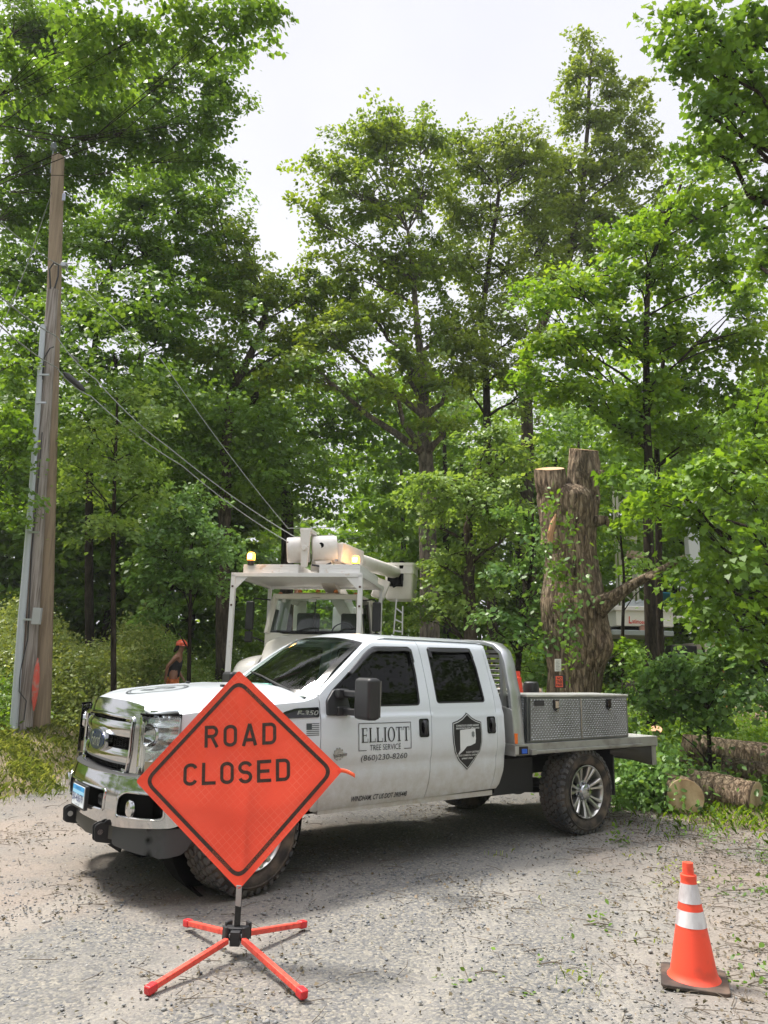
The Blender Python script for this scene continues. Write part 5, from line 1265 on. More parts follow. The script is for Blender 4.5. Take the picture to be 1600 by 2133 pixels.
# ================================================================== logs
def log(name, a, c, ra, rc, label, end=True, seed=0):
    a, c = Vector(a), Vector(c); L = empty(name, (a+c)/2, 0, label, 'log', None); k = 18; pts = [a.lerp(c, i/k) - L.location for i in range(k+1)]
    b = MB(); b.tube(pts, [ra + (rc-ra)*i/k for i in range(k+1)], 36, True, 0, lambda i, t, p: 1 + .05*sin(2*t+seed) + .04*sin(5*t+i*.4+seed) + .035*abs(sin(11*t + 1.2*sin(i*.9))) + .02*sin(i*1.9)); b.build('bark', stump_bark, L, ang=180)
    if end:
        for p, q, r in ((a, c, ra), (c, a, rc)):
            d = (p-q).normalized(); s1, s2 = basis(d); cc = p - L.location + d*.006; m = 32
            b = MB(); vs = [cc + (s1*cos(2*pi*j/m) + s2*sin(2*pi*j/m))*r*(1.0 + .05*sin(2*2*pi*j/m+seed)) for j in range(m)]
            b.add(vs + [v + d*.004 + (cc-v)*.03 for v in vs], [tuple(range(m, 2*m))] + [(j, (j+1) % m, m+(j+1) % m, m+j) for j in range(m)]); b.build('sawn_end', log_end, L, False)
    return L
def log_end_mat():
    m = bpy.data.materials.new('log_end'); m.use_nodes = True; nt = m.node_tree; N = nt.nodes; L = nt.links; b = N['Principled BSDF']
    tc = N.new('ShaderNodeTexCoord'); n = N.new('ShaderNodeTexNoise'); n.inputs['Scale'].default_value = 6; n.inputs['Detail'].default_value = 7; L.new(tc.outputs['Object'], n.inputs['Vector'])
    r = N.new('ShaderNodeValToRGB'); r.color_ramp.elements[0].position = .3; r.color_ramp.elements[0].color = (.33, .20, .10, 1); r.color_ramp.elements[1].position = .62; r.color_ramp.elements[1].color = (.66, .50, .30, 1)
    L.new(n.outputs['Fac'], r.inputs[0]); L.new(r.outputs[0], b.inputs['Base Color']); b.inputs['Roughness'].default_value = .85; return m
log_end = log_end_mat()
lg = log('sawn_log', P(1428, 1660, 9.7), P(1340, 1630, 11.1), .225, .24, 'thick sawn log with a pale round cut end facing the road beside the flatbed', True, 1)
log('sawn_log', P(1575, 1668, 10.1), P(1440, 1640, 10.7), .24, .25, 'sawn log with a reddish split end lying right of the pale-ended log', True, 3)
log('sawn_log', P(1650, 1590, 12.2), P(1455, 1558, 12.8), .24, .20, 'long bare greyish trunk lying across the back of the log pile', True, 5)
log('sawn_log', P(1640, 1615, 11.2), P(1505, 1598, 11.6), .15, .16, 'dark barked log under leaves below the long greyish trunk', True, 7)
b = MB(); p_ = P(1440, 1560, 12.6); p_.z = gz(p_.x, p_.y); b.tube([p_, p_ + Vector((0, 0, .35)), p_ + Vector((.02, 0, .62))], [.20, .17, .13], 16, True, 0, lambda i, t, p: 1+.1*sin(3*t)); o = b.build('small_stump', stump_bark, None, ang=180); tag(o, 'small upright brown stump at the left end of the long greyish trunk', 'stump')
b = MB(); p_ = P(1366, 1522, 13.5); q_ = Vector((p_.x, p_.y, gz(p_.x, p_.y))); b.tube([q_, p_], .09, 14); o = b.build('sapling_stump', stump_bark, None, ang=60); tag(o, 'thin cut sapling stump with an orange sawn face among the leaves', 'stump')
b = MB(); s1, s2 = basis((-.3, -.5, .8)); b.add([p_ + Vector((0, 0, .02)) + s1*.11*cos(2*pi*j/16) + s2*.11*sin(2*pi*j/16) for j in range(16)], [tuple(range(16))]); b.build('cut_face', mat('orange_cut', (.75, .40, .24), .8), o, False)
# pinkish wood chip bank behind
b = MB(); rr = random.Random(9)
def bank(u, v):
    x = 1.6 + 9.0*u; y = 15.2 + 4.2*v; h = 1.15*sin(pi*min(1, v*1.15))**.8*(.55+.45*sin(u*7+1))*ssf(u*6)*ssf((1-u)*5)
    return (x, y, gz(x, y) - .05 + h + rr.uniform(-.05, .05))
b.grid(bank, 90, 36); o = b.build('wood_chip_bank', mat('wood_chips', (.46, .33, .25), .95, noise=(9, (.17, .11, .075), .42, .62, 9), bump=(20, 1, .05)), None, ang=180); tag(o, kind='stuff')
# ================================================================== bucket truck behind (local x to the viewer's right, y rearwards)
cream = mat('cream_paint', (.78, .75, .70), .4, 0, noise=(2.5, (.70, .66, .58), .45, .8), coat=.2)
lift_white = mat('lift_white', (.74, .70, .66), .42, 0, noise=(6, (.62, .55, .49), .55, .8))
rack_white = mat('rack_white', (.76, .75, .74), .4, 0, noise=(8, (.60, .50, .42), .62, .75))
bx0, by0 = -1.60, 13.7
BT = empty('bucket_truck', (bx0, by0, gz(bx0, by0)), -radians(10), 'cream bucket truck with white overhead rack and folded boom facing the camera behind the pickup', 'bucket truck')
iBT = (Matrix.Translation(BT.location) @ Matrix.Rotation(BT.rotation_euler.z, 4, 'Z')).inverted()
def TB(px, py, Y): return iBT @ P(px, py, Y)
gB = BT.location.z
zr = P(620, 1198, 13.75).z - gB            # rack height above its ground
# rack
R_ = empty('overhead_rack'); R_.parent = BT
m = MB()
for sx in (-1, 1):
    m.bar((sx*1.22, 0, .55), (sx*1.22, 0, zr), .085, .085); m.bar((sx*1.22, 2.15, 2.0), (sx*1.22, 2.15, zr), .07, .07)
    m.prism([(0, 0), (.24, 0), (0, -.24)], lambda u, v, w: (sx*(1.22-.04-u), -.02+w, zr-.04+v), 0, .012)
m.bar((-1.26, 0, zr), (1.26, 0, zr), .085, .075); m.bar((-1.26, 2.15, zr), (1.26, 2.15, zr), .08, .075)
for sx in (-1, 1): m.bar((sx*1.22, 0, zr), (sx*1.22, 2.3, zr), .08, .075)
m.bb(-1.2, -.85, -.02, .05, .5, .62); m.bb(1.2, .85, -.02, .05, .5, .62)
m.build('rack_frame', rack_white, R_, bevel=.006)
m = MB(); m.bb(-1.18, 1.18, .06, 2.1, zr+.005, zr+.03); m.build('rack_deck', rack_white, R_)
for sx in (-1, 1):
    for yy in (.10, .45):
        m = MB(); m.box((sx*1.22, -.048, zr-.12-yy), (.035, .012, .035)); m.build('rack_bolt', mat('rust_spot', (.09, .045, .03), .8), R_)
for x0, x1, y1 in ((-1.06, .02, 1.3), (.42, 1.20, 1.9)):
    m = MB(); m.bb(x0, x1, .04, y1, zr+.045, zr+.205); m.bb(x0-.005, x1+.005, .035, y1+.005, zr+.14, zr+.150); m.build('rack_box', rack_white, R_, bevel=.008)
def beacon(p, big, label):
    e = empty('beacon_lamp'); e.parent = BT; p = Vector(p)
    b = MB(); b.lathe([(.06, -.09), (.06, -.03), (.075, -.03), (.075, 0)], 16, p); b.build('lamp_foot', black_plastic, e)
    b = MB(); b.lathe([(.072, 0), (.078, .05), (.075, .12), (.05, .155), (0, .16)], 20, p); b.build('lens', mat('beacon_amber', (.9, .35, .05), .3, emis=((1.0, .42, .06), 3.0)), e)
    b = MB(); b.box(p + Vector((0, -.078, .07)), (.075, .012, .085)); b.build('flash', mat('beacon_flash' , (1, .8, .4), .3, emis=((1.0, .70, .26), 14.0)), e, bevel=.01)
    ld = bpy.data.lights.new('beacon_light', 'POINT'); ld.energy = 1.8; ld.color = (1, .5, .12); ld.shadow_soft_size = .1
    lo = bpy.data.objects.new('beacon_light', ld); COL.objects.link(lo); lo.parent = e; lo.location = p + Vector((0, -.16, .08))
beacon(TB(523, 1167, 13.85), 1, ''); beacon(TB(741, 1174, 14.0), 1, '')
# cab
zc1 = P(660, 1232, 15.0).z - gB; zw0 = P(655, 1316, 15.0).z - gB; zw1 = P(655, 1243, 15.0).z - gB
CB = empty('cab'); CB.parent = BT
cw = 1.02; fy = 1.25
def cabsec(z): return cw*(1 - .10*ssf((z-zw0)/(zc1-zw0))) 
m = MB()
m.bb(-cw, cw, fy+.12, fy+1.95, .95, zw0-.02)
def croof(u, v):
    s = 2*v-1; w_ = cabsec(zc1)*(1-.06*(abs(2*u-1)**6)); return (s*w_, fy+.22 + 1.70*u, zc1 - .10*abs(s)**4 + .02*sin(pi*u) - .06*ssf((.08-u)/.08))
m.grid(croof, 14, 17)
for sx in (-1, 1):
    m.bar((sx*(cw-.05), fy+.10, zw0-.04), (sx*(cabsec(zc1)-.045), fy+.26, zc1-.07), .10, .09); m.bar((sx*(cw-.04), fy+1.15, zw0-.04), (sx*(cabsec(zc1)-.045), fy+1.15, zc1-.07), .07, .14)
    m.bar((sx*(cabsec(zc1)-.03), fy+.25, zc1-.09), (sx*(cabsec(zc1)-.03), fy+1.9, zc1-.09), .07, .10)
m.bar((-cabsec(zc1), fy+.25, zc1-.085), (cabsec(zc1), fy+.25, zc1-.085), .09, .10)
m.bb(-cw+.06, cw-.06, fy+1.86, fy+1.92, zw0-.1, zw0+.15); m.bb(-cw+.06, -cw+.35, fy+1.86, fy+1.92, zw0+.15, zc1-.05); m.bb(cw-.06, cw-.35, fy+1.86, fy+1.92, zw0+.15, zc1-.05)
m.build('cab_shell', cream, CB, bevel=.015, ang=50)
m = MB(); ws2 = lambda u, v: ((2*v-1)*(cw-.07)*(1-.09*u), fy+.09 + .14*u + .10*(2*v-1)**2, zw0 - .02 + (zw1+.03-zw0)*u)
m.grid(ws2, 6, 14); m.build('windscreen', ws_glass, CB)
m = MB()
q = [ws2(u, v) for u, v in [(0, t) for t in np.linspace(0, 1, 14)] + [(t, 1) for t in np.linspace(0, 1, 6)] + [(1, t) for t in np.linspace(1, 0, 14)] + [(t, 0) for t in np.linspace(1, 0, 6)]]
m.tube(q, .028, 6, cap=False); m.tube([ws2(0, .5), ws2(1, .5)], .012, 5); m.build('windscreen_seal', gloss_black, CB)
m = MB()
for v0, v1 in ((.30, .62), (.75, .96)): a_, c_ = Vector(ws2(.02, v0)), Vector(ws2(.14, v1)); m.tube([a_+Vector((0, -.03, 0)), a_.lerp(c_, .5)+Vector((0, -.04, .04)), c_+Vector((0, -.03, 0))], .010, 5)
m.build('wiper', black_plastic, CB)
m = MB(); m.bb(-.85, .85, fy+.2, fy+.6, zw0-.05, zw0+.03); m.bb(-cw+.08, cw-.08, fy+.3, fy+1.8, 1.0, 1.3); m.build('dashboard', void_black, CB)
for sx in (-.5, .5):
    m = MB(); m.box((sx, fy+1.5, zw0+.10), (.5, .16, .75)); m.build('seat', _M['seat_grey'], CB, bevel=.04)
m = MB(); m.lathe([(.20, 0), (.22, .012), (.235, .0), (.22, -.012), (.20, 0)], 20, (.48, fy+.62, zw0+.05), (0, -.75, .6), cap=False); m.build('steering_wheel', black_plastic, CB)
for i, (v, z) in enumerate(((.06, 0), (.46, 0), (.88, -.02))):
    m = MB(); q = Vector(ws2(.90, v if v > .1 else .1)); m.box(q + Vector((0, -.012, 0)), (.16 if i else .08, .004, .06)); m.build('sticker', decal_white, CB)
for sx in (-1, 1):
    m = MB(); m.grid(lambda u, v: (sx*((cw-.012) - .085*u), fy+.32 + .80*v + .12*u*(1-v), zw0 + (zw1-zw0)*u), 4, 4); m.build('side_window', side_glass, CB)
    m = MB(); m.tube([(sx*.98, fy+.25, zc1-.16), (sx*1.25, fy+.02, zc1-.15), (sx*1.30, fy-.02, zc1-.22), (sx*1.30, fy-.02, zw0-.1), (sx*1.02, fy+.2, zw0-.22)], .016, 6); mm_ = m.build('mirror_arm', black_plastic, CB)
    m = MB(); m.box((sx*1.31, fy-.02, zc1-.50), (.17, .09, .58)); m.box((sx*1.31, fy-.02, zc1-.93), (.16, .09, .22)); m.build('mirror_head', black_plastic, mm_, bevel=.03)
for i in range(5):
    s = (-.8, -.38, 0, .38, .8)[i]; m = MB(); m.lathe([(.045, 0), (.045, .03), (.03, .055), (0, .06)], 12, (s, fy+.34, zc1 - .10*abs(s/.92)**4 + .012)); m.build('marker_light', mat('marker_orange', (.75, .25, .06), .35), CB)
m = MB(); m.tube([(-.98, fy+2.1, 1.6), (-.98, fy+2.1, zc1+.25), (-1.0, fy+2.0, zc1+.40)], .06, 12); m.build('exhaust_stack', mat('rust_pipe', (.30, .17, .11), .6, .5), BT)
# hood, fenders, bumper, wheels, body
def bh(u, v):
    s = 2*v-1; y = .12 + (fy-.02)*u; w_ = .70 + .18*u; z = 1.55 + (zw0-.06-1.55)*ssf(u*1.1+.12)**.8; return (s*w_, y, z - .16*abs(s)**3)
m = MB(); m.grid(bh, 14, 15); 
for sx in (-1, 1): m.grid(lambda u, v: (sx*(.70+.18*u + .02*sin(pi*v)), .12 + (fy-.02)*u, (bh(u, 1)[2])*(1-v) + .95*v), 12, 5)
m.build('hood', cream, BT, ang=60)
m = MB(); m.bb(-.62, .62, .06, .14, .75, 1.52); m.build('grille', gloss_black, BT, bevel=.03)
m = MB()
for z in np.arange(.82, 1.5, .09): m.bb(-.60, .60, .04, .07, z, z+.025)
m.build('grille_slats', chrome, BT)
for sx in (-1, 1):
    m = MB(); m.grid(lambda u, v: (sx*(.72 + .44*v), .62 - .62*cos(pi*u)*1.05, .95 + .72*sin(pi*u)**.7 - .10*v*v), 16, 7); m.build('fender', cream, BT, solid=.02, ang=60)
    m = MB(); m.box((sx*.86, .16, 1.12), (.26, .10, .22)); m.build('headlight', lens_glass, BT, bevel=.04)
    for y_ in (.62, 5.2):
        w = empty('wheel'); w.parent = BT; w.location = (sx*1.0, y_, .49)
        m = MB(); m.lathe([(.30, -.13), (.46, -.14), (.49, -.10), (.49, .10), (.46, .14), (.30, .13)], 36, (0, 0, 0), (sx, 0, 0), cap=False); m.build('tyre', rubber, w)
        m = MB(); m.lathe([(.30, .10), (.18, .02), (.12, .10), (0, .12)], 24, (0, 0, 0), (sx, 0, 0), cap=False); m.build('rim', alu_dull, w)
m = MB(); m.bb(-1.18, 1.18, -.10, .08, .52, .80); m.build('bumper', mat('bumper_grey', (.2, .2, .2), .5, .3), BT, bevel=.02)
m = MB(); m.bb(-.45, .45, .2, 6.6, .62, .85); m.build('chassis', steel_dark, BT)
m = MB(); m.bb(-1.15, -.6, fy+2.3, 6.6, .9, 2.1); m.bb(1.15, .6, fy+2.3, 6.6, .9, 2.1); m.bb(-1.15, 1.15, fy+2.3, 6.6, .9, 1.1); m.build('utility_body', cream, BT, bevel=.02)
m = MB(); m.lathe([(.5, 1.1), (.45, 1.5), (.38, 1.6), (.38, 2.2)], 20, (0, fy+3.4, 0)); m.bb(-.35, .35, fy+3.1, fy+3.7, 2.2, 2.9); m.build('turret', lift_white, BT, bevel=.03)
# boom: elbow drums at the front, lower boom back to turret, upper boom back to the bucket
BO = empty('boom'); BO.parent = BT
Yb = 13.95
e0, e1 = TB(597, 1146, Yb), TB(702, 1142, Yb+.10); ax = (e1-e0).normalized(); Lr = (e1-e0).length; rr_ = .255
m = MB(); m.lathe([(0, 0), (rr_*.80, .004), (rr_*.94, .02), (rr_*.96, .06), (rr_*.96, Lr*.44), (rr_*.86, Lr*.46)], 32, e0, ax, cap=False)
m.lathe([(rr_*.9, Lr*.50), (rr_, Lr*.52), (rr_, Lr*.94), (rr_*.93, Lr), (0, Lr+.004)], 32, e0, ax, cap=False); m.build('elbow_drum', lift_white, BO, ang=45)
m = MB(); q = e0 + ax*Lr*.75 + Vector((0, -rr_*.985, .03)); m.lathe([(.052, 0), (.052, .012)], 18, q, (0, -1, 0)); m.build('drum_hole', void_black, BO)
m = MB()
for qx, qz, s in ((.12, .05, .06), (.20, .10, .035), (.22, -.10, .07), (.05, .12, .03), (.30, .02, .03), (.16, -.14, .03)):
    m.add([e0 + ax*(Lr*qx*1.6 + s*cos(t)*.6) + Vector((0, -sqrt(max(.001, (rr_*.962)**2 - (qz+s*.5*sin(t))**2)) - .002, qz + s*.5*sin(t))) for t in np.linspace(0, 5.5, 7)], [tuple(range(7))])
m.build('paint_chip', mat('rust_spot', (.09, .045, .03), .8), BO, False)
c = TB(638, 1143, Yb-.22)
m = MB(); 
for dz0, dz1, w_ in ((.02, .36, .16), (-.36, .02, .12)):
    m.prism(rounded([(-w_/2, dz0), (w_/2, dz0), (w_*.62, dz1), (-w_*.62, dz1)], .03), lambda u, v, w2: c + Vector((u, -.05 - w2, v)), 0, .07)
m.prism(rounded([(-.11, .30), (.11, .30), (.11, .38), (-.11, .38)], .02), lambda u, v, w2: c + Vector((u, w2, v)), -.11, .30); m.lathe([(.045, 0), (.05, .15)], 16, c + Vector((0, -.02, 0)), (0, -1, 0))
m.build('link', lift_white, BO, bevel=.01)
u0, u1, u2 = TB(700, 1150, Yb+.1), TB(745, 1168, 14.6), TB(842, 1198, 17.2)
m = MB(); m.bar(u0, u1, .30, .38); m.build('upper_boom_box', lift_white, BO, bevel=.02)
m = MB(); m.tube([u1 - (u1-u0).normalized()*.05, u2], [.155, .14], 20); m.build('upper_boom_tube', lift_white, BO)
m = MB(); m.bar(TB(665, 1168, Yb+.1), Vector((0, fy+3.4, 2.75)), .30, .32); m.bar(TB(655, 1182, Yb), TB(720, 1186, Yb+.9), .2, .14); m.tube([TB(655, 1176, Yb-.1), TB(690, 1172, Yb+.05)], .07, 12); m.build('lower_boom', lift_white, BO, bevel=.02)
m = MB(); m.tube([TB(650, 1176, Yb-.15), TB(672, 1180, Yb-.15), TB(690, 1172, Yb-.1)], .02, 6); m.build('hose', black_plastic, BO)
m = MB(); m.tube([u0 + Vector((-.05, -.16, -.12)), u0.lerp(u1, .5) + Vector((0, -.20, -.17)), u1 + Vector((.02, -.18, -.10))], .018, 6); m.build('boom_hose', black_plastic, BO)
for t_ in (.12, .88):
    m = MB(); q = u0.lerp(u1, t_); m.box(q + Vector((0, -.165, 0)), (.03, .03, .34)); m.build('boom_strap', mat('galvanised', (.5, .52, .54), .4, .8), BO)
m = MB(); q = u0.lerp(u1, .35); m.box(q + Vector((0, -.175, .05)), (.07, .01, .16)); m.build('rust_patch', mat('rust_spot', (.09, .045, .03), .8), BO)
BK = empty('bucket'); BK.parent = BT
b0_, b1_ = TB(805, 1250, 17.0), TB(868, 1178, 17.0); cx_, cz_ = (b0_.x+b1_.x)/2, (b0_.z+b1_.z)/2; hw_, hh_ = abs(b1_.x-b0_.x)/2, abs(b1_.z-b0_.z)/2
def bk(u, v):   # tapered tub
    pass
m = MB(); ring = rounded([(-hw_, -.38), (hw_, -.38), (hw_, .38), (-hw_, .38)], .08)
n = len(ring); vs = []
for z, s in ((-hh_, .88), (-hh_+.03, .93), (hh_*.4, .97), (hh_*.4, 1.03), (hh_*.5, 1.03), (hh_-.06, 1.0), (hh_-.06, 1.06), (hh_, 1.06), (hh_, .93), (-hh_+.08, .86)):
    vs += [(cx_ + x*s, b0_.y + y*s, cz_ + z) for x, y in ring]
m.add(vs, [(n*i+j, n*i+(j+1) % n, n*i+n+(j+1) % n, n*i+n+j) for i in range(9) for j in range(n)] + [tuple(range(n))[::-1], tuple(range(9*n, 10*n))]); m.build('tub', cream, BK, ang=40)
m = MB(); m.box(TB(824, 1212, 16.6), (.34, .2, .2)); m.box(TB(838, 1190, 16.7), (.1, .3, .45)); m.tube([TB(838, 1196, 16.5), TB(834, 1214, 16.4), TB(820, 1222, 16.4), TB(812, 1210, 16.4)], .03, 6); m.build('control_head', void_black, BK, bevel=.02)
m = MB(); m.bar(TB(786, 1245, 16.0), TB(800, 1208, 16.0), .26, .3); m.build('boom_rest', lift_white, BT, bevel=.02)
# ladder on the right side
LD = empty('side_ladder'); LD.parent = BT
m = MB(); a0, a1 = TB(820, 1320, 16.2), TB(826, 1248, 16.2); a2, a3 = TB(838, 1322, 16.2), TB(839, 1262, 16.2)
m.bar(a0, a1, .04, .03); m.bar(a2, a3, .04, .03)
for t in (.1, .42, .75): m.bar(a0.lerp(a1, t), a2.lerp(a3, t), .03, .03)
m.build('ladder_frame', rack_white, LD)

# ================================================================== worker with an orange helmet
YW = 17.5; wp_ = P(360, 1415, YW); gzw = gz(wp_.x, wp_.y)
PR = empty('person', (wp_.x, wp_.y, gzw), 0, 'worker in an orange helmet and black sleeveless top walking beyond the pickup hood', 'person')
k_ = (P(373, 1332, YW).z - gzw)/1.90      # scale so the helmet meets its height
def skin_body(name, joints, edges, m, parent, sub=2):
    me = bpy.data.meshes.new(name); me.from_pydata([Vector(j[0])*k_ for j in joints], edges, []); o = link(name, me, m, parent)
    md = o.modifiers.new('s', 'SKIN'); md.use_smooth_shade = True; sv = me.skin_vertices[0].data
    for i, j in enumerate(joints):
        r = j[1] if isinstance(j[1], tuple) else (j[1], j[1]); sv[i].radius = (r[0]*k_, r[1]*k_); sv[i].use_root = (i == 0)
    md2 = o.modifiers.new('u', 'SUBSURF'); md2.levels = sub; md2.render_levels = sub; return o
skin_m = mat('brown_skin', (.34, .16, .10), .35); J = []
# facing +x (screen right), leaning forwards; x forward, y depth, z up
J = [((0, 0, .95), (.13, .16)), ((.03, 0, 1.15), (.12, .15)), ((.07, 0, 1.34), (.13, .17)), ((.10, 0, 1.50), (.07, .09)), ((.13, 0, 1.57), .055), ((.165, 0, 1.66), (.075, .07)), ((.175, 0, 1.76), (.095, .075)), ((.175, 0, 1.82), (.08, .065)),
     ((.08, -.19, 1.43), .062), ((-.10, -.25, 1.20), .048), ((-.11, -.24, 1.06), .040), ((-.13, -.22, .93), .028),
     ((.08, .19, 1.43), .062), ((.02, .25, 1.18), .048), ((.14, .22, .98), .034), ((.19, .20, .92), .028),
     ((.02, -.09, .85), .095), ((.14, -.10, .50), .065), ((.10, -.10, .10), .042), ((.20, -.10, .05), .035),
     ((-.02, .09, .85), .095), ((-.06, .10, .50), .065), ((-.24, .10, .14), .042), ((-.16, .10, .05), .035),
     ((.235, 0, 1.70), .028), ((.255, 0, 1.735), .018)]
E_ = [(0, 1), (1, 2), (2, 3), (3, 4), (4, 5), (5, 6), (6, 7), (3, 8), (8, 9), (9, 10), (10, 11), (3, 12), (12, 13), (13, 14), (14, 15), (0, 16), (16, 17), (17, 18), (18, 19), (0, 20), (20, 21), (21, 22), (22, 23), (5, 24), (6, 25)]
# hands: five short finger chains each
for w_, dirn in ((11, Vector((-.25, .1, -.95))), (15, Vector((.5, -.05, -.85)))):
    wv = Vector(J[w_][0]); d = dirn.normalized(); i0 = len(J); J.append((tuple(wv + d*.05), (.030, .020))); E_.append((w_, i0))
    for f_ in range(4):
        off = Vector((.0, (f_-1.5)*.020, 0)) + Vector((.01, 0, 0)); a = wv + d*.085 + off; c2 = a + (d + Vector((.35, 0, .05))).normalized()*(.038, .046, .042, .032)[f_]; c3 = c2 + (d*.6 + Vector((.6, 0, .1))).normalized()*.028
        i = len(J); J += [(tuple(a), .010), (tuple(c2), .009), (tuple(c3), .008)]; E_ += [(i0, i), (i, i+1), (i+1, i+2)]
    i = len(J); a = wv + d*.04 + Vector((.03, -.01, 0)); J += [(tuple(a), .012), (tuple(a + Vector((.025, 0, -.035))), .010)]; E_ += [(i0, i), (i, i+1)]
skin_body('body', J, E_, skin_m, PR)
top_ = [((-.01, 0, .90), (.135, .165)), ((0, 0, 1.0), (.150, .183)), ((.03, 0, 1.15), (.138, .172)), ((.07, 0, 1.34), (.148, .185)), ((.09, 0, 1.46), (.085, .12))]
skin_body('black_top', top_, [(0, 1), (1, 2), (2, 3), (3, 4)], mat('black_cloth', (.018, .018, .022), .85), PR)
tr = [((0, 0, .96), (.158, .188)), ((.02, -.09, .83), .115), ((.14, -.10, .50), .088), ((.10, -.10, .14), .07), ((-.02, .09, .83), .115), ((-.06, .10, .50), .088), ((-.23, .10, .18), .07)]
skin_body('trousers', tr, [(0, 1), (1, 2), (2, 3), (0, 4), (4, 5), (5, 6)], mat('orange_cloth', (.85, .25, .09), .8), PR)
for px_, py_, pz_ in ((.14, -.10, .05), (-.20, .10, .05)):
    m = MB(); m.box(Vector((px_+.03, py_, pz_))*k_, Vector((.28, .10, .10))*k_); m.build('boot', mat('boot_brown', (.05, .03, .02), .7), PR, bevel=.03)
m = MB(); c = Vector((.16, 0, 1.80))*k_; R = .135*k_
def dome(u, v):
    a = 2*pi*v; t = u*pi/2*.98; return (c.x + cos(a)*R*1.12*sin(t)*(1), sin(a)*R*.98*sin(t), c.z - .035*k_ + (R*.98)*cos(t) + .02*k_*0)
m.grid(dome, 12, 33); m.grid(lambda u, v: (c.x + cos(2*pi*v)*R*(1.10 + u*(.10 + .30*max(0, cos(2*pi*v))**2)), sin(2*pi*v)*R*(.97 + u*.10), c.z - .035*k_ - .012*u - .02*max(0, cos(2*pi*v))*u), 4, 33)
m.tube([(c.x + R*1.1*sin(t), 0, c.z - .035*k_ + R*.99*cos(t)) for t in np.linspace(-1.2, 1.2, 9)], .012, 6)
m.build('helmet', mat('helmet_orange', (.85, .11, .04), .3, coat=.4), PR, solid=.006)
hair = mat('black_hair', (.008, .006, .005), .6)
skin_body('hair', [((.10, 0, 1.75), (.075, .085)), ((.05, 0, 1.68), (.055, .07)), ((.00, 0, 1.62), (.05, .05)), ((-.03, 0, 1.57), (.03, .03))], [(0, 1), (1, 2), (2, 3)], hair, PR)
skin_body('beard', [((.205, 0, 1.655), (.035, .045)), ((.22, 0, 1.64), (.025, .03))], [(0, 1)], hair, PR, 1)
for s in (-1, 1):
    m = MB(); m.lathe([(0, 0), (.012, .004), (.014, .012), (0, .016)], 8, Vector((.245, s*.035, 1.745))*k_, (1, 0, 0)); m.build('eye', decal_white, PR)
    m = MB(); m.lathe([(.0, 0), (.03, .01), (.022, .02), (0, .02)], 10, Vector((.165, s*.078, 1.73))*k_, (0, s, 0)); m.build('ear', skin_m, PR)

# ================================================================== crane / chip truck glimpsed through the leaves on the right
YC = 19.5
def GZ(px, py, Y): p = P(px, py, Y); return Vector((p.x, p.y, gz(p.x, p.y)))
cr = GZ(1380, 1360, YC); CR = empty('crane_truck', cr, 0, 'cream crane truck with red lettering and lattice mast seen through the trees at right', 'crane truck')
def C_(px, py, Y=YC): return P(px, py, Y) - cr
m = MB(); a_, b2 = C_(1284, 1313), C_(1402, 1272); 
def cb(px0, px1, py0, py1, Y0, Y1, nm, mt, bev=.02):
    a, c = C_(px0, py1, Y0), C_(px1, py0, Y0); m = MB(); m.bb(a.x, c.x, Y0 - cr.y, Y1 - cr.y, a.z, c.z); return m.build(nm, mt, CR, bevel=bev)
pan = cb(1284, 1402, 1272, 1303, YC, YC+2.2, 'body_panel', cream)
cb(1280, 1406, 1264, 1271, YC-.05, YC+2.3, 'top_rail', lift_white); cb(1276, 1404, 1314, 1322, YC-.05, YC+2.2, 'bed_edge', mat('bed_grey', (.30, .33, .32), .6))
cb(1296, 1334, 1303, 1314, YC+.1, YC+2, 'under_bay', void_black); cb(1334, 1348, 1300, 1316, YC, YC+2, 'bay_post', mat('bay_red', (.45, .24, .18), .6))
m = MB(); text_on(m, 'L', 1312, 1320, 1, 0, lambda u, v, w: C_(u, 1300 - v*0 - (0 if v else 0), YC-.04)) if False else None
def lf(u, v, w=0): return C_(1310 + 38*u, 1297 - 12*v + 3.2*u, YC - .03)
text_on(m, 'L', 0, .16, -.10, 1.15, lf, bold=.03); text_on(m, 'atimoeus', .19, 1.0, 0, .72, lf, bold=.02); m.build('lettering', mat('letter_red', (.60, .07, .04), .5), CR, False)
for i, px in enumerate((1312, 1326, 1338)):
    m = MB(); m.bar(C_(px, 1258, YC+.3), C_(px+10, 1274, YC+.3) + Vector((0, 0, 0)), .12, .25); m.bar(C_(px-2, 1252, YC+.28), C_(px+8, 1272, YC+.28), .05, .3); m.build('angled_fin', mat('fin_grey', (.50, .52, .56), .4, .3), CR)
cb(1440, 1474, 1196, 1262, YC+.5, YC+1.2, 'mast_box', mat('mast_grey', (.50, .51, .50), .5)); cb(1436, 1444, 1225, 1300, YC+.4, YC+.6, 'mast_post', lift_white)
cb(1438, 1452, 1040, 1190, YC+1.0, YC+1.3, 'crane_arm', mat('arm_white', (.62, .63, .64), .5)); cb(1440, 1476, 1262, 1275, YC+.3, YC+1, 'winch', steel_dark); cb(1448, 1480, 1280, 1296, YC+.3, YC+1, 'winch_drum', void_black)
cb(1404, 1446, 1283, 1290, YC+.1, YC+1.9, 'rear_bed', lift_white); cb(1464, 1560, 1340, 1365, YC-.5, YC+1.5, 'rear_body', mat('faded_tan', (.55, .48, .40), .6))
cb(1400, 1452, 1345, 1372, YC-.2, YC+1.5, 'axle_box', steel_dark)
for px in (1330, 1420):
    q = C_(px, 1340, YC+.2); m = MB(); m.lathe([(.2, -.15), (.46, -.15), (.5, -.1), (.5, .1), (.46, .15), (.2, .15)], 28, (q.x, q.y, .5), (0, -1, 0)); m.build('wheel', rubber, CR)
m = MB()    # lattice mast
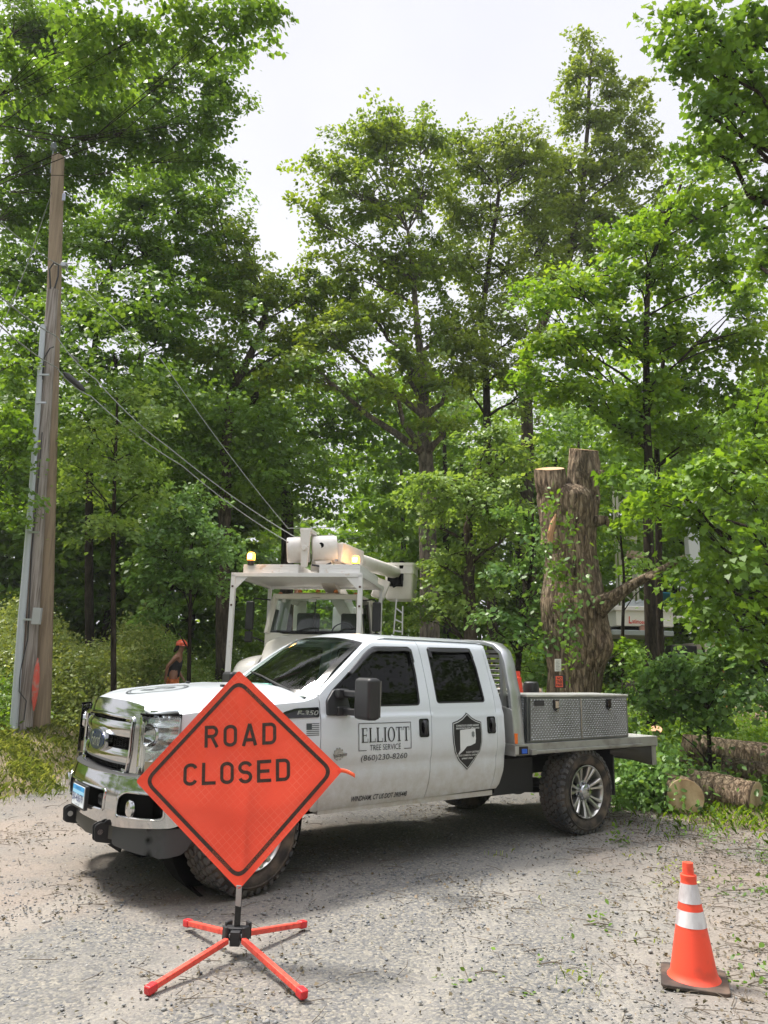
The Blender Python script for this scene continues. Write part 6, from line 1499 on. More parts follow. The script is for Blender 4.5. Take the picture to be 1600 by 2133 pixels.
x0, x1 = C_(1284, 1000, YC+3).x, C_(1318, 1000, YC+3).x; z0, z1 = C_(1290, 1262, YC+3).z, C_(1290, 985, YC+3).z; yy = YC+3-cr.y
for x in (x0, x1):
    for dy in (0, .35): m.bar((x, yy+dy, z0), (x, yy+dy, z1), .055, .055)
zz = z0; s = 0
while zz < z1 - .3:
    m.bar((x0, yy, zz), (x1, yy, zz), .03, .03); m.bar((x0 if s else x1, yy, zz), (x1 if s else x0, yy, zz+.45), .03, .03); zz += .45; s = 1-s
m.build('lattice_mast', mat('mast_cream', (.62, .58, .50), .5), CR)
m = MB(); m.tube([C_(1306, 1155, YC+2.6), C_(1318, 1152, YC+2.6), C_(1330, 1156, YC+2.6), C_(1344, 1160, YC+2.6)], [.10, .15, .13, .12], 14); m.tube([C_(1318, 1165, YC+2.5), C_(1344, 1168, YC+2.5)], .08, 10); m.build('boom_motor', mat('pink_beige', (.58, .42, .34), .6), CR)
m = MB(); m.bar(C_(1300, 1118, YC+2.7), C_(1326, 1122, YC+2.7), .1, .12)
for px in (1304, 1312, 1320, 1325): m.bar(C_(px, 1105, YC+2.7), C_(px, 1120, YC+2.7), .03, .03)
m.build('platform_rail', _M['mast_cream'], CR)
m = MB(); t0, t1, t2 = P(1345, 1252, 22), P(1408, 1254, 22), P(1385, 1232, 22.5)
m.grid(lambda u, v: P(1345+62*u, 1232 + 22*v + 8*(u-.3)**2*(1-v) , 22 + 1.2*v), 10, 6); o = m.build('blue_tarp', mat('tarp_blue', (.03, .30, .52), .5), None, solid=.02); tag(o, 'bright blue tarp canopy behind the trunks at right', 'tarp')
m = MB(); p_ = P(1378, 1254, 22.6); m.tube([p_, (p_.x, p_.y, gz(p_.x, p_.y))], .04, 6); m.build('prop', steel_dark, o)
m = MB(); c = P(1495, 1282, 17.5); m.lathe([(0, .34), (.12, .30), (.17, .18), (.18, .0), (.12, -.12), (0, -.14)], 16, c); o = m.build('white_tank', mat('tank_white', (.5, .51, .53), .4), None)
tag(o, 'round white tank above the orange ball between the leaves at right', 'tank'); m = MB(); m.tube([c + Vector((0, 0, -.1)), (c.x, c.y, gz(c.x, c.y))], .05, 8); m.build('stand', steel_dark, o)
m = MB(); c = P(1500, 1301, 17.2); m.lathe([(0, .13), (.09, .11), (.13, 0), (.09, -.11), (0, -.13)], 16, c); m.tube([c, (c.x, c.y, gz(c.x, c.y))], .03, 6); o = m.build('orange_buoy', mat('buoy_orange', (.8, .2, .05), .4), None); tag(o, 'small orange ball between leaves below the white tank at right', 'buoy')
# ================================================================== trees
LM = {
 'fresh': leafmat('fresh_leaf', [(0.099, 0.178, 0.021), (0.174, 0.265, 0.032), (0.278, 0.367, 0.042)], .45),
 'maple': leafmat('maple_leaf', [(0.088, 0.184, 0.017), (0.140, 0.258, 0.023), (0.220, 0.360, 0.032)], 0.44),
 'oak': leafmat('oak_leaf', [(0.115, 0.186, 0.026), (0.185, 0.265, 0.036), (0.275, 0.359, 0.048)], 0.41),
 'lime': leafmat('lime_leaf', [(0.099, 0.211, 0.018), (0.166, 0.295, 0.024), (0.283, 0.403, 0.034)], 0.47),
 'shade': leafmat('shade_leaf', [(0.079, 0.171, 0.021), (0.132, 0.243, 0.030), (0.203, 0.328, 0.041)], 0.42),
 'teal': leafmat('bluish_leaf', [(0.081, 0.177, 0.041), (0.132, 0.252, 0.058), (0.220, 0.366, 0.088)], 0.36, .35),
 'olive': leafmat('olive_leaf', [(0.147, 0.222, 0.045), (0.246, 0.312, 0.071), (0.406, 0.456, 0.137)], 0.36, .42),
 'dark': leafmat('deep_leaf', [(0.061, 0.140, 0.017), (0.106, 0.204, 0.025), (0.168, 0.282, 0.035)], 0.41),
 'pale': leafmat('pale_leaf', [(0.132, 0.230, 0.044), (0.206, 0.320, 0.065), (0.310, 0.434, 0.096)], 0.41),
}
def crown_sprays(blobs, rng, dens, zmin=None):
    C, O, src = [], [], []
    for bi, (c, r) in enumerate(blobs):
        n = max(4, int(dens*(r[0]*r[2]*.6 + .4*r[0]*r[1])))
        k = 0
        while k < n:
            d = rng.normal(0, 1, 3); d /= np.linalg.norm(d); q = rng.random()**.42
            p = np.array(c) + d*np.array(r)*q
            if zmin is not None and p[2] < zmin: k += 1; continue
            C.append(p); o = d*np.array(r); o[2] *= .35; o += rng.normal(0, .25, 3); O.append(o); src.append(bi); k += 1
    return np.array(C), np.array(O), src
def tree(name, label, seed, trunk, r0, r1, blobs, dens=15, nl=64, leaf=.13, lm='maple', bk=None, group=None, L=.75, W=.5, shape=KITE, cat='tree', ground=True, limbs=True, droop=.25, twig=1.0, depth=.8, lk=.42):
    """trunk: [(px,py,Y)...] bottom first; blobs: [(px,py,rx,ry,Y)] in photo pixels, turned into metres at their own distance"""
    rng = np.random.default_rng(seed); rnd = random.Random(seed); bk = bk or tree_bark
    big = shape is KITE
    dens *= 1.5; nl = int(nl*(1.45 if big else 1.4)); leaf *= (1.08 if big else .95); L *= .85 if big else 1; W *= .85 if big else 1
    tp = [P(*t) for t in trunk]
    if ground: tp[0].z = gz(tp[0].x, tp[0].y) - .1
    base = tp[0].copy(); T = empty(name, base, 0, label, cat, group)
    b = MB()
    # smooth trunk
    path = []
    for i in range(len(tp)-1):
        for t in np.linspace(0, 1, 5)[:-1]: path.append(tp[i].lerp(tp[i+1], t) + Vector((rnd.uniform(-1, 1), rnd.uniform(-1, 1), 0))*r0*.12)
    path.append(tp[-1]); n = len(path)
    b.tube([p-base for p in path], [(r0 + (r1-r0)*(i/(n-1))) * (1.25 if i == 0 else 1) for i in range(n)], 12, True, 0, lambda i, a, p: 1 + .05*sin(3*a+i*.3) + .03*sin(7*a))
    B3 = []
    for (px, py, rx, ry, Y) in blobs:
        s = Y/FPX*1.03; B3.append((tuple(P(px, py, Y)), (rx*s, rx*s*depth, ry*s)))
    C, O, src = crown_sprays(B3, rng, dens)
    if limbs:
        for bi, (c, r) in enumerate(B3):
            c = Vector(c); best = None
            for i, p in enumerate(path):
                h = math.hypot(c.x-p.x, c.y-p.y); want = c.z - .55*h - .3
                e = abs(p.z - want)
                if best is None or e < best[0]: best = (e, i)
            i0 = best[1]; p0 = path[i0]; rr = (r0 + (r1-r0)*i0/(n-1))*lk
            mid = p0.lerp(c, .5) + Vector((rnd.uniform(-.3, .3), rnd.uniform(-.3, .3), -.10*(c-p0).length*.5 + .1))
            lp = [p0, p0.lerp(mid, .5) + Vector((0, 0, .05)), mid, mid.lerp(c, .5) + Vector((rnd.uniform(-.15, .15), 0, .1)), c]
            b.tube([p-base for p in lp], [rr, rr*.8, rr*.6, rr*.42, rr*.25], 7)
            idx = [k for k in range(len(C)) if src[k] == bi]
            for k in idx[::2]:
                q = Vector(C[k]); s_ = lp[rnd.choice([2, 3, 3, 4])]; m_ = s_.lerp(q, .55) + Vector((rnd.uniform(-.1, .1), rnd.uniform(-.1, .1), rnd.uniform(0, .15)))
                b.tube([p-base for p in (s_, m_, q)], [.020*twig, .013*twig, .006*twig], 4, False)
    b.build('trunk', bk, T, ang=180, recalc=False)
    V, F, R = sprays(C - np.array(base), O, nl, L, W, leaf, rng, shape=shape, droop=droop)
    me = np_mesh('crown', V, F, R); o = link('crown', me, LM[lm], T)
    return T
pale_bark = bark('pale_bark', (.06, .052, .045), (.16, .14, .12), (.27, .245, .21), (4, 4, 1.0), .8, .02)
# centre tall maple with visible forked trunk
tree('maple_tree', 'tall maple with a forked trunk rising in the middle right behind the boom bucket', 1, [(900, 1400, 21), (893, 1100, 21), (885, 900, 21), (880, 780, 21), (872, 690, 21), (850, 480, 21)], .30, .05,
     [(880, 270, 70, 62, 21), (820, 250, 50, 36, 21), (800, 300, 90, 60, 21), (740, 290, 45, 50, 21), (690, 370, 70, 70, 20.5), (660, 460, 50, 55, 20.5), (770, 410, 95, 85, 21), (870, 400, 90, 80, 21.5), (720, 560, 70, 60, 21), (810, 540, 90, 80, 21), (900, 560, 80, 90, 21.5), (780, 660, 90, 60, 20.5), (930, 680, 70, 70, 21), (690, 700, 80, 50, 20), (650, 760, 90, 45, 19.5), (850, 760, 70, 40, 20), (800, 800, 60, 36, 19.5), (950, 800, 60, 40, 20.5), (930, 880, 60, 30, 20)], 14, 64, .13, 'fresh', pale_bark, lk=.6)
tree('maple_tree', 'straight dark trunked maple right of the forked one with an olive green crown', 2, [(1030, 1400, 22.5), (1020, 1080, 22.5), (1012, 800, 22.5), (1005, 650, 22.5), (1040, 400, 22.5)], .17, .06,
     [(1030, 300, 70, 60, 23), (980, 360, 60, 70, 23), (1075, 340, 70, 75, 23), (1010, 450, 90, 70, 23), (1110, 440, 70, 60, 23), (960, 540, 80, 80, 22.5), (1060, 560, 90, 80, 22.5), (1000, 660, 90, 60, 22), (1090, 690, 70, 60, 22.5), (960, 760, 90, 50, 21.5), (950, 300, 50, 50, 23), (1110, 290, 50, 45, 23), (1140, 360, 50, 50, 23.5), (950, 430, 50, 50, 22.5), (1130, 520, 60, 60, 23), (1040, 760, 80, 50, 22), (1100, 820, 70, 50, 22)], 14, 60, .12, 'oak', dark_bark)
tree('oak_tree', 'tallest narrow oak whose crown stands alone against the sky at upper right', 3, [(1110, 1400, 24), (1098, 1000, 24), (1095, 750, 24), (1180, 560, 24), (1215, 400, 24), (1232, 120, 24)], .26, .05,
     [(1215, 95, 34, 38, 24), (1250, 140, 42, 40, 24), (1200, 170, 50, 45, 24), (1290, 195, 55, 45, 24), (1185, 230, 42, 40, 24), (1245, 255, 75, 50, 24), (1320, 260, 50, 45, 24), (1165, 330, 55, 40, 24), (1350, 310, 45, 36, 24), (1230, 350, 60, 36, 24), (1290, 370, 80, 36, 24), (1140, 410, 50, 50, 24), (1190, 490, 55, 45, 24), (1150, 580, 60, 50, 24), (1380, 400, 30, 30, 24), (1180, 420, 60, 50, 24), (1250, 450, 70, 50, 24), (1330, 450, 60, 50, 24), (1100, 500, 50, 50, 24), (1390, 480, 60, 60, 24), (1240, 540, 60, 50, 24), (1280, 320, 60, 36, 24)], 17, 46, .14, 'oak', tree_bark, L=.65, W=.45)
tree('maple_tree', 'yellow green layered maple with twin dark trunks right of the sawn off trunk', 4, [(1362, 1530, 14.5), (1352, 1250, 14.5), (1350, 1000, 14.5), (1345, 760, 14.5), (1350, 560, 14.5), (1420, 380, 14.5)], .125, .03,
     [(1470, 370, 70, 50, 14.5), (1400, 440, 90, 60, 14.5), (1540, 420, 60, 50, 14.5), (1300, 500, 70, 45, 14.5), (1180, 590, 90, 38, 14), (1120, 640, 40, 45, 13.8), (1270, 590, 90, 55, 14.5), (1390, 570, 110, 70, 15), (1520, 550, 90, 80, 15), (1170, 720, 95, 40, 13.8), (1270, 700, 100, 60, 14.3), (1400, 700, 110, 70, 15), (1520, 700, 90, 80, 15), (1220, 800, 90, 50, 14), (1340, 820, 90, 55, 14.5), (1120, 780, 60, 40, 14)], 17, 70, .115, 'lime', dark_bark, L=.6, W=.5, group=None)
tree('maple_tree', 'second slimmer trunk just right of the yellow green maple trunk', 5, [(1380, 1530, 15.4), (1372, 1200, 15.4), (1368, 900, 15.4), (1385, 700, 15.4)], .085, .04,
     [(1440, 800, 100, 60, 15.5), (1540, 830, 80, 50, 15.5), (1420, 900, 100, 45, 15), (1320, 900, 80, 40, 14.6), (1560, 640, 60, 60, 16)], 15, 64, .12, 'maple', dark_bark, L=.6)
# right near branches: big leaves hanging into the frame
tree('maple_tree', 'near maple whose dark large leaved branches fill the top right corner', 6, [(1830, 1700, 8.6), (1800, 1000, 8.4), (1760, 500, 8.2), (1700, 100, 8.0)], .22, .08,
     [(1560, 30, 90, 60, 8), (1520, 100, 70, 50, 8.5), (1470, 60, 70, 40, 7.8), (1410, 25, 40, 28, 7.8), (1500, 150, 80, 50, 7.8), (1430, 110, 26, 30, 7.7), (1580, 180, 60, 70, 8), (1560, 290, 60, 50, 8), (1470, 235, 45, 30, 7.8), (1590, 400, 40, 60, 8.2), (1460, 300, 40, 20, 8), (1520, 340, 60, 50, 9), (1580, 480, 50, 50, 9), (1500, 240, 50, 40, 9), (1590, 560, 36, 50, 9.5)], 34, 60, .092, 'shade', dark_bark, L=.36, W=.28, shape=MAPLE, twig=.5)
tree('maple_tree', 'large leaved maple leaning in from the right edge over the crane truck', 7, [(1730, 1700, 9.6), (1700, 1300, 9.5), (1660, 1000, 9.4)], .12, .05,
     [(1560, 930, 70, 40, 9.6), (1460, 970, 80, 30, 9.8), (1380, 1010, 70, 26, 10), (1520, 1030, 90, 40, 9.4), (1440, 1090, 70, 34, 10), (1570, 1110, 60, 45, 9), (1500, 1170, 70, 40, 9.6), (1580, 1230, 50, 50, 9.2), (1340, 1040, 45, 22, 10.5), (1540, 1310, 60, 40, 9.6), (1300, 985, 40, 18, 11), (1590, 800, 50, 50, 10), (1560, 860, 60, 40, 10), (1450, 1230, 40, 30, 10.5), (1500, 1270, 40, 30, 10), (1440, 1180, 36, 26, 10.5), (1480, 1300, 40, 26, 10.2)], 30, 48, .10, 'maple', dark_bark, L=.38, W=.32, shape=MAPLE, twig=.5)
tree('leafy_sapling', 'dense dark green sapling thicket between the flatbed and the right edge', 8, [(1480, 1600, 11.4), (1470, 1400, 11.4), (1460, 1300, 11.4)], .03, .02,
     [(1400, 1380, 80, 45, 11.6), (1500, 1390, 80, 50, 11.4), (1340, 1420, 45, 36, 11.8), (1440, 1445, 80, 34, 11.4), (1550, 1430, 60, 50, 11.2), (1580, 1350, 50, 50, 11.2), (1470, 1490, 60, 16, 11.6), (1390, 1480, 40, 22, 12), (1560, 1300, 36, 26, 12.4)], 34, 50, .095, 'teal', dark_bark, L=.36, W=.30, shape=MAPLE, twig=.5, cat='sapling')
tree('leafy_sapling', 'bluish green broad leaved sapling growing left of the sawn off trunk', 9, [(1058, 1470, 12.4), (1080, 1380, 12.4), (1092, 1300, 12.4), (1110, 1150, 12.4), (1110, 1060, 12.4)], .055, .02,
     [(1100, 1250, 55, 36, 12.3), (1050, 1290, 50, 30, 12.2), (1110, 1160, 45, 36, 12.3), (1080, 1080, 60, 34, 12.4), (1120, 1330, 28, 30, 12), (1110, 1400, 24, 24, 12.1), (1060, 1190, 50, 34, 12.5)], 32, 42, .11, 'teal', dark_bark, L=.34, W=.28, shape=OVAL, twig=.5, cat='sapling')
tree('maple_tree', 'spreading maple with pale sunlit tiers hanging over the bucket at centre', 10, [(985, 1500, 16), (978, 1250, 16), (975, 1100, 16), (1000, 960, 16)], .17, .06,
     [(940, 1010, 100, 26, 15.5), (1040, 1000, 80, 28, 15.5), (1010, 1060, 110, 34, 15.8), (900, 1070, 60, 24, 15.8), (1060, 950, 70, 30, 15.5), (1000, 1160, 90, 40, 16), (920, 1180, 60, 40, 16.5), (960, 1240, 80, 40, 16.5), (900, 1270, 50, 40, 17), (1030, 900, 60, 26, 16), (1060, 1100, 50, 30, 15.6)], 22, 60, .10, 'pale', tree_bark, L=.5, W=.42, depth=.9)
# left side
tree('maple_tree', 'huge overhanging maple whose canopy fills the top left corner', 11, [(-170, 1700, 11), (-130, 1000, 11), (-120, 600, 11), (-130, 300, 11.5), (-110, 100, 12)], .17, .08,
     [(60, 60, 130, 80, 15.4), (220, 60, 120, 70, 10.5), (370, 50, 100, 60, 10.5), (480, 45, 80, 50, 10.5), (560, 25, 45, 26, 10.5), (40, 150, 100, 60, 11), (60, 230, 100, 60, 15.4), (200, 130, 100, 50, 11.5), (200, 200, 110, 60, 14), (330, 170, 100, 70, 15.4), (440, 170, 60, 60, 15.4), (480, 110, 36, 36, 15.4), (60, 330, 90, 70, 15.4), (180, 320, 100, 60, 15.4), (320, 290, 110, 50, 15.4), (430, 260, 70, 40, 15.4), (420, 330, 70, 30, 15.4), (20, 460, 60, 80, 15.4), (250, 250, 60, 50, 15.4), (480, 200, 40, 40, 15.4), (130, 60, 60, 60, 15.4), (110, 420, 60, 60, 15.4)], 33, 60, .100, 'shade', dark_bark, L=.5, W=.42, twig=.35, lk=.09)
tree('maple_tree', 'tall dark maple behind the pole with long limbs rising to upper right', 12, [(190, 1450, 20.7), (185, 1100, 20.7), (190, 800, 20.7), (210, 600, 20.7), (300, 420, 20.7)], .13, .05,
     [(290, 420, 110, 60, 20.7), (400, 430, 80, 55, 20.7), (440, 500, 60, 60, 21.2), (330, 520, 110, 70, 20.7), (210, 500, 90, 80, 20.7), (420, 600, 80, 60, 21.2), (300, 640, 110, 70, 20.7), (190, 650, 80, 80, 20.2), (60, 600, 90, 90, 20.2), (50, 760, 80, 80, 20.2), (200, 770, 90, 50, 20.2), (360, 700, 90, 60, 21.2), (120, 480, 90, 70, 20.7), (30, 540, 70, 70, 20.2), (350, 360, 80, 50, 20.7), (460, 400, 50, 40, 21.2), (480, 580, 50, 50, 21.7), (130, 720, 60, 60, 20.2), (90, 860, 60, 50, 20.2), (350, 800, 90, 50, 21.7), (270, 880, 80, 50, 21.7)], 15, 64, .13, 'maple', dark_bark)
tree('maple_tree', 'bright green maple with a rounded crown at the left of the sky gap', 13, [(470, 1400, 21), (468, 1100, 21), (470, 950, 21), (480, 820, 21), (540, 700, 21), (560, 620, 21)], .22, .07,
     [(520, 560, 60, 40, 21), (580, 600, 80, 50, 21), (650, 620, 70, 50, 21), (500, 640, 80, 55, 21), (600, 690, 90, 55, 21), (690, 680, 60, 45, 21), (480, 470, 30, 50, 21.5), (460, 560, 50, 50, 21.5), (560, 780, 80, 36, 21.5), (460, 740, 70, 50, 21), (500, 500, 34, 40, 21), (540, 620, 50, 40, 21), (440, 460, 50, 60, 21.5), (620, 560, 36, 30, 21), (730, 620, 50, 40, 21.5)], 14, 64, .13, 'fresh', tree_bark)
tree('maple_tree', 'old maple with bare twisting limbs showing left of centre', 14, [(600, 1400, 26), (600, 1050, 26), (560, 900, 26), (500, 780, 26), (560, 660, 26)], .26, .08,
     [(640, 820, 90, 40, 25), (560, 880, 80, 40, 25), (690, 900, 70, 50, 26), (480, 920, 80, 60, 25), (600, 980, 90, 50, 26), (740, 840, 70, 50, 26)], 13, 56, .14, 'maple', tree_bark)
tree('young_maple', 'sunlit young maple in pale green tiers beside the poles at left', 15, [(240, 1500, 14.6), (235, 1200, 14.6), (240, 950, 14.6), (245, 820, 14.6)], .06, .02,
     [(190, 900, 70, 30, 14.3), (280, 895, 60, 26, 14.3), (240, 960, 90, 36, 14.5), (180, 1020, 60, 34, 14.5), (290, 1030, 50, 30, 14.5), (220, 1090, 80, 36, 14.5), (140, 960, 30, 60, 14.6), (280, 820, 50, 22, 14.4), (320, 860, 36, 16, 14.5)], 20, 60, .09, 'pale', dark_bark, L=.45, W=.36, twig=.6)
tree('young_maple', 'young maple at the far left edge left of the grey pole', 16, [(-40, 1500, 13), (-35, 1150, 13), (-30, 900, 13)], .06, .02,
     [(0, 880, 60, 40, 13), (30, 960, 40, 40, 13), (10, 1050, 50, 50, 13), (60, 905, 30, 18, 12.8), (20, 760, 50, 50, 13.5)], 24, 60, .095, 'maple', dark_bark, L=.45, W=.36, twig=.6)
tree('young_maple', 'bluish shaded understory maple with flat tiers above the person', 17, [(400, 1400, 16), (398, 1200, 16), (400, 1080, 16)], .05, .02,
     [(400, 1100, 80, 24, 15.5), (430, 1160, 60, 22, 15.5), (350, 1150, 70, 26, 15.5), (380, 1200, 90, 24, 16), (440, 1220, 50, 18, 16), (350, 1060, 70, 26, 15.5), (420, 1040, 60, 22, 15.8), (470, 1130, 36, 18, 16), (330, 1260, 60, 26, 15.5)], 26, 56, .095, 'teal', dark_bark, L=.48, W=.38, twig=.6)
tree('young_maple', 'shrubby maple with bright tips hanging beside the sawn limb at right', 18, [(1300, 1500, 13.2), (1296, 1350, 13.2), (1300, 1200, 13.2), (1290, 1080, 13.2)], .04, .015,
     [(1290, 1100, 34, 26, 13.2), (1300, 1010, 46, 22, 13.4), (1320, 960, 50, 20, 13.4), (1310, 1350, 30, 20, 13), (1330, 1180, 40, 20, 14)], 26, 44, .09, 'maple', dark_bark, L=.36, W=.3, shape=MAPLE, twig=.5)
# thin dark trunks in the wood behind the worker
thin = [(438, 1340, 1190, 21), (455, 1340, 1190, 24), (392, 1320, 1200, 22), (415, 1335, 1195, 25), (402, 1330, 1180, 27), (468, 1330, 1200, 22.5), (520, 1340, 1240, 20), (290, 1310, 1150, 20), (212, 1340, 1120, 18), (175, 1250, 1080, 18), (16, 1230, 1030, 18), (535, 1330, 1230, 23), (605, 1330, 1180, 24), (372, 1310, 1200, 24), (345, 1325, 1215, 27), (1180, 1300, 860, 26), (1045, 1300, 900, 25), (940, 1300, 960, 27)]
THIN_LABELS = ["slender dark trunk just right of the worker's orange helmet", 'thin dark stem second to the right of the worker', 'slender dark trunk left of the worker, among pale shrubs', "thin stem close behind the worker's helmet, slightly right", 'very thin stem deep in the wood above the worker', "slender trunk just left of the overhead rack's left post", "thicker dark trunk seen between the rack's left post and the cab mirror", 'slender dark trunk midway between the poles and the worker', 'dark trunk nearer the poles, left of the midway one', 'thin dark trunk immediately right of the brown pole', 'thin dark trunk at the left edge behind the conduit', "dark trunk directly behind the bucket truck's mirror", 'slender trunk hidden behind the bucket truck windscreen', "thin stem between the worker's back and the shrubs", 'hair thin stem above the light shrubs left of the worker', "dark trunk rising behind the sawn off trunk's left stub", 'dark trunk left of the broad leaved sapling beside the sawn trunk', 'slender trunk right of the forked maple, behind the bucket']
proto = None
for i, (px, py0, py1, Y) in enumerate(thin):
    r_ = (.10, .06, .045, .05, .04, .06, .20, .07, .10, .09, .05, .10, .05, .04, .035, .12, .11, .09)[i]
    if proto is None:
        rng = np.random.default_rng(50); proto = empty('slender_tree', (0, 0, 0), 0, 'slender dark trunk standing in the shaded wood', 'tree', 'slender dark trunks in the shaded wood')
        b = MB(); b.tube([(0.25*sin(z*.5), .1*sin(z*.9), z) for z in np.linspace(-.2, 11, 14)], [1.0*(1-.5*z) for z in np.linspace(0, 1, 14)], 9); b.build('trunk', dark_bark, proto, ang=180)
        for v in proto.children[0].data.vertices: pass
        C = rng.uniform(-1, 1, (55, 3))*np.array([1.6, 1.6, 2.6]) + np.array([0, 0, 8.5]); O = C*np.array([1, 1, 0]) + rng.normal(0, .3, (55, 3))
        V, F, R = sprays(C, O, 50, .8, .55, .15, rng); link('crown', np_mesh('crown', V, F, R), LM['shade'], proto); e = proto
        me = proto.children[0].data; co = np.array([tuple(v.co) for v in me.vertices]); cen = np.array([[0.25*sin(z*.5), .1*sin(z*.9)] for z in co[:, 2]])
        TR0 = (co, cen)
    else: e = copy_tree(proto)
    e['label'] = THIN_LABELS[i]
    g = P(px, py0, Y); e.location = (g.x, g.y, gz(g.x, g.y)); e.rotation_euler = (0, 0, i*1.3)
    for ch in e.children:
        if ch.name.startswith('trunk'):
            me = ch.data.copy(); ch.data = me; co, cen = TR0; c2 = co.copy(); c2[:, :2] = cen + (co[:, :2]-cen)*r_; me.vertices.foreach_set('co', c2.astype(np.float32).ravel()); me.update()

# ------------------------------------------------------------------ woods behind
def woods(seed, n, xr, yr, top, lm, name='woods', leaf=.25, nl=90, L=1.3, W=.9, zlow=.3, gap=None, trunks=30):
    rng = np.random.default_rng(seed); C = []
    while len(C) < n:
        x = rng.uniform(*xr); y = rng.uniform(*yr); h = top(x, y); z = zlow + (h-zlow)*rng.random()**.85
        if gap and gap(x, y, z): continue
        C.append((x, y, z + gz(x, y)))
    C = np.array(C); O = rng.normal(0, 1, (n, 3)); O[:, 1] -= .5; O[:, 2] *= .3
    V, F, R = sprays(C, O, nl, L, W, leaf, rng)
    me = np_mesh(name, V, F, R); o = link(name, me, LM[lm]); tag(o, kind='stuff')
    if trunks:
        b = MB(); r = random.Random(seed)
        for i in range(trunks):
            x, y = r.uniform(*xr), r.uniform(*yr); h = top(x, y)*.85; rr = r.uniform(.06, .2); lean = r.uniform(-.06, .06)*h
            if gap and gap(x, y, 1.0): continue
            b.tube([(x, y, gz(x, y)-.1), (x+lean*.4, y, h*.5), (x+lean, y, h)], [rr, rr*.8, rr*.4], 7)
        o2 = b.build(name + '_trunks', dark_bark, None, ang=180, recalc=False); tag(o2, kind='stuff')
def gapf(x, y, z):   # keep the lane clear behind the bucket truck
    cx = -2.9 + (y-20)*.03; return abs(x-cx) < 2.2 and z < 9 and y < 36
woods(21, 1500, (-26, -4.2), (22.5, 31), lambda x, y: 9.5 + 2.5*sin(x*.7+y*.2), 'shade', gap=gapf, trunks=46)
woods(22, 1300, (-3, 26), (25, 34), lambda x, y: 12.0 + 2.0*sin(x*.8+1), 'maple', gap=gapf, trunks=30)
woods(23, 1500, (-40, 40), (36, 46), lambda x, y: 15 + 3*sin(x*.35) - 7*math.exp(-((x+4.6)/3.0)**2), 'maple', leaf=.30, nl=110, L=1.8, W=1.3, trunks=30)
woods(24, 500, (-12, 6), (46, 60), lambda x, y: 13 + 2*sin(x*.5), 'pale', leaf=.45, L=2.2, W=1.6, trunks=0)
woods(26, 700, (5, 30), (20, 26), lambda x, y: 7.5 + 2*sin(x*.9), 'maple', leaf=.18, L=1.0, W=.7, gap=lambda x, y, z: z < 4.5 and x < 11.5, trunks=14)
woods(27, 260, (2.0, 9.0), (22.5, 25), lambda x, y: 2.0, 'lime', leaf=.16, L=.9, W=.7, zlow=.1, trunks=0)
# trees beside and behind the camera (seen in reflections and shading the scene)
woods(28, 420, (-36, -14), (-8, 12), lambda x, y: 9, 'maple', leaf=.15, nl=260, L=1.6, W=1.2, trunks=10, zlow=1.0)
woods(29, 420, (9.5, 30), (-8, 9), lambda x, y: 9, 'maple', leaf=.15, nl=260, L=1.6, W=1.2, trunks=10, zlow=1.0)
woods(30, 600, (-28, 28), (-26, -12), lambda x, y: 9, 'maple', leaf=.18, nl=260, L=1.9, W=1.4, trunks=12, zlow=.5)

# ------------------------------------------------------------------ undergrowth
def under(seed, n, xr, yr, hf, lm, leaf=.08, nl=40, L=.38, W=.32, test=None, shape=OVAL, name='undergrowth'):
    rng = np.random.default_rng(seed); C = []
    while len(C) < n:
        x = rng.uniform(*xr); y = rng.uniform(*yr); h = hf(x, y)
        if h < .08 or (test and not test(x, y)): continue
        z = h*rng.random()**.5; C.append((x, y, z + gz(x, y)))
    C = np.array(C); O = rng.normal(0, 1, (n, 3)); O[:, 1] -= .7; O[:, 2] *= .3
    V, F, R = sprays(C, O, nl, L, W, leaf, rng, shape=shape, thick=.14, up=.6); tag(link(name, np_mesh(name, V, F, R), LM[lm]), kind='stuff')
def hl_(x, y): return 2.3*ssf((y - 14.4 + .0*x)/2.2)*ssf((-x-4.3)/1.5)*(.75+.3*sin(x*1.9+y))
under(31, 1700, (-15, -4.3), (14.4, 19.5), lambda x, y: 0 if abs(x+.285*y) < .6 and y < 17.8 else hl_(x, y), 'olive')
under(32, 700, (-7.5, -3.6), (17.8, 24), lambda x, y: 1.8*ssf((-x-3.7)/.8)*(.7+.3*sin(x*2+y)), 'pale', .08)
under(33, 500, (-14, -6.0), (12.8, 15.5), lambda x, y: .8*ssf((-x-6.0)/1.5)*ssf((y-12.8)/1.2), 'maple', .08)
under(34, 520, (3.6, 8.5), (9.6, 15), lambda x, y: (1.0 if x < 4.1 and y > 10.6 else .22)*ssf((x-3.3)/.5)*ssf((y-9.6)/1.0)*(.6+.35*sin(x*2.7+y*1.3)), 'teal', .085)
under(38, 170, (3.05, 4.0), (9.75, 11.2), lambda x, y: .62*ssf((x-3.0)/.3)*(1-ssf((x-3.55)/.35)*ssf((10.6-y)/.5)), 'teal', .085)
under(39, 700, (-9, -3.4), (14.2, 18.5), lambda x, y: 0 if abs(x+.285*y) < .75 and y < 17.8 else 1.3*ssf((-x-3.5)/1.0)*ssf((y-14.0)/1.5), 'olive', .07)
under(35, 330, (2.4, 6.8), (10.9, 14.8), lambda x, y: (1.0 if x < 4.3 or y > 13.5 else .15)*1.1*ssf((x-2.2)/.6)*(.6+.35*sin(x*3.1+y*2)), 'lime', .08)
under(45, 420, (4.2, 9), (12.2, 14.5), lambda x, y: .75*(.6+.4*sin(x*3+y*2))*ssf((y-12.6)/.5), 'lime', .08)
under(36, 420, (-1.2, 5), (16.5, 22), lambda x, y: 1.6*(.6+.35*sin(x*2.2+y)), 'maple', .09)
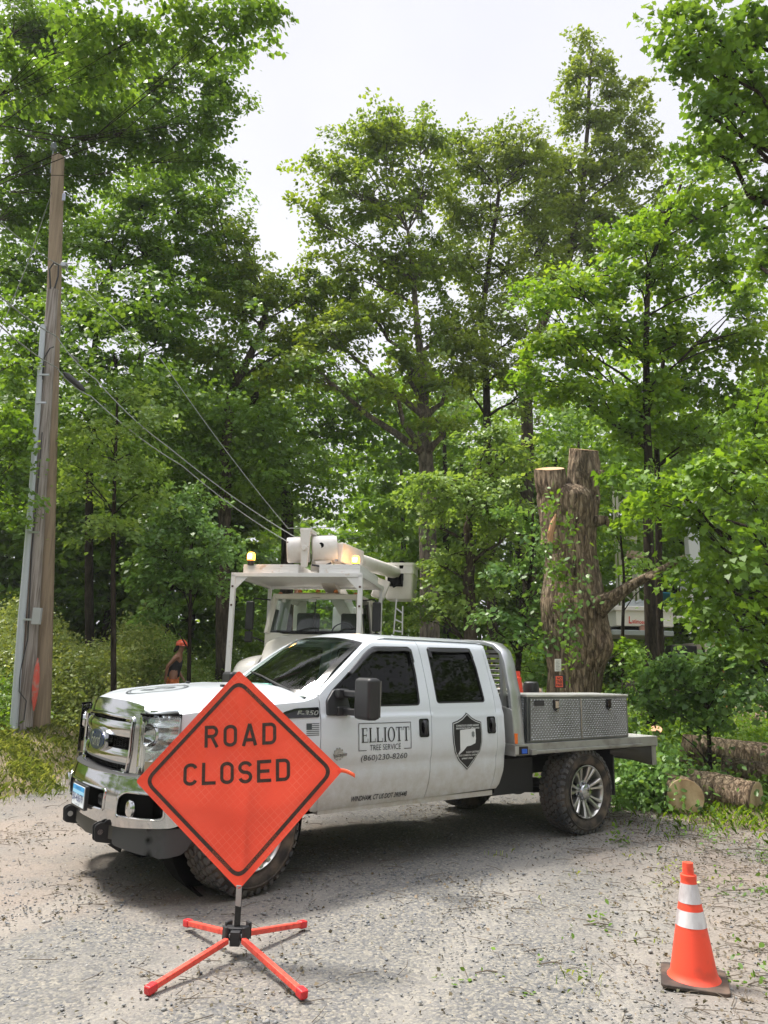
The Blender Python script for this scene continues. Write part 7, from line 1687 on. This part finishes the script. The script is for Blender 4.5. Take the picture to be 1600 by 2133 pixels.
under(37, 400, (5, 15), (11, 17), lambda x, y: 1.2*(.6+.35*sin(x*2.2+y))*ssf((y-13.6)/1.0), 'maple', .10)
# leafy shoots growing on the sawn trunk
for i, (px, py, r_, n_, lm) in enumerate(((1150, 1050, 20, 9, 'maple'), (1185, 1090, 20, 5, 'maple'), (1130, 1130, 30, 12, 'teal'), (1160, 1165, 26, 7, 'shade'), (1215, 1210, 24, 7, 'teal'), (1175, 1225, 22, 9, 'maple'), (1180, 1290, 22, 10, 'teal'), (1200, 1350, 16, 7, 'maple'), (1160, 1190, 24, 10, 'maple'))):
    rng = np.random.default_rng(70+i); c = np.array(P(px, py, YS-.48)); s = YS/FPX
    C = c + rng.normal(0, .5, (n_, 3))*np.array([r_*s, .06, r_*s*.8]); O = rng.normal(0, 1, (n_, 3)); O[:, 1] -= 1
    V, F, R = sprays(C - np.array(base_st := tuple(ST.location)), O, 9, .13, .11, .085, rng, shape=OVAL, up=.4, thick=.2)
    link('leaves', np_mesh('leaves', V, F, R), LM[lm], ST)
# ------------------------------------------------------------------ grass and weeds
def grass(seed, n, xr, yr, test, h=.13, lm='olive', name='grass'):
    rng = np.random.default_rng(seed); P_ = []
    while len(P_) < n:
        x = rng.uniform(*xr); y = rng.uniform(*yr)
        if rng.random() < test(x, y): P_.append((x, y, gz(x, y)))
    C = np.array(P_); hh = h*rng.uniform(.4, 1.3, n); a = rng.uniform(0, 2*pi, n); d = np.stack([np.cos(a), np.sin(a), 0*a], 1); w = np.stack([-np.sin(a), np.cos(a), 0*a], 1)*rng.uniform(.0015, .0038, (n, 1))
    up = np.array([[0, 0, 1.]]); b1 = C + up*hh[:, None]*.6 + d*hh[:, None]*.2; t = C + up*hh[:, None]*rng.uniform(.6, 1, (n, 1)) + d*hh[:, None]*rng.uniform(.3, .9, (n, 1))
    V = np.stack([C-w, C+w, b1+w*.8, t, b1-w*.8], 1).reshape(-1, 3); F = np.arange(n*5).reshape(-1, 5)
    tag(link(name, np_mesh(name, V, F, rng.random(n)), LM[lm]), kind='stuff')
def clump(x, y): return ssf((sin(x*3.1+1)*sin(y*2.7)+sin(x*7.3+y*5.1)*.5+.1)*1.5)
grass(41, 42000, (-13, -3.8), (8.8, 15), lambda x, y: soil_amt(x, y)*(.25+.75*clump(x, y)), .11, 'olive')
grass(42, 10000, (2.6, 8), (7.2, 13), lambda x, y: (.12*clump(x, y) + soil_amt(x, y)*.8)*ssf((y+.6*x-8.6)/1.5), .10, 'lime')
grass(43, 110, (1.0, 4.5), (4.2, 8), lambda x, y: ssf((sin(x*5.1+2)*sin(y*4.3+1)-.62)*4), .05, 'olive')
grass(44, 2500, (-3.5, 3), (19, 24), lambda x, y: 1., .2, 'lime')
def weed(px, py, n, h, lm, label, name='fallen_leaf_spray', r_=.14, cat='leaf spray'):
    g = G(px, py); rng = np.random.default_rng(int(px)); e = empty(name, g, 0, label, cat)
    C = rng.normal(0, 1, (n, 3))*np.array([r_, r_, .0]) + np.array([0, 0, h*.5]) + rng.uniform(0, 1, (n, 1))*np.array([[0, 0, h*.5]]); O = C.copy() + rng.normal(0, .3, (n, 3))
    V, F, R = sprays(C, O, 9, .09, .07, .038, rng, shape=OVAL, up=.8, thick=.10); V[:, 2] = np.maximum(V[:, 2], .003)
    link('leaves', np_mesh('leaves', V, F, R), LM[lm], e); b = MB(); b.tube([(-r_*1.4, 0, .008), (0, .01, .012 + h*.3), (r_*1.2, .02, .008)], .004, 4); b.build('twig', mat('twig', (.09, .07, .05), .9), e)
weed(1245, 1930, 5, .03, 'dark', 'small spray of fallen green leaves on the gravel left of the near cone', r_=.07)
weed(1150, 2012, 3, .02, 'dark', 'few torn leaves lying flat at lower centre right of the sign stand', r_=.05)
weed(1015, 2030, 3, .02, 'dark', 'thin scrap of leaves on the gravel at the lower middle', r_=.05)
weed(1560, 1775, 22, .08, 'teal', 'long dark spray of cut leaves lying at the right edge behind the cone', r_=.24)
weed(1440, 1745, 14, .06, 'shade', 'dark cut leaves lying in front of the pale ended log', r_=.20)
weed(1560, 1860, 14, .05, 'dark', 'green leaf spray on the gravel right of the cone tip', r_=.16)
weed(1412, 1850, 8, .16, 'olive', 'tuft of upright weed just behind the cone tip', 'weed_tuft', .06, 'weed')
weed(1295, 1757, 10, .10, 'dark', 'small bright weed growing in the gravel behind the rear wheel', 'weed_tuft', .05, 'weed')
weed(1590, 2055, 9, .06, 'dark', 'leaf scrap at the right edge beside the cone base', r_=.06)
weed(1480, 1720, 12, .10, 'dark', 'leaf spray under the split log end', r_=.18)

def haze():
    b = MB(); b.bb(-170, 170, -60, 250, -1.0, 32); m = bpy.data.materials.new('haze'); m.use_nodes = True; nt = m.node_tree; nt.nodes.clear()
    o = nt.nodes.new('ShaderNodeOutputMaterial'); v = nt.nodes.new('ShaderNodeVolumePrincipled'); v.inputs['Density'].default_value = .0007; v.inputs['Color'].default_value = (.90, .93, .95, 1); v.inputs['Anisotropy'].default_value = 0.0
    nt.links.new(v.outputs[0], o.inputs['Volume']); h = b.build('haze', m, None, False); tag(h, kind='stuff')
haze()
print('LEAVES', sum(len(me.polygons) for me in bpy.data.meshes if me.attributes.get('rnd')))
